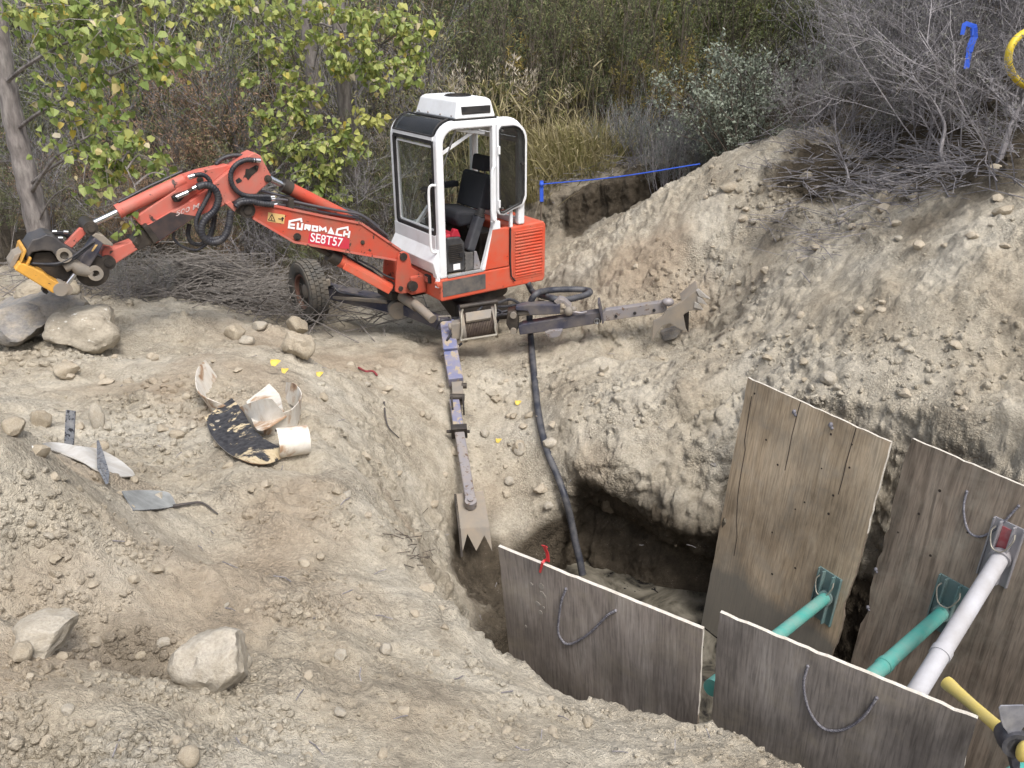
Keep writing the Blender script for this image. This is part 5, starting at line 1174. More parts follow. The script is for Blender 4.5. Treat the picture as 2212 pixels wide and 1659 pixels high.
# ---- hydraulic struts
M_TEAL = worn('teal_paint', (0.06, 0.34, 0.295), (0.30, 0.33, 0.29), 0.42, 7, 0.5, bumpy=0.1, chip=(0.30, 0.31, 0.29), chipamt=0.02)
M_TEALD = worn('dusty_teal_rail', (0.10, 0.185, 0.185), (0.25, 0.24, 0.21), 0.45, 6, 0.6)
M_WHITET = worn('whitewashed_tube', (0.45, 0.45, 0.475), (0.30, 0.28, 0.265), 0.55, 6, 0.75, bumpy=0.4)
M_GREYR = worn('dull_aluminium_rail', (0.36, 0.35, 0.37), (0.30, 0.27, 0.25), 0.4, 8, 0.5, metal=0.4)
M_REDL = worn('red_label_face', (0.36, 0.075, 0.085), (0.4, 0.35, 0.33), 0.35, 16, 0.5)
def strut(S, quad, foot, nearp, tm, rm, label, rad=0.042, window=None, T=None):
    f = front(S); off = 0 if f < 0 else 0.019; Nn = S['Y'] * f
    q = [ons_(S, *p, off) for p in quad] if quad else T
    X, Z = S['X'], S['Z']
    cen = sum(q, Vector()) / 4; wv = abs((q[1] - q[0]).dot(X) + (q[2] - q[3]).dot(X)) / 2; hv = abs((q[0] - q[3]).dot(Z) + (q[1] - q[2]).dot(Z)) / 2
    base = ons_(S, *foot, off) if foot else cen
    t = thing('trench_strut', label, 'trench strut', cen, 'hydraulic struts across the trench')
    MB().box(cen + Nn * 0.006, (wv, hv, 0.010), X, Z, Nn).build('wall_plate', rm, t, bevel=0.003)
    for s_ in (-1, 1):
        MB().box(cen + X * (s_ * wv * 0.21) + Nn * 0.028, (0.012, hv * 0.985, 0.036), X, Z, Nn).build('rail_flange', rm, t, bevel=0.003)
        MB().box(cen + X * (s_ * wv * 0.47) + Nn * 0.017, (0.010, hv * 0.98, 0.014), X, Z, Nn).build('rail_edge', rm, t, bevel=0.002)
    if window: MB().box(cen + Z * hv * 0.20 + Nn * 0.013, (wv * 0.34, hv * 0.42, 0.006), X, Z, Nn).build('red_face', window, t)
    near = Vector(nearp)
    d = near - base
    prof = MB().tube([base + Nn * 0.012, base + d * 0.04, base + d * 0.5, near - d * 0.01], [rad, rad, rad, rad], 20)
    prof.build('tube', tm, t, smooth=True)
    MB().tube([base + d * 0.0 + Nn * 0.01, base + d * 0.035], rad * 1.28, 18).build('tube_socket', rm, t, smooth=True)
    MB().tube([base + d * 0.60, base + d * 0.63], rad * 1.12, 20).build('collar', tm, t, smooth=True)
    MB().tube([near - d * 0.05, near], rad * 1.15, 18).build('tube_end', tm, t, smooth=True)
    a, b_ = cen + X * (-wv * 0.30) + Z * hv * 0.40 + Nn * 0.04, cen + X * (wv * 0.30) + Z * hv * 0.40 + Nn * 0.04
    mid = cen + Z * (hv * 0.10) + Nn * 0.075
    MB().tube(bez([a, a - Z * hv * .10 - X * wv * .05 + Nn * .02, mid - X * wv * .16, mid + X * wv * 0.16, b_ - Z * hv * .10 + X * wv * .05 + Nn * .02, b_], 6), 0.0045, 6).build('wire_bail', M_WIRE, t, smooth=True)
    # plate on the near sheets' side
    dn_ = d.normalized(); xx = dn_.cross(Z).normalized(); zz = xx.cross(dn_)
    
    return t
def nearpt(S, u, v, push=0.06):
    return ons_(S, u, v, 0.019) + S['Y'] * push if S['Y'].y > 0 else ons_(S, u, v) - S['Y'] * push
strut(F1, [(1765, 1221), (1817.8, 1246.6), (1801, 1351), (1753, 1333)], (1787, 1288), nearpt(N2, 1530, 1497, 0.04), M_TEAL, M_TEALD, 'teal trench strut braced against the tan plywood sheet')
strut(F2, [(2026.6, 1238), (2093.8, 1265.8), (2072, 1384), (2003, 1352)], (2040, 1320), nearpt(N2, 1800, 1545, 0.05), M_TEAL, M_TEALD, 'teal trench strut beside the white one, on the brown swirl-grained sheet')
strut(F2, [(2146.6, 1113.4), (2214, 1141), (2182.6, 1270.6), (2113, 1241.8)], (2164, 1200), nearpt(N2, 1925, 1590, 0.05), M_WHITET, M_GREYR, 'whitewashed trench strut with a red plate face at the upper end', 0.048, M_REDL)
qb = F3['O'] + F3['X'] * 0.20 - F3['Z'] * 0.95
Tq = [qb + F3['X'] * a + F3['Z'] * b for a, b in ((-.1, .22), (.1, .22), (.1, -.22), (-.1, -.22))]
strut(F3, None, None, aty(2132, 1720, 2.62), M_TEAL, M_TEALD, 'teal trench strut at the lower right, under the mattock head', 0.046, T=Tq)

# ---- mattock resting on the corner of the dark sheet
def mattock():
    hp = aty(2186, 1597, 2.50); tip = aty(2042, 1472, 2.98)
    t = thing('mattock', 'yellow-handled mattock lying with its blade up on the corner of the dark sheet', 'mattock', hp)
    d = (tip - hp).normalized()
    toc = -hp.normalized(); sx = d.cross(toc).normalized(); fz = sx.cross(d)
    pts = [hp - d * 0.055 + 0 * d] + [hp + (tip - hp) * k for k in (0.0, 0.10, 0.25, 0.5, 0.75, 0.93, 1.0)]
    M_HAND = worn('yellow_handle', (0.66, 0.52, 0.14), (0.45, 0.38, 0.22), 0.35, 12, 0.45)
    L = (tip - hp).length; m = MB(); vs = []
    prof = [(-0.05, .026, .036), (0.03, .022, .034), (0.10, .019, .030), (0.25, .0175, .026), (0.55, .017, .025), (0.80, .019, .028), (0.93, .022, .033), (0.985, .021, .032), (1.0, .012, .020)]
    n = 14
    for k, a_, b_ in prof:
        c = hp + (tip - hp) * k
        for i in range(n):
            th = 2 * math.pi * i / n; vs.append(c + sx * (b_ * math.cos(th)) + fz * (a_ * math.sin(th)))
    fs = [(i * n + j, i * n + (j + 1) % n, (i + 1) * n + (j + 1) % n, (i + 1) * n + j) for i in range(len(prof) - 1) for j in range(n)] + [tuple(range(n))[::-1], tuple((len(prof) - 1) * n + j for j in range(n))]
    m.add(vs, fs); m.build('handle', M_HAND, t, smooth=True)
    M_HEAD = worn('dark_forged_steel', (0.05, 0.052, 0.066), (0.30, 0.29, 0.28), 0.35, 9, 0.42, metal=0.4)
    M_BLADE = worn('scraped_steel_blade', (0.16, 0.165, 0.20), (0.55, 0.54, 0.54), 0.6, 7, 0.4, metal=0.5)
    up = (aty(2186, 1505, 2.5) - aty(2188, 1597, 2.5)).normalized(); rt = Vector((1, 0.1, 0)).normalized(); nn = rt.cross(up).normalized()
    if nn.y > 0: nn = -nn
    c = hp + d * 0.0
    m = MB(); ring = [(0.062, 0.0)]
    m.lathe([(0.036, -0.045), (0.055, -0.045), (0.058, 0.0), (0.052, 0.05), (0.036, 0.05), (0.036, -0.045)], c, (d * 0.55 - nn * 0.6 + rt * .25).normalized(), 22)
    m.build('eye_socket', M_HEAD, t, smooth=True)
    e2 = c - d * 0.025 + nn * 0.045
    MB().ball(e2, 0.034, 14, (0.75, 0.8, 1.55)).build('handle_end', M_HAND, t, smooth=True)
    # adze blade
    pr = [(0.024, 0.03), (0.030, 0.055), (0.048, 0.085), (0.054, 0.12), (0.056, 0.175), (0.050, 0.186), (-0.046, 0.192), (-0.056, 0.18), (-0.054, 0.12), (-0.046, 0.085), (-0.030, 0.055), (-0.024, 0.03)]
    vs = []; 
    for th in (0, 1):
        for x, y in pr:
            vs.append(c + rt * x + up * (y + 0.005) + nn * (0.012 + 0.10 * y - 0.6 * y * y * 1.2 - (0.010 * (1 - y * 4.2) + 0.004) * th))
    k = len(pr)
    MB().add(vs, [tuple(range(k)), tuple(range(2 * k - 1, k - 1, -1))] + [((i + 1) % k, i, i + k, (i + 1) % k + k) for i in range(k)]).build('adze_blade', M_BLADE, t, bevel=0.002)
    MB().beam(c - up * 0.03, c - up * 0.26 + nn * 0.03, 0.05, 0.035, nn, 0.014, 0.012).build('pick_point', M_HEAD, t, bevel=0.004)
mattock()

# ---- ribbons and flagging
M_REDR = worn('red_ribbon', (0.62, 0.03, 0.04), (0.7, 0.25, 0.2), 0.2, 20, 0.4, bumpy=0)
M_BLUER = worn('blue_ribbon', (0.035, 0.11, 0.62), (0.1, 0.2, 0.6), 0.2, 10, 0.4, bumpy=0)
M_YELT = worn('yellow_tube', (0.70, 0.52, 0.03), (0.5, 0.4, 0.1), 0.25, 10, 0.45)
def ribbon(mb, pts, wd, nrm, th=0.0015):
    mb.sweep(bez(pts, 5), wd, th, nrm); return mb
def red_ribbon():
    f = -1; b0 = ons_(N1, *KR(505, 340)); Y = N1['Y']; X = N1['X']; Z = N1['Z']
    mb = MB()
    top = ons_(N1, *KR(500, 345)); s = 0.24 / 420 * 1.0
    mb.sweep([top + Y * 0.01 + Z * 0.0, top + Y * 0.012 + Z * 0.05 - X * 0.002, top + Y * 0.0 + Z * 0.10 - X * 0.006, top - Y * 0.01 + Z * 0.125 - X * 0.012], 0.020, 0.004, Y)
    mb.sweep([top + Z * 0.098 - X * 0.004, top + Z * 0.125 + X * 0.012 - Y * 0.01], 0.014, 0.003, Y)
    lp = ons_(N1, *KR(470, 340)); lo = ons_(N1, *KR(440, 430))
    mb.sweep([top + Z * 0.01 + Y * 0.02, lp + Z * 0.004 + Y * 0.012, lp + Z * 0.0 - Y * 0.006 - X * .004, lo - Y * 0.004], 0.012, 0.003, Y)
    o = mb.build('red_ribbon', M_REDR, loc=top); tag(o, 'red ribbon tied over the top edge of the grey plywood sheet', 'ribbon')
red_ribbon()
def blue_line():
    p0 = aty(1170, 398, 11.6); p1 = aty(1512, 354, 10.6); p1.z = max(p1.z, gz(p1.x, p1.y) + 0.05)
    t = thing('blue_ribbon', 'blue ribbon stretched from the reeds to the spoil ridge, its end hanging', 'ribbon', (p0.x, p0.y, p0.z - .3))
    a = p0.lerp(p1, 0.5) - Vector((0, 0, 0.03)); mb = MB(); mb.tube(bez([p0, a, p1], 16), 0.009, 5); mb.build('ribbon_line', M_BLUER, t, smooth=True)
    MB().sweep([p0 + Vector((0, 0, 0.05)), p0 - Vector((0.0, 0, 0.10)), p0 - Vector((-0.005, 0, 0.24))], 0.05, 0.006, (0, 1, 0)).build('hanging_end', M_BLUER, t)
    MB().ball(p0, 0.035, 6).build('knot', M_BLUER, t)
    MB().tube([(p0.x, p0.y + 0.03, gz(p0.x, p0.y) - 0.1), p0 + Vector((0, 0.03, 0.06))], 0.014, 5).build('stake', worn('twig_stake', (0.16, 0.13, 0.10), (0.1, 0.08, 0.06), .4, 20, .9), t)
blue_line()
def blue_flag():
    y = 7.0; pt = lambda x, yy: aty((2000 + x * 500 / 2212) * .8848, (yy * 500 / 2212) * .8848, y)
    mb = MB(); mb.sweep([pt(1545, 375), pt(1565, 270), pt(1590, 255), pt(1680, 285), pt(1670, 380)], 0.032, 0.004, (0.1, 1, 0)); mb.sweep([pt(1670, 300), pt(1675, 400), pt(1640, 480), pt(1620, 560)], 0.05, 0.004, (0.5, 1, 0.1)); mb.sweep([pt(1625, 540), pt(1610, 620), pt(1590, 740)], 0.042, 0.004, (0.1, 1, 0))
    c = pt(1620, 500); o = mb.build('blue_flagging', M_BLUER, loc=c); tag(o, 'blue flagging tape hanging in the bare grey bushes', 'tape')
    R = lambda a: aty(2212 + 26 + 52 * math.cos(a) * 1.15, 127 + 62 * math.sin(a), 6.7 + 0.1 * math.cos(a))
    mb = MB().tube([R(a) for a in np.linspace(math.radians(75), math.radians(290), 26)], 0.027, 12)
    o = mb.build('yellow_hose', M_YELT, smooth=True, loc=R(math.pi)); tag(o, 'yellow hose looped in the bare bushes at the upper right', 'hose')
blue_flag()

# ---- the drain hose that runs from the machine down into the pit
M_DRAIN = worn('black_corrugated_hose', (0.030, 0.033, 0.045), (0.25, 0.235, 0.22), 0.32, 9, 0.5, bumpy=0.1)
def drain_hose():
    r = 0.033; pts = [e(1.16, 0.02, 0.01), e(1.20, -0.04, -0.10)]
    for u, v, l in ((1190, 643, .12), (1215, 648, .09), (1245, 643, .07), (1272, 634, .06), (1268, 627, .06), (1235, 625, .07), (1190, 627, .10), (1160, 634, .12), (1146, 654, .12), (1144, 690, 0.16), (1146, 730, .04), (1150, 775, .03), (1156, 840, .03), (1163, 900, .03), (1173, 950, .03), (1185, 990, .03), (1202, 1030, .03), (1220, 1080, .03), (1233, 1130, .03), (1243, 1180, .03), (1252, 1215, .03), (1258, 1245, -.02)):
        if v < 700: 
            p = aty(u, v, 8.35 + (0.25 if v < 632 else 0)); 
            g = gz(p.x, p.y) + 0.04
            if p.z < g: p = G(u, v, 0.05)
        else: p = G(u, v, r + l * 0.3 - 0.01)
        pts.append(p)
    path = bez(pts, 12); acc = [path[0]]; step = 0.011
    for q in path[1:]:
        while (q - acc[-1]).length >= step: acc.append(acc[-1] + (q - acc[-1]).normalized() * step)
    o = MB().tube(acc, [r * (1.08 if i % 2 else 0.93) for i in range(len(acc))], 12).build('drain_hose', M_DRAIN, smooth='all', loc=acc[-1])
    tag(o, 'black ribbed drain hose running from under the excavator down into the pit', 'hose')
drain_hose()

# ---- generator standing in the cab doorway
def generator():
    b0 = e(0.20, 0.19, 0.263)
    t = thing('generator', 'small red and black portable generator on the cab floor in the doorway', 'generator', b0)
    gp = [(0.10, 0.285), (0.10, 0.56), (0.14, 0.665), (0.30, 0.655), (0.355, 0.58), (0.355, 0.30), (0.33, 0.275)]
    side_prism(gp, 0.07, 0.115).build('end_cover', worn('black_plastic', (0.028, 0.029, 0.033), (0.14, 0.13, 0.12), 0.35, 8, 0.45), t, bevel=0.018, seg=3)
    side_prism([(0.085, 0.285), (0.085, 0.60), (0.13, 0.69), (0.30, 0.68), (0.345, 0.60), (0.345, 0.29)], 0.115, 0.42).build('body', M_GENRED, t, bevel=0.03, seg=3)
    MB().tube(bez([e(0.13, 0.13, 0.68), e(0.14, 0.14, 0.74), e(0.16, 0.22, 0.765), e(0.20, 0.34, 0.76), e(0.23, 0.40, 0.70)], 6), 0.020, 8).build('handle', M_GENRED, t, smooth=True)
    side_prism([(0.20, 0.66), (0.24, 0.745), (0.29, 0.73), (0.325, 0.64)], 0.09, 0.15).build('handle_foot', M_GENRED, t, bevel=0.012)
    for k in range(9):
        c = 0.40 + k * 0.022; MB().box(e(0.235, 0.066, c), (0.19 - 0.008 * abs(k - 4), 0.010, 0.009), EA, EB, EZ).build('louvre', M_GREASE, t)
    MB().box(e(0.245, 0.068, 0.335), (0.085, 0.004, 0.065), EA, EB, EZ).build('white_label', M_DECAL, t)
    MB().cyl(e(0.30, 0.07, 0.46), e(0.30, 0.052, 0.46), 0.028, 14).build('knob', M_BLACK, t, smooth=True)
    for a in (0.12, 0.33): MB().box(e(a, 0.20, 0.270), (0.05, 0.26, 0.014), EA, EB, EZ).build('foot', M_BLACK, t)
generator()

# ---- torn pipe liner and scraps lying on the plateau
M_LINW = None
def liner_mats():
    m, nt, b = _nodes('white_liner'); v = coord(nt); n1 = noise(nt, v, 5, 5, .6, .5); n2 = noise(nt, v, 22, 6, .65)
    c = ramp(nt, n1, [(0.36, (0.70, 0.67, 0.61)), (0.52, (0.62, 0.57, 0.49)), (0.60, (0.38, 0.25, 0.155)), (0.70, (0.19, 0.11, 0.065))])
    c = mixc(nt, 0.5, c, ramp(nt, n2, [(0.3, g3(.72)), (0.6, g3(1.0))]), 'MULTIPLY')
    nt.links.new(c, b.inputs['Base Color']); b.inputs['Roughness'].default_value = 0.55; bump(nt, b, n2, .2, .004)
    m2, nt, b = _nodes('black_liner_face'); v = coord(nt); n1 = noise(nt, v, 5, 7, .68, .6); n2 = noise(nt, v, 30, 6, .65)
    k = ramp(nt, n1, [(0.55, g3(0)), (0.575, g3(1))])
    c = mixc(nt, k, ramp(nt, n2, [(0.4, (0.014, 0.014, 0.017)), (0.7, (0.07, 0.07, 0.075))]), ramp(nt, n2, [(.3, (0.42, 0.32, 0.19)), (.6, (0.55, 0.46, 0.30))]))
    nt.links.new(c, b.inputs['Base Color']); b.inputs['Roughness'].default_value = 0.6; bump(nt, b, n1, .3, .006)
    return m, m2
M_LINW, M_LINB = liner_mats()
KL = lambda x, y: ((440 + x * 380 / 2034) * .8848, (850 + y * 380 / 2034) * .8848)
def strip(name, A, Bv, mats, label, cat='scrap', th=0.006, sub=8, swap=False):
    """curved sheet spanned between two edge curves; front and back faces differ"""
    n = 28
    def res(P):
        P = bez(P, sub); L = [0]
        for i in range(1, len(P)): L.append(L[-1] + (P[i] - P[i - 1]).length)
        out = []
        for i in range(n + 1):
            t = L[-1] * i / n; k = max(j for j in range(len(L)) if L[j] <= t + 1e-9); k = min(k, len(P) - 2)
            s = (t - L[k]) / max(1e-9, L[k + 1] - L[k]); out.append(P[k].lerp(P[k + 1], s))
        return out
    a, b_ = res(A), res(Bv); m = 5; vs = []; ns = []
    for i in range(n + 1):
        for j in range(m + 1): vs.append(a[i].lerp(b_[i], j / m))
    W = m + 1; nr = [Vector() for _ in vs]
    for i in range(n):
        for j in range(m):
            q = (i * W + j, i * W + j + 1, (i + 1) * W + j + 1, (i + 1) * W + j)
            k = (vs[q[2]] - vs[q[0]]).cross(vs[q[3]] - vs[q[1]])
            for x in q: nr[x] += k
    k = len(vs); vs2 = vs + [p - nr[i].normalized() * th for i, p in enumerate(vs)]
    mb = MB(); mb.v = [tuple(p) for p in vs2]
    for i in range(n):
        for j in range(m):
            q = [i * W + j, i * W + j + 1, (i + 1) * W + j + 1, (i + 1) * W + j]
            mb.f.append(q); mb.m.append(0); mb.f.append([x + k for x in q[::-1]]); mb.m.append(1)
    ring = [i * W for i in range(n + 1)] + [n * W + j for j in range(1, W)] + [i * W + m for i in range(n - 1, -1, -1)] + [j for j in range(m - 1, 0, -1)]
    for i in range(len(ring)):
        p, q = ring[i], ring[(i + 1) % len(ring)]; mb.f.append([q, p, p + k, q + k]); mb.m.append(0 if mats[0] is M_LINW else 1)
    me_mats = list(mats)
    o = mb.build(name, me_mats, None, smooth=True, loc=a[n // 2]); 
    if label: tag(o, label, cat)
    return o
def gp(x, y, lift=0.0, K=KL):
    u, v = K(x, y); return G(u, v, lift)
def lift_to(p, u, v, ):   # point straight above p that shows at pixel row v
    d = ray(u, v); t = p.y / d.y; return Vector((p.x, p.y, (d * t).z))
def liner():
    # ribbon of torn liner standing on edge: lower edge on the ground, upper edge above it
    def wallpts(low, up, extra=0.0):
        A, Bq = [], []
        for (x0, y0), (x1, y1) in zip(low, up):
            p = gp(x0, y0, 0.0); u, v = KL(x1, y1); q = onp(u, v, Vector((0.0, 1, 0.12)), p + Vector((0, extra, 0))); A.append(p); Bq.append(q)
        return A, Bq
    root = thing('pipe_liner', 'curled torn white pipe liner with a blackened face lying on the dirt', 'pipe liner', gp(1000, 1200))
    def add(o): 
        off = Vector(root['_w']); w0 = Vector(o['_w']); o.parent = root; o.location = w0 - off; return o
    A, Bq = wallpts([(480, 370), (410, 520), (350, 640), (420, 830), (560, 900), (690, 880)], [(330, 150), (235, 260), (205, 420), (260, 590), (480, 700), (690, 780)])
    add(strip('liner_curl', A, Bq, (M_LINW, M_LINW), None))
    A, Bq = wallpts([(690, 900), (900, 1010), (1100, 1130), (1330, 1110), (1500, 1050), (1560, 900), (1520, 780), (1390, 700), (1370, 560)], [(700, 815), (900, 720), (1190, 655), (1350, 840), (1480, 770), (1575, 640), (1560, 540), (1480, 460), (1385, 445)])
    add(strip('liner_loop', A, Bq, (M_LINW, M_LINW), None))
    A = [gp(340, 1015, 0.06), gp(430, 1240, 0.05), gp(620, 1420, 0.03), gp(880, 1530, 0.02), gp(1130, 1570, 0.025), gp(1290, 1510, 0.03)]
    Bq = [gp(700, 825, 0.10), gp(830, 960, 0.09), gp(930, 1120, 0.07), gp(1050, 1240, 0.055), gp(1200, 1320, 0.04), gp(1420, 1400, 0.03)]
    add(strip('blackened_liner', A, Bq, (M_LINW, M_LINB), None))
    P0, P1 = gp(1290, 1400, 0.085), gp(1690, 1345, 0.085); ax = (P1 - P0).normalized(); zz_ = (Vector((0, 0, 1)) - ax * ax.z).normalized(); nn_ = zz_.cross(ax).normalized()
    if nn_.y < 0: nn_ = -nn_
    rr_ = 0.088; A, Bq = [], []
    for t in np.linspace(math.radians(150), math.radians(-95), 13):
        k = math.cos(t) * nn_ * 0.9 + math.sin(t) * zz_
        # over the top from the back, round the camera side, under
        k = Vector(-math.cos(t) * nn_ * 1.0 + math.sin(t) * zz_)
        A.append(P0 + k * rr_); Bq.append(P1 + k * rr_ * 0.95)
    add(strip('liner_roll', A, Bq, (M_LINB, M_LINW), None, sub=3))
    A = [gp(890, 870, 0.10), gp(950, 1060, 0.08), gp(1040, 1225, 0.08), gp(1200, 1220, 0.10)]
    Bq = [gp(1190, 660, 0.12), gp(1330, 850, 0.14), gp(1370, 1020, 0.14), gp(1420, 1130, 0.13)]
    add(strip('stained_liner', A, Bq, (M_LINW, M_LINW), None))
liner()
KA = lambda x, y: (x * 900 / 2212 * .8848, (650 + y * 900 / 2212) * .8848)
M_SCRW = worn('white_scrap', (0.62, 0.61, 0.585), (0.36, 0.32, 0.26), 0.55, 9, 0.6)
M_SCRG = worn('grey_streaked_scrap', (0.13, 0.14, 0.16), (0.36, 0.35, 0.33), 0.4, 20, 0.7, chip=(0.02, 0.02, 0.025), chipamt=0.12)
M_SCRB = worn('grey_scrap_underside', (0.30, 0.31, 0.30), (0.08, 0.08, 0.08), 0.5, 12, 0.7)
def scraps():
    p = gp(400, 1110, 0.0, KA); u, v = KA(425, 865); q = onp(u, v, Vector((0, 1, -0.3)), p)
    o = MB().beam(p - Vector((0, 0, .05)), q, 0.055, 0.012, (0, -1, 0.2)).build('slat', M_SCRG, loc=p, bevel=0.002); tag(o, 'weathered grey slat sticking up out of the dirt beside the white strip', 'slat')
    A = [gp(205, 1100, 0.02, KA), gp(330, 1100, 0.05, KA), gp(490, 1135, 0.06, KA), gp(600, 1140, 0.05, KA), gp(720, 1185, 0.03, KA), gp(800, 1245, 0.02, KA)]
    Bq = [gp(210, 1112, 0.0, KA), gp(330, 1125, 0.02, KA), gp(470, 1180, 0.02, KA), gp(580, 1240, 0.02, KA), gp(700, 1270, 0.01, KA), gp(815, 1268, 0.01, KA)]
    o = strip('white_strip', A, Bq, (M_SCRW, M_SCRW), 'long white curved strip of scrap lying behind the left mound', 'scrap')
    p = [gp(640, 1330, 0.02, KA), gp(590, 1240, 0.03, KA), gp(600, 1135, 0.10, KA), gp(625, 1200, 0.08, KA), gp(652, 1290, 0.04, KA)]
    o = MB().prism(p, Vector((0.008, 0.01, 0.0))).build('shard', M_SCRG, loc=p[0]); tag(o, 'pointed grey shard standing in front of the white strip', 'shard')
    A = [gp(740, 1380, 0.03, KA), gp(860, 1378, 0.035, KA), gp(1000, 1372, 0.02, KA), gp(1040, 1400, .015, KA)]
    Bq = [gp(805, 1475, 0.01, KA), gp(900, 1480, 0.02, KA), gp(1000, 1465, 0.015, KA), gp(1060, 1445, .01, KA)]
    strip('flat_scrap', A, Bq, (M_SCRB, M_SCRG), 'flat blotched grey scrap half buried below the shard', 'scrap')
    mb = MB().tube(bez([gp(1040, 1450, 0.01, KA), gp(1130, 1445, .02, KA), gp(1220, 1450, .03, KA), gp(1310, 1498, .01, KA)], 6), 0.010, 6, r1=0.004)
    o = mb.build('stick', worn('dark_stick', (0.055, 0.05, 0.05), (0.2, 0.17, 0.14), .3, 20, .9), loc=gp(1220, 1450, .0, KA), smooth=True); tag(o, 'thin dark stick trailing from the flat grey scrap', 'stick')
    KB = lambda x, y: (x * .8848 * .45 + 0, y)
    mb = MB().tube(bez([G(775, 798, .02), G(790, 808, .03), G(806, 808, .03), G(815, 815, .02)], 5), 0.011, 6); 
    o = mb.build('red_scrap', worn('red_black_scrap', (0.35, 0.04, 0.05), (0.05, 0.04, 0.04), .6, 30, .7), loc=G(800, 808), smooth=True); tag(o, 'small bent red and black scrap on the dirt below the rocks', 'scrap')
    mb = MB().tube(bez([G(830, 873, .02), G(833, 905, .03), G(840, 930, .03), G(862, 948, .01)], 5), 0.010, 6, r1=.005)
    o = mb.build('stick', bpy.data.materials['dark_stick'], loc=G(835, 915), smooth=True); tag(o, 'dark bent stick on the slope left of the front leg', 'stick')
    mb = MB().tube(bez([G(768, 948, .01), G(750, 990, .02), G(775, 975, .01)], 4), .004, 5)
    M_LEAF = worn('yellow_leaf', (0.62, 0.44, 0.06), (0.66, 0.55, 0.2), .4, 20, .6, bumpy=0)
    lv = [(597, 812, .04, 'large yellow leaf caught at the tip of the torn liner'), (618, 830, .028, 'small orange-yellow leaf by the tip of the torn liner'), (690, 812, .03, 'yellow leaf alone on the dirt right of the torn liner'), (1076, 955, .028, 'yellow leaf low on the pit slope right of the front leg'), (1118, 873, .032, 'pale yellow leaf on the pit slope beside the hose'), (815, 1268 * .8848, .03, None)]
    for u, v, s, lab in lv:
        if not lab: continue
        c = G(u, v, 0.02 if 'tip' not in lab else 0.12); n_ = 9
        pts = [c + Vector((s * math.cos(t) * (1 + .25 * math.cos(3 * t)), s * .55 * math.sin(t), s * .45 * math.sin(t) + .01 * math.cos(2 * t))) for t in np.linspace(0, 2 * math.pi, n_ + 1)[:-1]]
        o = MB().prism(pts, Vector((0, .002, .004))).build('fallen_leaf', M_LEAF, loc=c); tag(o, lab, 'leaf')
scraps()

# ---- rocks
def rock_mesh(name, seed, rough=0.22, sub=3, flat=0.8, facets=7):
    rr = random.Random(seed); bm = bmesh.new(); bmesh.ops.create_icosphere(bm, subdivisions=sub, radius=1.0)
    co = np.array([v.co[:] for v in bm.verts])
    # chop by random planes for flat faces
    for k in range(facets):
        n = np.array([rr.gauss(0, 1), rr.gauss(0, 1), rr.gauss(0, 1)]); n /= np.linalg.norm(n); d = rr.uniform(0.55, 0.85)
        s = co @ n; over = np.maximum(0, s - d); co = co - n[None, :] * (over * 0.93)[:, None]
    co = co * (1 + (fbm(co[:, 0] * 1.6 + seed, co[:, 1] * 1.6, co[:, 2] * 1.6, 3) * rough)[:, None] + (fbm(co[:, 0] * 5 + seed, co[:, 1] * 5, co[:, 2] * 5, 3) * rough * 0.22)[:, None])
    co = (co - (co.max(0) + co.min(0)) / 2) / ((co.max(0) - co.min(0)) / 2)
    co[:, 2] *= flat
    for v, c in zip(bm.verts, co): v.co = c
    me = bpy.data.meshes.new(name); bm.to_mesh(me); bm.free()
    me.polygons.foreach_set('use_smooth', [True] * len(me.polygons))
    try: me.set_sharp_from_angle(angle=math.radians(32))
    except Exception: pass
    return me
def rock_mat(name, base, dust, amt=0.5, white=0.0):
    m, nt, b = _nodes(name); v = coord(nt); n1 = noise(nt, v, 2.0, 6, .65, .4); n2 = noise(nt, v, 9, 6, .7)
    c = mixc(nt, ramp(nt, n1, [(0.4, g3(0)), (0.65, g3(amt))]), base, dust)
    c = mixc(nt, .8, c, ramp(nt, n2, [(0.3, g3(.66)), (.6, g3(1.08))]), 'MULTIPLY')
    if white: c = mixc(nt, ramp(nt, noise(nt, v, 4.5, 6, .7), [(0.62, g3(0)), (0.66, g3(white))]), c, (0.75, 0.73, 0.68))
    nt.links.new(c, b.inputs['Base Color']); b.inputs['Roughness'].default_value = .92; b.inputs['Specular IOR Level'].default_value = .15
    bump(nt, b, n2, .5, .03); return m
M_RK = rock_mat('tan_rock', (0.37, 0.315, 0.235), (0.45, 0.40, 0.32)); M_RKW = rock_mat('chalky_boulder', (0.37, 0.33, 0.265), (0.42, 0.37, 0.29), .5, .9)
M_RKG = rock_mat('grey_rock', (0.235, 0.225, 0.215), (0.36, 0.315, 0.25), .8); M_CLOD = rock_mat('dirt_clod', (0.42, 0.36, 0.275), (0.50, 0.44, 0.35), .6); M_RKP = rock_mat('pale_rock', (0.43, 0.39, 0.325), (0.38, 0.33, 0.25), .6)
def rock(u, v, wpx, hpx, label, mat=M_RK, seed=1, sink=0.25, yaw=0, flat=None, depth=1.0, y=None, tilt=0):
    """a stone whose silhouette covers wpx by hpx photo pixels, its foot at pixel (u, v)"""
    p = G(u, v) if y is None else aty(u, v, y); dep = p.length; k = dep / F_ * 0.97
    sx = wpx * k / 2; sz = hpx * k / 2 / 0.93
    me = rock_mesh('rock', seed, 0.22, 4 if wpx > 60 else 3, 1.0); me.materials.append(mat)
    o = bpy.data.objects.new('rock', me); COL.objects.link(o)
    o.scale = (sx, sx * depth, sz); o.rotation_euler = (tilt, 0, yaw); o.location = p + Vector((0, sx * 0.5, sz * (0.8 - sink)))
    tag(o, label, 'rock'); return o
rock(168, 752, 135, 92, 'large chalk-marked boulder resting on the dirt ridge near the yellow coupler', M_RKW, 3, .25, .4)
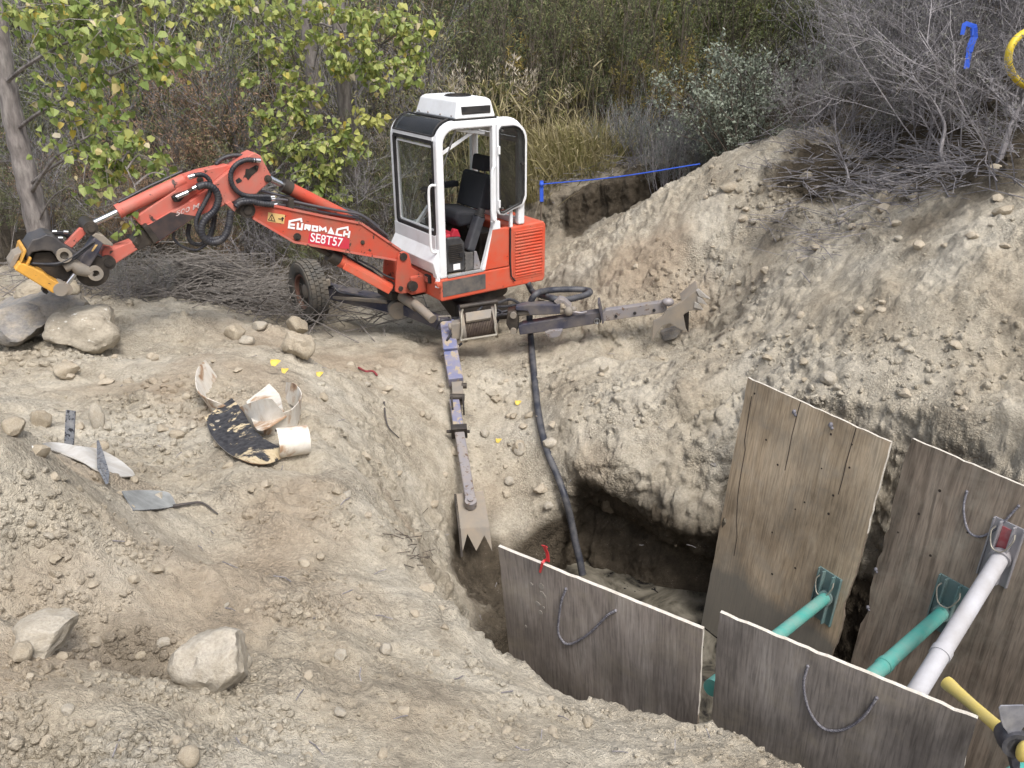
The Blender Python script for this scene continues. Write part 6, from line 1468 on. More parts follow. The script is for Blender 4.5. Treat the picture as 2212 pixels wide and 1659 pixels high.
rock(643, 775, 74, 62, 'rounded tan rock on the ridge in front of the wheel, the lower of two', M_RK, 8, .15, .2)
rock(642, 722, 44, 46, 'upright tan rock touching the foot of the wheel', M_RK, 12, .2, 1.0)
rock(505, 733, 46, 34, 'blocky rock on the ridge edge below the brush pile', M_RK, 15, .2, .3); rock(558, 715, 34, 22, 'small rock at the edge of the brush pile, left of the wheel', M_RKP, 16, .3)
rock(530, 742, 36, 18, 'low flat stone below the blocky ridge rock', M_RKP, 17, .3)
rock(55, 712, 190, 90, 'broad grey-brown boulder under the yellow coupler at the left edge', M_RKG, 21, .42, .2, y=7.0)
rock(15, 735, 120, 70, 'dusty grey boulder cut by the left frame edge', M_RKG, 23, .25, 1.2, y=6.7)
rock(95, 655, 120, 50, 'tan slab lying on the boulders under the coupler', M_RK, 25, .2, .1, y=7.3)
rock(445, 1490, 160, 135, 'large pale angular boulder half sunk in the foreground dirt', M_RKP, 37, .42, .5)
rock(75, 1410, 125, 62, 'pale wedge-shaped rock overhanging the foreground hollow at the left', M_RKP, 33, .25, .3); rock(40, 1430, 46, 36, 'rounded stone propped under the wedge-shaped rock', M_RK, 34, .2)
rock(1452, 735, 44, 34, 'grey angular rock caught under the claw of the side leg', M_RKG, 41, .2, .5)
rock(140, 812, 48, 30, 'flat buff stone on the plateau below the chalk-marked boulder', M_RK, 43, .3, .5); rock(210, 922, 30, 58, 'upright pear-shaped pinkish stone on the plateau', M_RKP, 45, .2)
rock(22, 938, 44, 36, 'round earthy stone at the left edge above the mound', M_RK, 47, .3); rock(85, 920, 36, 42, 'split earthy clod on the plateau left of the slat', M_RK, 48, .3)
rock(1305, 805, 24, 28, 'white flake of stone on the hillside below the side leg', M_RKP, 51, .2); rock(1122, 908 * .8848 + 180, 26, 36, 'narrow stone slab on the pit slope right of the leg bar', M_RKP, 52, .3)
rock(1100, 1048, 24, 18, 'small two-tone stone on the pit slope below the slab', M_RKP, 53, .2); rd = rock(1288, 1130, 50, 52, 'round damp stone set in the shaded pit face', rock_mat('damp_rock', (0.13, 0.105, 0.075), (0.20, 0.165, 0.12), .6), 55, .45); rd.location += Vector((0.16, 0.30, -0.02))
rock(1120, 1012 * .8848 + 80, 30, 32, 'grey stone by the drain hose on the slope', M_RK, 56, .3)
rock(1545, 1010, 24, 16, 'grey stone on the gravel ledge beside the tan sheet', M_RKG, 57, .3)
rock(845, 760 * .8848 * 1.44, 1, 1, 'tiny', M_RK, 58) if False else None
rock(1795, 825, 40, 26, 'pale embedded stone in the hillside above the tan sheet', M_RKP, 61, .5); rock(1575, 412, 40, 22, 'earthy clod near the top of the spoil ridge', M_RK, 63, .4)
rock(832, 1378 * .8848 * 1.16, 28, 26, 'white cube-like stone in the foreground centre, upper of the pair', M_RKP, 65, .2); rock(735, 1425, 28, 24, 'pale square stone in the foreground centre, beside the white one', M_RKP, 66, .2)
rock(525, 1440, 34, 36, 'small pale stone leaning on the foreground boulder', M_RKP, 67, .3)
rock(145, 1640 * .8848 + 90, 24, 18, 'white pebble in the left foreground', M_RKP, 68, .2); rock(405, 1655, 44, 40, 'loose tan stone at the bottom edge', M_RK, 69, .2); rock(735, 1550, 26, 22, 'small tan stone in the lower centre foreground', M_RKP, 70, .2)
# grouped stones strewn on the ground: looks alike, lie in zones
VARS = [rock_mesh('small_stone', 100 + i, 0.25, 2, 0.75, 6) for i in range(7)]
for i, me in enumerate(VARS): me.materials.append([M_CLOD, M_RKP, M_CLOD, M_RK, M_CLOD, M_CLOD, M_RK][i])
def strew(n, zone, size, label, group, seed, mats=None):
    rr = random.Random(seed); k = 0
    while k < n:
        u, v = rr.uniform(zone[0], zone[2]), rr.uniform(zone[1], zone[3]); p = G(u, v)
        if p.length > 14 or sdist(p.x, p.y, PIT) < 0.12: k += 1; continue
        s = rr.uniform(*size) * min(1.6, 0.4 + p.length / 6) * (1.6 if rr.random() < .15 else 1)
        o = bpy.data.objects.new('stone', VARS[rr.randrange(7)]); COL.objects.link(o)
        o.scale = (s * rr.uniform(.8, 1.3), s, s * rr.uniform(.7, 1.1)); o.rotation_euler = (rr.uniform(-.4, .4), rr.uniform(-.4, .4), rr.uniform(0, 6.3)); o.location = p + Vector((0, 0, s * 0.25))
        tag(o, label, 'stone', group); k += 1
strew(46, (40, 1120, 1000, 1650), (.012, .026), 'small loose stone on the foreground dirt left of the pit', 'small stones on the foreground dirt', 1)
strew(34, (60, 760, 760, 1080), (.016, .034), 'small loose stone on the left plateau between ridge and scraps', 'small stones on the left plateau', 2)
strew(34, (780, 760, 1200, 1130), (.016, .030), 'small loose stone on the pit slope around the front leg', 'small stones on the pit slope', 3)
strew(30, (1240, 560, 2180, 900), (.012, .028), 'small stone on the bare hillside right of the excavator', 'small stones on the hillside', 4)
strew(30, (1500, 330, 2200, 540), (.014, .034), 'pale stone on the upper hillside among the twigs', 'pale stones on the upper hillside', 5)
strew(26, (1000, 1480, 2000, 1655), (.010, .022), 'small loose stone on the near lip in front of the plywood', 'small stones on the near lip', 6)

# ---- clods and grit nobody could count
def grit(name, n, seed, zone, smin, smax, power=2.2, dark=0.0, clump=True):
    rng = np.random.default_rng(seed); base = bmesh.new(); bmesh.ops.create_icosphere(base, subdivisions=1, radius=1.0)
    bv = np.array([v.co[:] for v in base.verts]); bf = np.array([[v.index for v in f.verts] for f in base.faces]); base.free()
    m = n * 4; x = rng.uniform(zone[0], zone[2], m); y = zone[1] + (zone[3] - zone[1]) * rng.uniform(0, 1, m) ** 1.6
    keep = np.abs(x - 0.2) < 0.70 * y + 1.0
    pr = (0.05 + crumb(x, y)) if clump else np.ones(m); pr = pr * (0.08 + 1.2 * sstep(0.05, 0.4, fbm(x * 2.2, y * 2.2, 9, 3))) * np.where(x > 0.4 + 0.2 * (7 - y), .35, 1.0)
    keep &= rng.uniform(0, 1.2, m) < pr; keep &= sdist(x, y, PIT) > 0.1
    x, y = x[keep][:n], y[keep][:n]; n = len(x)
    z = ground_h(x, y)
    s = smin + (smax - smin) * rng.uniform(0, 1, n) ** power
    s *= 0.6 + 0.12 * y
    V = np.empty((n, len(bv), 3))
    for i in range(n):
        r = rng.uniform(0.7, 1.3, 3) * s[i]; a = rng.uniform(0, 6.28); c, q = math.cos(a), math.sin(a)
        j = bv * (1 + rng.uniform(-.28, .22, (len(bv), 1))) * r; 
        V[i, :, 0] = j[:, 0] * c - j[:, 1] * q; V[i, :, 1] = j[:, 0] * q + j[:, 1] * c; V[i, :, 2] = j[:, 2] * .8
    V += np.stack([x, y, z + s * 0.22], 1)[:, None, :]
    F = (bf[None] + (np.arange(n) * len(bv))[:, None, None]).reshape(-1, 3); V = V.reshape(-1, 3)
    me = bpy.data.meshes.new(name); me.from_pydata(V.tolist(), [], F.tolist())
    for nm, fn in (('damp', damp_at), ('tint', tint_at)):
        at = me.attributes.new(nm, 'FLOAT', 'POINT'); at.data.foreach_set('value', fn(V[:, 0], V[:, 1], V[:, 2]).astype(np.float32))
    me.materials.append(M_SOIL); me.update()
    o = bpy.data.objects.new(name, me); COL.objects.link(o); o['kind'] = 'stuff'; return o
grit('dirt_clods', 6000, 5, (-5.5, 1.0, 6.0, 10.0), 0.008, 0.040, 3.0)
grit('gravel', 24000, 6, (-3.0, 0.9, 3.2, 6.0), 0.006, 0.020, 2.6)

def clod_heaps():
    """crumbly heaps of clods around the boulders, hollows and the mound"""
    rng = np.random.default_rng(77); base = bmesh.new(); bmesh.ops.create_icosphere(base, subdivisions=2, radius=1.0)
    bv = np.array([v.co[:] for v in base.verts]); bf = np.array([[v.index for v in f.verts] for f in base.faces]); base.free()
    X, Y, S = [], [], []
    for u, v, ru, rv, n, s0, s1 in [(330, 1480, 60, 25, 90, .006, .024), (500, 1500, 60, 22, 80, .006, .020), (250, 1400, 80, 22, 90, .006, .026), (110, 1440, 70, 22, 70, .006, .024), (70, 1120, 70, 40, 130, .006, .024), (180, 1130, 60, 30, 80, .006, .020), (130, 1300, 90, 26, 110, .006, .022),
            (300, 1190, 50, 18, 70, .006, .02), (640, 1310, 34, 14, 50, .010, .028), (690, 1330, 40, 14, 50, .006, .020), (480, 1590, 90, 26, 130, .006, .022), (330, 1620, 80, 24, 120, .006, .024), (120, 1620, 90, 26, 130, .006, .024), (640, 1580, 70, 20, 90, .005, .016), (30, 1520, 50, 30, 80, .006, .022),
            (330, 880, 70, 30, 80, .012, .04), (250, 940, 60, 24, 60, .010, .034), (130, 760, 70, 12, 70, .012, .04), (60, 780, 60, 16, 50, .012, .04), (450, 880, 50, 24, 50, .010, .03), (340, 1000, 60, 20, 60, .008, .026), (860, 1140, 30, 24, 40, .008, .022), (1130, 800, 40, 25, 50, .012, .03), (1010, 1020, 20, 30, 40, .008, .022),
            (1330, 900, 60, 20, 60, .010, .028), (1510, 1020, 30, 22, 120, .006, .018), (1800, 880, 70, 26, 80, .010, .03), (1650, 760, 80, 30, 90, .010, .032), (2050, 780, 90, 50, 120, .008, .028), (1500, 600, 70, 40, 90, .012, .036), (1650, 420, 60, 40, 90, .014, .045), (1750, 470, 60, 30, 70, .012, .04),
            (1200, 1540, 80, 18, 80, .005, .014), (1500, 1580, 90, 18, 80, .005, .014), (1040, 1560, 60, 24, 80, .005, .014), (950, 1440, 60, 20, 60, .006, .016)]:
        for k in range(n):
            p = G(u + rng.normal(0, ru), min(v + rng.normal(0, rv), 1655))
            if p.length > 13 or sdist(p.x, p.y, PIT) < .08: continue
            X.append(p.x); Y.append(p.y); S.append(s0 + (s1 - s0) * rng.uniform() ** 2.6)
    X, Y, S = map(np.array, (X, Y, S)); n = len(X); Z = ground_h(X, Y); V = np.empty((n, len(bv), 3))
    for i in range(n):
        r = rng.uniform(.7, 1.3, 3) * S[i]; a = rng.uniform(0, 6.28); c, q = math.cos(a), math.sin(a)
        k = rng.normal(size=(5, 3)); k /= np.linalg.norm(k, axis=1)[:, None]; j = bv.copy()
        for pl in k: j = j - pl * np.maximum(0, j @ pl - rng.uniform(.5, .85))[:, None]
        j = j * (1 + rng.uniform(-.10, .10, (len(bv), 1))) * r
        V[i, :, 0] = j[:, 0] * c - j[:, 1] * q; V[i, :, 1] = j[:, 0] * q + j[:, 1] * c; V[i, :, 2] = j[:, 2]
    V += np.stack([X, Y, Z + S * .3], 1)[:, None, :]
    F = (bf[None] + (np.arange(n) * len(bv))[:, None, None]).reshape(-1, 3); V = V.reshape(-1, 3)
    me = bpy.data.meshes.new('dirt_clods'); me.from_pydata(V.tolist(), [], F.tolist())
    for nm, fn in (('damp', damp_at), ('tint', tint_at)):
        at = me.attributes.new(nm, 'FLOAT', 'POINT'); at.data.foreach_set('value', fn(V[:, 0], V[:, 1], V[:, 2]).astype(np.float32))
    me.materials.append(M_SOIL); me.update()
    o = bpy.data.objects.new('dirt_clods', me); COL.objects.link(o); o['kind'] = 'stuff'
clod_heaps()
# ================================================================== trees, shrubs, reeds and dead brush
def leaf_mat(name, cols, trans=0.3, rough=0.6, objvar=0.25):
    m = bpy.data.materials.new(name); m.use_nodes = True; nt = m.node_tree; nt.nodes.clear()
    o = nt.nodes.new('ShaderNodeOutputMaterial'); a = nt.nodes.new('ShaderNodeAttribute'); a.attribute_name = 'lc'
    oi = nt.nodes.new('ShaderNodeObjectInfo')
    ad = nt.nodes.new('ShaderNodeMath'); ad.operation = 'MULTIPLY_ADD'; nt.links.new(oi.outputs['Random'], ad.inputs[0]); ad.inputs[1].default_value = objvar; nt.links.new(a.outputs['Fac'], ad.inputs[2])
    sb = nt.nodes.new('ShaderNodeMath'); sb.operation = 'SUBTRACT'; nt.links.new(ad.outputs[0], sb.inputs[0]); sb.inputs[1].default_value = objvar / 2
    n = len(cols); c = ramp(nt, sb.outputs[0], [(i / (n - 1), k) for i, k in enumerate(cols)])
    d = nt.nodes.new('ShaderNodeBsdfPrincipled'); nt.links.new(c, d.inputs['Base Color']); d.inputs['Roughness'].default_value = rough; d.inputs['Specular IOR Level'].default_value = 0.3
    t = nt.nodes.new('ShaderNodeBsdfTranslucent'); nt.links.new(c, t.inputs[0])
    mx = nt.nodes.new('ShaderNodeMixShader'); mx.inputs[0].default_value = trans; nt.links.new(d.outputs[0], mx.inputs[1]); nt.links.new(t.outputs[0], mx.inputs[2]); nt.links.new(mx.outputs[0], o.inputs[0])
    return m
M_COT = leaf_mat('cottonwood_leaf', [(0.13, 0.19, 0.05), (0.235, 0.305, 0.085), (0.33, 0.385, 0.13), (0.42, 0.44, 0.14), (0.55, 0.42, 0.08), (0.64, 0.57, 0.44)], 0.35, 0.5, 0.0)
M_WIL = leaf_mat('willow_leaf', [(0.065, 0.09, 0.038), (0.13, 0.16, 0.065), (0.20, 0.22, 0.10), (0.29, 0.25, 0.125), (0.38, 0.34, 0.24)], 0.25, 0.6, 0.45)
M_TAM = leaf_mat('tamarisk_spray', [(0.22, 0.145, 0.085), (0.34, 0.21, 0.135), (0.42, 0.27, 0.19), (0.33, 0.235, 0.11)], 0.2, 0.8, 0.6)
M_GOLD = leaf_mat('golden_willow_leaf', [(0.13, 0.12, 0.035), (0.22, 0.185, 0.05), (0.33, 0.24, 0.06), (0.22, 0.20, 0.07)], 0.3, 0.6, 0.3)
M_PAL = leaf_mat('pale_shrub_leaf', [(0.10, 0.12, 0.085), (0.19, 0.215, 0.16), (0.30, 0.33, 0.27), (0.42, 0.44, 0.38)], 0.15, 0.7, 0.1)
M_GRY = leaf_mat('grey_shrub_leaf', [(0.085, 0.085, 0.07), (0.15, 0.155, 0.125), (0.22, 0.215, 0.18), (0.20, 0.16, 0.11)], 0.15, 0.8, 0.3)
M_RAB = leaf_mat('rabbitbrush', [(0.06, 0.075, 0.065), (0.115, 0.135, 0.12), (0.19, 0.20, 0.18), (0.2, 0.17, 0.10)], 0.15, 0.8, 0.3)
M_GRS = leaf_mat('dry_grass', [(0.14, 0.15, 0.045), (0.23, 0.215, 0.085), (0.36, 0.31, 0.165), (0.46, 0.40, 0.26)], 0.25, 0.6, 0.35)
M_PLU = leaf_mat('reed_plume', [(0.42, 0.36, 0.27), (0.56, 0.51, 0.42)], 0.3, 0.9, 0.2)
def bark(name, a, b_, c, sc_=9):
    m, nt, p = _nodes(name); v = coord(nt); mp = nt.nodes.new('ShaderNodeMapping'); mp.inputs['Scale'].default_value = (1, 1, 0.25); nt.links.new(v, mp.inputs[0])
    n1 = noise(nt, mp.outputs[0], sc_, 6, .65, .6); n2 = noise(nt, mp.outputs[0], sc_ * 4, 5, .6, .3)
    col = ramp(nt, n1, [(.3, a), (.5, b_), (.7, c)]); col = mixc(nt, .7, col, ramp(nt, n2, [(.35, g3(.55)), (.6, g3(1.1))]), 'MULTIPLY')
    nt.links.new(col, p.inputs['Base Color']); p.inputs['Roughness'].default_value = .95; bump(nt, p, n1, .8, .02); return m
M_BARK = bark('cottonwood_bark', (0.10, 0.085, 0.08), (0.22, 0.195, 0.18), (0.33, 0.30, 0.275))
M_BARKD = bark('dark_bark', (0.035, 0.03, 0.028), (0.075, 0.066, 0.06), (0.13, 0.118, 0.11))
M_TWIG = bark('grey_twig', (0.13, 0.12, 0.125), (0.235, 0.22, 0.225), (0.36, 0.34, 0.34), 14)
M_TWIGB = bark('brownish_twig', (0.11, 0.10, 0.09), (0.21, 0.19, 0.17), (0.33, 0.30, 0.27), 14)
M_TWIGD = bark('brown_twig', (0.055, 0.045, 0.035), (0.11, 0.09, 0.07), (0.17, 0.14, 0.11), 14)
M_STRAW = bark('straw_stem', (0.20, 0.16, 0.09), (0.32, 0.27, 0.16), (0.42, 0.36, 0.24), 14)

def leaves_mesh(name, P, D, L, Wd, lc, mat, shape='lance', rng=None):
    """many leaves in one mesh: positions, directions, lengths, widths, colour values"""
    rng = rng or np.random.default_rng(1); n = len(P); D = D / np.maximum(1e-9, np.linalg.norm(D, axis=1))[:, None]
    r = rng.normal(size=(n, 3)); S = np.cross(D, r); S /= np.maximum(1e-9, np.linalg.norm(S, axis=1))[:, None]; Nn = np.cross(S, D)
    L = np.asarray(L)[:, None]; Wd = np.asarray(Wd)[:, None]
    if shape == 'lance':
        vs = np.stack([P, P + D * L * .45 + S * Wd * .5, P + D * L, P + D * L * .45 - S * Wd * .5], 1); k = 4
        F = (np.arange(n) * 4)[:, None] + np.array([0, 1, 2, 3])
        Fl = F.tolist(); per = 1
    elif shape == 'blade':
        drop = np.array([0, 0, -1.0])
        c1 = P + D * L * .5; c2 = P + D * L * .95 + drop * L * rng.uniform(.05, .45, (n, 1))
        vs = np.stack([P - S * Wd * .5, P + S * Wd * .5, c1 + S * Wd * .45, c1 - S * Wd * .45, c2], 1); k = 5
        b = (np.arange(n) * 5)[:, None]; Fl = (b + np.array([0, 1, 2, 3])).tolist() + (b + np.array([3, 2, 4])).tolist(); per = 2
    else:  # deltoid leaf folded on its midrib
        f = Nn * Wd * .16
        vs = np.stack([P, P + D * L * .18 + S * Wd * .48 + f, P + D * L * .55 + S * Wd * .36 + f * .8, P + D * L, P + D * L * .55 - S * Wd * .36 + f * .8, P + D * L * .18 - S * Wd * .48 + f], 1); k = 6
        b = (np.arange(n) * 6)[:, None]; Fl = (b + np.array([0, 1, 2, 3])).tolist() + (b + np.array([0, 3, 4, 5])).tolist(); per = 2
    me = bpy.data.meshes.new(name); me.from_pydata(vs.reshape(-1, 3).tolist(), [], Fl)
    at = me.attributes.new('lc', 'FLOAT', 'POINT'); at.data.foreach_set('value', np.repeat(np.asarray(lc, np.float32), k))
    me.materials.append(mat); me.update(); return me
class Twigs:
    def __init__(s, seed): s.mb = MB(); s.rr = random.Random(seed); s.tips = []
    def grow(s, p, d, L, r, lev, bend=0.25, kids=(3, 5), spread=0.7, up=0.1, n=3, rat=0.55, leafy=True):
        rr = s.rr; m = 4 if lev else 3; pts = [Vector(p)]; d = Vector(d).normalized()
        for i in range(m):
            d = (d + Vector((rr.gauss(0, bend), rr.gauss(0, bend), rr.gauss(0, bend * .7) + up)) * .5).normalized(); pts.append(pts[-1] + d * (L / m))
        s.mb.tube(pts, r, n, False, r * .45)
        if lev == 0 or leafy:
            for i in range(1, len(pts)): s.tips.append((pts[i], (pts[i] - pts[i - 1]).normalized(), lev))
        if lev > 0:
            for k in range(rr.randint(*kids)):
                t = rr.uniform(.25, 1); i = min(m - 1, int(t * m)); q = pts[i].lerp(pts[i + 1], t * m - i)
                dd = (pts[i + 1] - pts[i]).normalized(); x = Vector((rr.gauss(0, 1), rr.gauss(0, 1), rr.gauss(0, .6)))
                s.grow(q, dd * (1 - spread * .5) + x.normalized() * spread, L * rat * rr.uniform(.7, 1.2), r * .55, lev - 1, bend, kids, spread, up, 3, rat, leafy)
def mesh_of(mb, name, mat):
    me = bpy.data.meshes.new(name); me.from_pydata(mb.v, [], mb.f); me.materials.append(mat); me.update(); return me
def foliage(tw, name, n, Lr, Wr, mat, seed, shape='lance', lev0=True, jit=0.03, droop=0.0, out=0.8, lcr=(0, .8), cl=1):
    rng = np.random.default_rng(seed); T = [t for t in tw.tips if t[2] == 0] if lev0 else tw.tips
    i = rng.integers(0, len(T), n); P = np.array([t[0][:] for t in T])[i]; D = np.array([t[1][:] for t in T])[i]
    lcb = rng.uniform(*lcr, len(T))[i]
    P = P + rng.normal(0, jit, (n, 3)); D = D * (1 - out) + rng.normal(0, 1, (n, 3)) * out * .7 + np.array([0, 0, -droop])
    return leaves_mesh(name, P, D, rng.uniform(*Lr, n), rng.uniform(*Wr, n), np.clip(lcb * .6 + rng.uniform(*lcr, n) * .4, 0, 1), mat, shape, rng)
def make_kind(kind, v):
    """(stem mesh, foliage mesh) of one shrub about 1 unit = real metres"""
    rr = random.Random(hash(kind) % 1000 if False else sum(map(ord, kind)) * 7 + v); tw = Twigs(rr.random())
    def ring(n, r): return [(rr.gauss(0, r), rr.gauss(0, r)) for _ in range(n)]
    if kind == 'willow':
        for x, y in ring(13, .40): tw.grow((x, y, -.05), (x * .35, y * .35, 1), rr.uniform(2.3, 3.9), .017, 2, .10, (5, 8), .42, .12, 3, .30)
        return mesh_of(tw.mb, 'stems', M_TWIGD), foliage(tw, 'foliage', 5200, (.07, .13), (.010, .019), M_WIL, v, jit=.05, droop=.25)
    if kind == 'bare':
        for x, y in ring(7, .16): tw.grow((x, y, -.08), (x * 1.6 + rr.gauss(0, .2), y * 1.6, .8), rr.uniform(1.1, 1.9), .011, 3, .22, (5, 7), .62, .05, 3, .50)
        return mesh_of(tw.mb, 'stems', M_TWIG), foliage(tw, 'foliage', 1100, (.03, .06), (.008, .014), M_GRY, v, jit=.02)
    if kind == 'thicket':
        for x, y in ring(12, .45): tw.grow((x, y, -.05), (x * .5, y * .5, 1), rr.uniform(1.8, 3.2), .015, 2, .16, (6, 9), .5, .06, 3, .38)
        return mesh_of(tw.mb, 'stems', M_TWIG), foliage(tw, 'foliage', 4200, (.06, .11), (.011, .020), M_WIL, v, jit=.05, lcr=(.15, .8))
    if kind == 'tamarisk':
        for x, y in ring(9, .22): tw.grow((x, y, -.05), (x * .9, y * .9, 1), rr.uniform(1.2, 2.2), .014, 2, .18, (6, 8), .5, .05, 3, .40)
        return mesh_of(tw.mb, 'stems', M_TWIGD), foliage(tw, 'foliage', 6500, (.03, .08), (.006, .013), M_TAM, v, jit=.06, droop=.1, out=.9)
    if kind == 'golden':
        for x, y in ring(5, .14): tw.grow((x, y, -.05), (x * .4, y * .4, 1), rr.uniform(1.6, 2.6), .013, 2, .10, (5, 7), .42, .12, 3, .28)
        return mesh_of(tw.mb, 'stems', M_TWIGD), foliage(tw, 'foliage', 1100, (.07, .13), (.010, .018), M_GOLD, v, jit=.04, droop=.2)
    if kind == 'pale':
        for x, y in ring(12, .18): tw.grow((x, y, -.05), (x * 2.2, y * 2.2, 1), rr.uniform(.7, 1.05), .012, 2, .15, (5, 8), .55, .08, 3, .42)
        return mesh_of(tw.mb, 'stems', M_TWIGD), foliage(tw, 'foliage', 5200, (.03, .055), (.016, .028), M_PAL, v, jit=.03, out=.7)
    if kind == 'leafy_grey':
        for x, y in ring(9, .2): tw.grow((x, y, -.05), (x * 1.6, y * 1.6, 1), rr.uniform(1.0, 1.7), .013, 2, .2, (5, 8), .6, .04, 3, .42)
        return mesh_of(tw.mb, 'stems', M_TWIG), foliage(tw, 'foliage', 2900, (.05, .10), (.008, .016), M_GRY, v, jit=.03)
    if kind == 'rabbit':
        for x, y in ring(34, .20): tw.grow((x, y, -.05), (x * 1.5, y * 1.5, 1), rr.uniform(.5, .95), .007, 1, .10, (5, 8), .35, .1, 3, .45)
        return mesh_of(tw.mb, 'stems', M_TWIG), foliage(tw, 'foliage', 4200, (.03, .07), (.004, .009), M_RAB, v, jit=.02, out=.5)
    if kind == 'reed':
        rng = np.random.default_rng(v); P = []; D = []; mb = MB(); PP = []; PD = []
        for k in range(26):
            x, y = rng.normal(0, .30, 2); h = rng.uniform(1.2, 2.0); lx, ly = rng.normal(0, .10, 2)
            pts = [Vector((x + lx * t * t * h, y + ly * t * t * h, t * h - .05)) for t in (0, .35, .7, 1)]; mb.tube(pts, .009, 3, False, .004)
            for j in range(9): t = rng.uniform(.15, .95); P.append((x + lx * t * t * h, y + ly * t * t * h, t * h)); D.append((rng.normal(0, .7), rng.normal(0, .7), .75))
            if rng.uniform() < .14:
                for j in range(60): t = rng.uniform(0, 1); w_ = .05 * (1 - abs(t - .4)); PP.append((pts[-1].x + rng.normal(0, w_) + lx * t * .3, pts[-1].y + rng.normal(0, w_), pts[-1].z - .12 + t * .34)); PD.append((rng.normal(0, .5), rng.normal(0, .5), .8))
        lf = leaves_mesh('foliage', np.array(P), np.array(D), rng.uniform(.28, .5, len(P)), rng.uniform(.014, .024, len(P)), rng.uniform(.1, 1, len(P)), M_GRS, 'blade', rng)
        pl = leaves_mesh('plume', np.array(PP), np.array(PD), rng.uniform(.05, .10, len(PP)), rng.uniform(.012, .02, len(PP)), rng.uniform(0, 1, len(PP)), M_PLU, 'lance', rng)
        return mesh_of(mb, 'stems', M_STRAW), lf, pl
    if kind == 'grass':
        rng = np.random.default_rng(v); n = 420; P = np.stack([rng.normal(0, .22, n), rng.normal(0, .22, n), np.full(n, -.03)], 1); D = np.stack([P[:, 0] * 1.3 + rng.normal(0, .28, n), P[:, 1] * 1.3 + rng.normal(0, .28, n), np.ones(n)], 1)
        return (leaves_mesh('blades', P, D, rng.uniform(.45, 1.05, n), rng.uniform(.010, .020, n), rng.uniform(0, 1, n) * .7 + .3 * rng.uniform(), M_GRS, 'blade', rng),)
KINDS = {}
NV = dict(willow=5, bare=4, thicket=4, tamarisk=3, golden=2, pale=2, leafy_grey=3, rabbit=2, reed=3, grass=4)
def plant(kind, u=None, v=None, y=None, s=1.0, label='', cat='shrub', group=None, name=None, pos=None, sz=1.0, var=None):
    if kind not in KINDS: KINDS[kind] = [make_kind(kind, i) for i in range(NV[kind])]
    ms = KINDS[kind][R_.randrange(NV[kind]) if var is None else var]
    if pos is not None: x, y_ = pos
    elif y is None: p = G(u, v); x, y_ = p.x, p.y
    else: p = aty(u, v, y); x, y_ = p.x, y
    t = thing(name or 'shrub', label, cat, (x, y_, gz(min(max(x, -9.9), 9.9), min(y_, 21.9)) - .02), group)
    t.rotation_euler = (0, 0, R_.uniform(0, 6.28)); t.scale = (s, s, s * sz)
    for me in ms:
        o = bpy.data.objects.new(me.name.split('.')[0], me); COL.objects.link(o); o.parent = t; o['kind'] = 'stuff'
    return t

# ---- the thicket behind, shrub by shrub
rr = random.Random(5)
for x, y, s in [(-9.6, 13.2, 1.0), (-8.2, 12.4, .9), (-7.2, 14.2, 1.1), (-5.9, 13.0, .95), (-4.7, 13.6, 1.05), (-4.2, 12.4, .75), (-3.2, 14.2, 1.0), (-2.3, 13.5, .9), (-1.4, 14.4, 1.0), (-1.9, 12.9, .6), (-0.9, 13.2, .6)]:
    plant('thicket', pos=(x, y), s=s, label='brown half-bare thicket shrub behind the cottonwoods on the left', group='half-bare shrubs behind the cottonwoods', name='thicket_shrub')
for x, y, s in [(-9, 15.6, 1.1), (-7.4, 15.8, 1.1), (-6.0, 15.2, 1.05), (-3.9, 15.6, 1.0), (-2.4, 16.0, 1.15), (-0.9, 15.4, 1.05), (-5.0, 17.0, 1.2), (-7.5, 17.4, 1.2), (-1.6, 17.6, 1.2)]:
    plant('willow', pos=(x, y), s=s, label='grey-green willow shrub deep in the left background', group='willows in the left background', name='willow_shrub')
for x, y, s in [(0.9, 13.9, .62), (1.7, 13.7, .58), (2.4, 14.0, .66), (3.2, 13.9, .62), (4.1, 14.3, .7), (0.2, 14.0, .6), (5.0, 14.6, .75), (0.1, 14.8, .85), (0.9, 15.6, .95), (1.5, 14.6, .72), (2.2, 15.3, .85), (3.0, 14.9, .70), (3.6, 15.9, .95), (4.4, 15.2, .8), (5.2, 16.2, 1.0), (6.2, 16.0, .9), (0.3, 16.8, 1.15), (2.0, 17.0, 1.15), (3.6, 17.4, 1.15), (5.4, 17.8, 1.15), (7.2, 17.6, 1.1), (8.8, 17.0, 1.1), (-0.4, 13.9, .7), (7.8, 15.4, .8)]:
    plant('willow', pos=(x, y), s=s, label='green willow shrub in the dense stand behind the cab and reeds', group='willows behind the cab', name='willow_shrub')
for u, v, y, s, lab in [(345, 250, 11.9, .85, 'pinkish-brown tamarisk high on the left behind the cottonwood leaves'), (425, 200, 12.1, 1.1, 'pinkish-brown tamarisk near the top left'), (320, 420, 10.9, .55, 'low tan tamarisk above the stick of the excavator'), (270, 470, 10.4, .5, 'ochre tamarisk behind the tool cylinder'), (30, 480, 11.0, .7, 'ochre feathery tamarisk at the left edge behind the trunk'), (480, 560, 10.6, .42, 'small faded tamarisk under the elbow of the boom'), (870, 200, 15.0, 1.2, 'orange-brown tamarisk near the top behind the middle cottonwood')]:
    plant('tamarisk', u, v, y, s, lab, name='tamarisk')
for u, y, s in [(945, 12.9, .95), (985, 13.2, 1.0), (1040, 12.8, 1.1), (1085, 13.2, 1.0), (900, 13.3, .85), (860, 12.6, .75), (1120, 13.4, .9), (1215, 13.6, .75)]:
    plant('reed', u, 400, y, s, 'clump of tall dry reeds with feathery plumes behind the cab', 'reeds', 'reed clumps behind the cab', name='reed_clump')
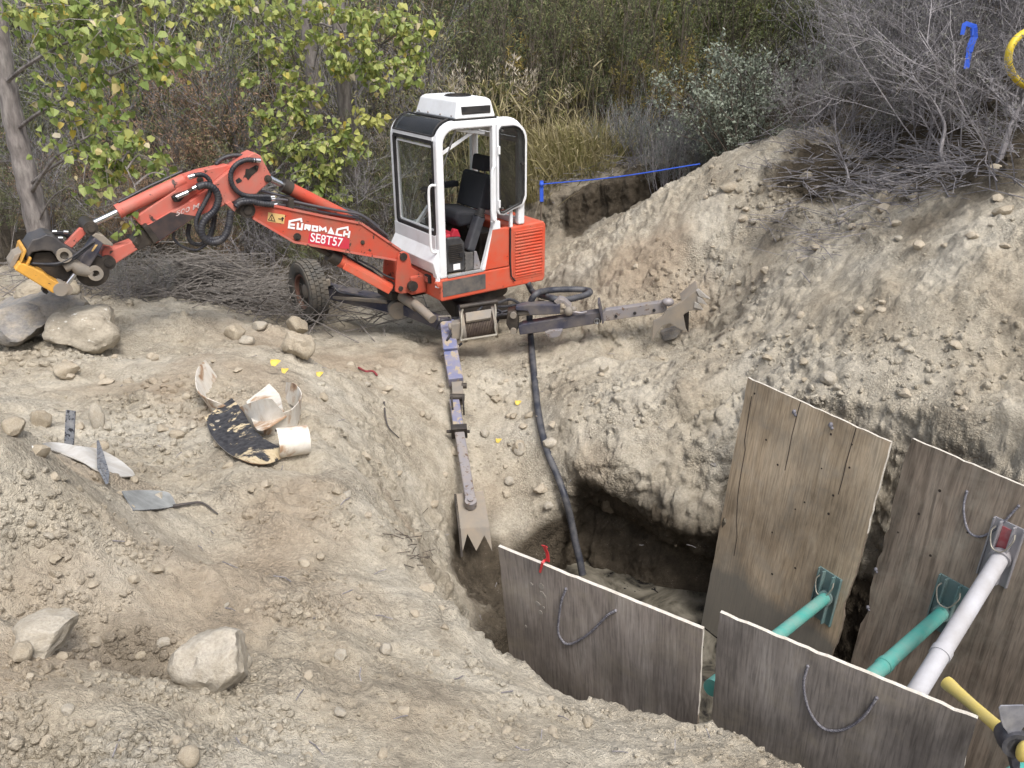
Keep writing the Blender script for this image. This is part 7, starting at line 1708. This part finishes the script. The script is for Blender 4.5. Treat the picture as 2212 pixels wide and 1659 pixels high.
for u, y, s in [(1160, 12.7, 1.0), (1200, 12.9, 1.1), (1250, 13.0, 1.1), (1290, 13.1, 1.0), (1330, 13.3, .9), (1180, 13.3, 1.1), (1360, 13.0, .7), (1235, 12.5, .8), (1150, 12.3, .7), (1275, 12.6, .7)]:
    plant('grass', u, 400, y, s, 'long yellow-green grass tuft right of the cab', 'grass', 'grass tufts right of the cab', name='grass_tuft')
for u, y, s, lab in [(1400, 12.2, .95, 'blue-grey rabbitbrush just above the blue ribbon'), (1455, 11.8, .95, 'blue-grey rabbitbrush nearest the spoil ridge'), (1520, 11.9, .8, 'blue-grey rabbitbrush behind the crest of the spoil ridge'), (1345, 12.9, .8, 'blue-grey rabbitbrush beside the grass tufts')]:
    plant('rabbit', u, 380, y, s, lab, name='rabbitbrush')
plant('pale', 1645, 300, 11.0, 1.15, 'rounded pale green shrub above the spoil ridge', name='pale_shrub')
plant('pale', 1590, 300, 11.4, .75, 'smaller pale green shrub at the left foot of the rounded one', name='pale_shrub')
for u, v, y, s, lab in [(1330, 300, 13.3, .6, 'golden willow spray left of the dark trunks'), (1405, 330, 13.1, .62, 'low golden willow behind the rabbitbrush'), (1475, 330, 13.2, .7, 'golden willow in front of the dark double trunk'), (1545, 330, 12.9, .62, 'golden willow beside the pale shrub'), (1135, 250, 13.8, .85, 'golden willow spray above the reeds'), (1270, 250, 14.3, .75, 'tall golden willow behind the grass tufts')]:
    plant('golden', u, v, y, s, lab, name='yellow_willow')
for x, y, s in [(2.9, 12.9, .5), (3.9, 13.4, .7)]:
    plant('leafy_grey', pos=(x, y), s=s, label='grey twiggy shrub between the rabbitbrush and the pale shrub', group='grey shrubs behind the spoil ridge', name='grey_shrub')
for x, y, s in [(-7.0, 11.4, .5), (-6.6, 10.4, .35), (-7.8, 12.0, .6), (-5.9, 11.6, .48), (-5.1, 11.9, .55), (-4.5, 11.2, .45), (-3.8, 11.6, .5), (-3.1, 11.9, .55), (-2.5, 11.3, .4), (-1.9, 11.8, .5), (-1.3, 12.2, .45), (-4.1, 10.7, .3), (-5.4, 10.6, .4), (-2.9, 10.9, .32)]:
    plant('willow', pos=(x, y), s=s, sz=.8, label='low dark green willow growth behind the boom and the brush pile', group='low growth behind the brush pile', name='low_shrub')
for x, y, s in [(-5.0, 10.9, .7), (-4.2, 11.5, .8), (-3.3, 10.8, .7), (-2.6, 11.9, .8), (-1.7, 11.3, .7), (-6.2, 11.0, .8), (-3.6, 12.3, .9), (-2.0, 10.6, .55)]:
    plant('bare', pos=(x, y), s=s, label='bare grey bush tangled in the growth behind the boom', group='bare bushes behind the boom', name='bare_bush')
for u, y, s in [(275, 8.6, .28), (330, 8.9, .25)]:
    plant('leafy_grey', u, 640, y, s, label='small green weed at the left end of the brush pile', cat='weed', group='weeds by the brush pile', name='weed')
# bare bushes on the right-hand slope
for u, v, y, s, lab in [(1745, 330, 9.6, .45, 'low purplish bare bush at the upper end of the spoil ridge'), (1810, 340, 9.4, .5, 'bare bush between the spoil ridge and the leafy grey bush'), (1960, 250, 8.9, .85, 'bare grey bush left of the blue flagging'), (2090, 260, 8.2, .85, 'bare grey bush under the blue flagging'), (2200, 250, 7.6, .9, 'bare grey bush around the yellow hose'), (2010, 270, 8.5, .6, 'low bare bush beside the crooked pale sapling'), (2120, 210, 8.8, .85, 'bare bush between flagging and yellow hose'), (1950, 190, 9.9, .9, 'bare bush behind the leafy grey-green bush'), (2210, 80, 8.6, 1.1, 'bare bush above the yellow hose'), (2225, 290, 6.4, .6, 'bare bush in front of the yellow hose'), (2040, 180, 10.3, 1.1, 'tall bare bush behind the blue flagging'), (2170, 120, 9.8, 1.15, 'tall bare bush at the top right corner'), (2260, 180, 9.0, 1.1, 'bare bush at the right frame edge behind the yellow hose'), (1900, 150, 11.2, 1.0, 'bare bush at the top, right of the rounded pale shrub')]:
    plant('bare', u, v, y, s, lab, name='bare_bush')
for u, v, y, s, lab in [(1855, 330, 9.3, .62, 'leafy grey-green bush with a short trunk on the right slope'), (1800, 200, 11.4, .85, 'grey-green bush with pale leaves above the bare twigs'), (1985, 120, 11.6, 1.1, 'grey-green bush at the top right, left of the flagging'), (1900, 60, 13.0, 1.35, 'tall grey-green bush at the top between trunks and flagging'), (2130, 30, 12.2, 1.3, 'tall grey-green bush behind the top right bare bushes')]:
    plant('leafy_grey', u, v, y, s, lab, name='grey_bush')
# crooked pale saplings
def sapling(pts, y, r, label, seed):
    P = [aty(u, v, yy) for (u, v), yy in zip(pts, y)]; P[0].z = gz(P[0].x, P[0].y) - .05
    t = thing('bare_sapling', label, 'sapling', P[0]); path = bez(P, 5)
    MB().tube(path, r, 6, True, r * .3).build('trunk', M_TWIG, t, smooth=True)
    tw = Twigs(seed)
    for k in range(16):
        i = tw.rr.randrange(len(path) // 4, len(path)); tw.grow(path[i], (tw.rr.gauss(0, 1), tw.rr.gauss(0, .6), .7), tw.rr.uniform(.25, .6), r * .35, 1, .25, (2, 4), .6, .1)
    o = tw.mb.build('twigs', M_TWIG, t); o['kind'] = 'stuff'
sapling([(2055, 352), (2032, 330), (2040, 270), (2012, 215), (1975, 170), (1968, 140)], (7.6, 7.7, 7.8, 7.9, 8.0, 8.1), .022, 'crooked pale sapling in the middle of the right slope', 3)
sapling([(2165, 315), (2185, 270), (2210, 220), (2235, 190)], (6.9, 7.0, 7.1, 7.2), .028, 'crooked grey sapling at the right frame edge below the yellow hose', 4)
sapling([(1838, 415), (1830, 370), (1815, 330), (1800, 290)], (8.4, 8.5, 8.6, 8.7), .014, 'thin pale sapling above the twig litter', 5)

# ---- dead sticks: brush pile and twig litter (nobody could count them)
def sticks(name, n, place, Lr, rrange, mat, seed, flat=.25, ang=None, k='stuff'):
    r_ = random.Random(seed); mb = MB()
    for i in range(n):
        p, hgt = place(r_); L = r_.uniform(*Lr); a = r_.uniform(0, math.pi) if ang is None else r_.gauss(ang, .45)
        d = Vector((math.cos(a), math.sin(a), r_.gauss(0, flat))) * L; c = p + Vector((0, 0, hgt)); m = Vector((r_.gauss(0, .05), r_.gauss(0, .05), r_.gauss(.02, .05))) * L
        mb.tube([c - d * .5, c + m, c + d * .5], r_.uniform(*rrange), 4, False, .003)
    o = mb.build(name, mat, None, loc=mb.v[0]); o['kind'] = k; return o
def pile_place(r_):
    u, v = r_.gauss(520, 75), r_.gauss(640, 26); 
    x, y = r_.gauss(-3.55, .48), r_.gauss(9.75, .35); x = min(x, -2.95); h = max(0, .62 * math.exp(-((x + 3.5) / .75) ** 2 - ((y - 9.75) / .6) ** 2))
    return Vector((x, y, gz(x, y))), r_.random() * h + .02
o = sticks('brush_pile', 520, pile_place, (.4, 1.3), (.004, .013), M_TWIGB, 2, .16, .25)
def left_litter(r_):
    x, y = r_.uniform(-6.0, -1.2), r_.uniform(8.6, 12.0); return Vector((x, y, gz(x, y))), r_.random() * .25
sticks('dead_twigs', 620, left_litter, (.4, 1.3), (.004, .010), M_TWIGB, 3, .45)
def right_litter(r_):
    while True:
        u, v = r_.gauss(1950, 120), r_.gauss(378, 30); p = G(u, v)
        if p.length < 12: return p, r_.random() * .10
sticks('twig_litter', 230, right_litter, (.25, .9), (.003, .009), M_TWIG, 4, .16)
def right_litter2(r_):
    x, y = r_.uniform(2.6, 6.5), r_.uniform(7.0, 10.0); return Vector((x, y, gz(x, y))), .01 + r_.random() * .06
sticks('twig_litter', 800, right_litter2, (.15, .6), (.002, .006), M_TWIG, 5, .15)
def mid_litter(r_):
    x, y = r_.uniform(0.2, 2.6), r_.uniform(12.1, 13.2); return Vector((x, y, gz(x, y))), .01 + r_.random() * .12
sticks('twig_litter', 220, mid_litter, (.3, .9), (.003, .008), M_TWIG, 6, .25)
def roots_place(r_):
    u, v = r_.gauss(905, 30), r_.gauss(1190, 40); p = G(u, v); return p, .02
sticks('fine_roots', 26, roots_place, (.06, .18), (.0015, .003), M_TWIGD, 7, .3)
def debris(r_):
    u, v = r_.uniform(80, 2000), r_.uniform(760, 1640); p = G(u, v)
    return p, .008
sticks('twig_bits', 70, debris, (.03, .12), (.001, .0028), M_TWIG, 8, .12)
for (a, b_, lab) in (((390, 655), (520, 640), None),):
    p0, p1 = aty(175, 655, 9.0), aty(345, 638, 9.4)
    o = MB().tube(bez([p0, p0.lerp(p1, .5) + Vector((0, 0, .04)), p1], 5), .035, 7, True, .022).build('log', M_BARKD, None, smooth=True, loc=p0); tag(o, 'dark dead limb lying left of the brush pile', 'log')

# ---- trees with trunks one can tell apart
def trunk(path, r0, r1, mat, t, name='trunk', n=14):
    pts = bez(path, 8); m = len(pts); rs = []
    for i in range(m):
        k = i / (m - 1); rs.append((r0 + (r1 - r0) * k) * (1 + .05 * math.sin(i * 1.7) + (.35 * max(0, 1 - k * 9))))
    mb = MB().tube(pts, rs, n); o = mb.build(name, mat, t, smooth='all'); return pts
def clusters_tree(name, label, tpath, r0, r1, bmat, clusters, lmat, lsize, seed, branches=(), nsingle=200, lcr=(0.05, .55), yellow=.06):
    base = Vector(tpath[0]); base.z = gz(base.x, base.y) - .1; tpath = [base] + [Vector(p) for p in tpath[1:]]
    t = thing(name, label, 'tree', base); pts = trunk(tpath, r0, r1, bmat, t)
    for bp, r in branches: MB().tube(bez([Vector(p) for p in bp], 6), r, 7, True, r * .35).build('limb', bmat, t, smooth=True)
    rng = np.random.default_rng(seed); r_ = random.Random(seed); P = []; D = []; LC = []; tw = MB()
    allb = pts[len(pts) // 3:] + [Vector(q) for bp, r in branches for q in bez([Vector(p) for p in bp], 4)]
    for (c, rad, n, *q) in clusters:
        c = Vector(c); bx = min(allb, key=lambda p: (p - c).length); hue = q[0] if q else None
        tw.tube(bez([bx, bx.lerp(c, .5) + Vector((0, 0, .08)), c], 4), .011, 4, False, .004)
        for k in range(max(2, int(n * 1.0) // 14)):
            e_ = c + Vector(rng.normal(0, 1, 3) * np.array(rad) * .75); tw.tube([c + Vector(rng.normal(0, .3, 3) * np.array(rad)), c.lerp(e_, .6) + Vector((0, 0, .03)), e_], .005, 3, False, .002)
            m = 14
            for j in range(m):
                s = rng.uniform(.15, 1.05); p = c.lerp(e_, s) + Vector(rng.normal(0, .055, 3)); P.append(p[:]); D.append((rng.normal(0, .55), rng.normal(0, .55), -.75 + rng.normal(0, .35)))
                LC.append(np.clip((hue if hue is not None else rng.uniform(*lcr)) + rng.normal(0, .10), 0, .62) if rng.uniform() > yellow else rng.uniform(.68, 1.0))
    P = np.array(P); D = np.array(D); LC = np.array(LC); L = lsize * rng.uniform(.55, 1.25, len(P)); n = len(P)
    o = tw.build('twigs', bmat, t); o['kind'] = 'stuff'
    order = np.argsort(np.linalg.norm(P, axis=1)); big = order[:nsingle]; rest = order[nsingle:]
    me = leaves_mesh('leaves', P[rest] - np.array(base), D[rest], L[rest], L[rest] * .95, LC[rest], lmat, 'delta', rng)
    o = bpy.data.objects.new('leaves', me); COL.objects.link(o); o.parent = t; o['kind'] = 'stuff'
    protos = [leaves_mesh('leaf', np.zeros((1, 3)), np.array([[0, 0, 1.0]]), [1.0], [.95], [k], lmat, 'delta', rng) for k in (.08, .16, .24, .32, .40, .50, .60, .72, .95)]
    ks = np.array([.08, .16, .24, .32, .40, .50, .60, .72, .95])
    for i in big:
        o = bpy.data.objects.new('leaf', protos[int(np.argmin(abs(ks - LC[i])))]); COL.objects.link(o); o.parent = t
        q = Vector(D[i]).to_track_quat('Z', 'Y'); o.rotation_mode = 'QUATERNION'; o.rotation_quaternion = q @ Matrix.Rotation(rng.uniform(0, 6.28), 3, 'Z').to_quaternion(); o.scale = (L[i],) * 3; o.location = Vector(P[i]) - base
    return t
def C(u, v, y, r, n, *q): return (aty(u, v, y), r if isinstance(r, tuple) else (r, r, r * .7), n, *q)
A = lambda u, v, y: aty(u, v, y)
Y = 8.9
clusters_tree('cottonwood', 'pale-barked leaning cottonwood at the left edge behind the coupler', [A(92, 560, Y), A(78, 470, Y), A(52, 360, Y), A(25, 240, Y), A(2, 100, Y), A(-15, -80, Y)], .135, .075, M_BARK,
    [C(30, 5, 8.4, .25, 60), C(120, 25, 8.2, .30, 110), C(185, 25, 8.0, .30, 120), C(255, 45, 7.8, .26, 110), C(330, 10, 8.0, .22, 60, .5), C(215, 90, 7.9, .22, 70), C(110, 95, 8.3, .2, 40),
     C(330, 115, 7.6, .20, 90), C(395, 110, 7.6, .18, 70), C(300, 75, 7.7, .16, 45), C(345, 155, 7.6, .14, 50), C(150, 185, 8.0, .22, 80), C(110, 215, 8.2, .16, 34), C(205, 170, 7.9, .16, 45),
     C(250, 230, 7.8, .20, 80), C(170, 260, 8.0, .22, 80), C(270, 290, 7.7, .18, 80), C(230, 340, 7.7, .18, 70), C(300, 350, 7.7, .16, 60), C(160, 330, 8.0, .18, 50), C(110, 290, 8.2, .16, 30), 
     C(180, 395, 7.8, .14, 36), C(245, 385, 7.7, .12, 26), C(330, 345, 7.6, .10, 26), C(375, 385, 7.6, .07, 14), C(305, 430, 7.6, .08, 14), C(130, 130, 8.2, .2, 44), C(170, 60, 8.1, .25, 70), C(285, 490, 7.25, .09, 34, .2)],
    M_COT, .078, 21, branches=[([A(10, 180, Y), A(60, 140, 8.5), A(150, 90, 8.2), A(260, 60, 7.9)], .022), ([A(35, 280, Y), A(90, 240, 8.5), A(180, 190, 8.1), A(290, 140, 7.8), A(350, 110, 7.7)], .02), ([A(65, 420, Y), A(90, 380, 8.5), A(130, 330, 8.2), A(200, 290, 7.9)], .024), ([A(60, 400, Y), A(150, 340, 8.3), A(260, 320, 7.9)], .018), ([A(78, 490, Y), A(110, 430, 8.6), A(160, 395, 8.2)], .014),
              ([A(255, 330, 7.7), A(290, 400, 7.4), A(297, 450, 7.28), A(288, 490, 7.25)], .006)], nsingle=260, yellow=.10)
Y = 12.2
clusters_tree('cottonwood', 'cottonwood with a pale furrowed trunk just left of the cab', [A(766, 470, Y), A(764, 420, Y), A(758, 340, Y), A(745, 220, Y), A(735, 90, Y), A(725, -90, Y)], .13, .085, M_BARK,
    [C(600, 280, 11.2, .26, 120), C(650, 250, 11.3, .24, 100), C(570, 245, 11.3, .18, 60), C(620, 330, 11.2, .20, 80), C(680, 310, 11.2, .25, 120), C(740, 290, 11.3, .25, 90), C(660, 370, 11.2, .22, 100), C(720, 360, 11.2, .22, 100), C(610, 400, 11.1, .12, 40), C(690, 400, 11.2, .14, 50), C(755, 350, 11.2, .14, 40), C(770, 310, 11.3, .12, 24), C(742, 420, 11.1, .10, 36), C(780, 240, 11.4, .14, 14, .9), C(800, 265, 11.4, .1, 10, .9), C(575, 330, 11.1, .12, 30), C(640, 205, 11.4, .2, 70)],
    M_COT, .092, 22, branches=[([A(757, 330, Y), A(720, 280, 11.7), A(660, 270, 11.4)], .016), ([A(755, 310, Y), A(760, 300, 11.7), A(720, 340, 11.4)], .012)], nsingle=120, lcr=(.2, .62))
clusters_tree('cottonwood', 'cottonwood whose dark upper trunk shows at the top centre left', [A(692, 470, 12.8), A(692, 400, 12.8), A(684, 250, 12.8), A(664, 60, 12.8), A(650, -60, 12.8)], .12, .09, M_BARK,
    [C(440, 15, 11.4, .3, 110, .45), C(520, 15, 11.5, .3, 110), C(600, 25, 11.5, .3, 120), C(690, 20, 11.6, .3, 120), C(760, 30, 11.6, .3, 120), C(830, 40, 11.6, .3, 120), C(880, 70, 11.6, .26, 110), C(790, 90, 11.5, .28, 120), C(720, 90, 11.5, .25, 90), C(640, 85, 11.4, .22, 70), C(580, 110, 11.4, .2, 60), C(860, 130, 11.6, .25, 110), C(800, 150, 11.5, .24, 100), C(740, 150, 11.5, .2, 60), C(905, 120, 11.7, .16, 50), C(915, 60, 11.7, .14, 30), C(880, 170, 11.6, .16, 50), C(820, 190, 11.5, .14, 30), C(560, 170, 11.4, .16, 30), C(620, 160, 11.4, .2, 56), C(680, 190, 11.4, .18, 50), C(935, 60, 11.8, .1, 12), C(550, 60, 11.5, .2, 40)],
    M_COT, .092, 23, branches=[([A(660, 40, 12.8), A(720, 60, 12.2), A(820, 100, 11.8)], .02), ([A(670, 110, 12.8), A(610, 90, 12.2), A(560, 60, 11.8)], .016)], nsingle=120, lcr=(.2, .62))
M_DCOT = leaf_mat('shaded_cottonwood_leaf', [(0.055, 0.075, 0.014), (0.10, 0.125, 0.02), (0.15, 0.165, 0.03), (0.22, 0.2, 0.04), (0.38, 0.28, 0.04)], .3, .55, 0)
for i, (u, y, r, lab) in enumerate([(1478, 16.2, .13, 'dark double trunk tree in the background, its left stem'), (1500, 16.5, .10, 'dark double trunk tree in the background, its right stem'), (1415, 17.0, .14, 'dark straight background trunk left of the double stems'), (1120, 17.5, .15, 'dark background trunk at the top above the reeds'), (1690, 16.0, .10, 'leaning dark trunk behind the pale shrub')]):
    cl = [] if i in (1, 3, 4) else [C(1400, 30, y - .8, .55, 260), C(1470, 50, y - .9, .55, 260), C(1540, 40, y - 1, .5, 260), C(1600, 20, y - .9, .5, 200), C(1330, 20, y - .8, .4, 100), C(1560, 95, y - 1, .35, 120), C(1500, 110, y - 1, .3, 90), C(1440, 100, y - .9, .3, 80), C(1640, 60, y - .8, .35, 90)] if i == 0 else [C(1360, 40, y - .8, .35, 80, .9), C(1500, 150, y - 1, .2, 30, .8), C(1300, 10, y - .8, .4, 100)]
    if not cl: cl = [C(u - 20, -40, y - .5, .5, 60)]
    lean = 60 if i == 4 else 0
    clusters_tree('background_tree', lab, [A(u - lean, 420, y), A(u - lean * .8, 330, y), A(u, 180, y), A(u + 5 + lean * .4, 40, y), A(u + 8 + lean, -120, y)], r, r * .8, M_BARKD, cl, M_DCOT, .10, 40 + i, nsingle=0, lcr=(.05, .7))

# ---- the far wood: reads as one dark mass
def far_wood():
    rng = np.random.default_rng(9); n = 52000
    x = rng.uniform(-17, 19, n); y = rng.uniform(18.5, 22.0, n); h = rng.uniform(0, 1, n) ** .85 * (4.6 + 1.6 * fbm(x * .35, y * .2, 1, 3))
    g = np.array([gz(min(max(a, -9.9), 9.9), min(b_, 21.9)) for a, b_ in zip(x, y)])
    P = np.stack([x, y, g + h], 1); D = np.stack([rng.normal(0, .6, n), rng.normal(0, .6, n), rng.normal(.2, .6, n)], 1)
    lc = np.clip(.45 + fbm(x * .5, h * .6, y * .3, 3) * .8 + rng.normal(0, .15, n), 0, 1)
    me = leaves_mesh('far_wood', P, D, rng.uniform(.12, .26, n), rng.uniform(.035, .075, n), lc, M_WIL, 'lance', rng)
    o = bpy.data.objects.new('far_wood', me); COL.objects.link(o); o['kind'] = 'stuff'
    mb = MB(); r_ = random.Random(3)
    for k in range(330):
        a, b_ = r_.uniform(-15, 16), r_.uniform(17.5, 21.5); z = gz(min(max(a, -9.9), 9.9), b_)
        mb.tube([(a, b_, z - .1), (a + r_.gauss(0, .3), b_, z + 2), (a + r_.gauss(0, .7), b_, z + r_.uniform(3, 5.5))], r_.uniform(.012, .05), 4, False, .008)
    o = mb.build('far_stems', M_BARKD, None, loc=(0, 20, -2)); o['kind'] = 'stuff'
far_wood()
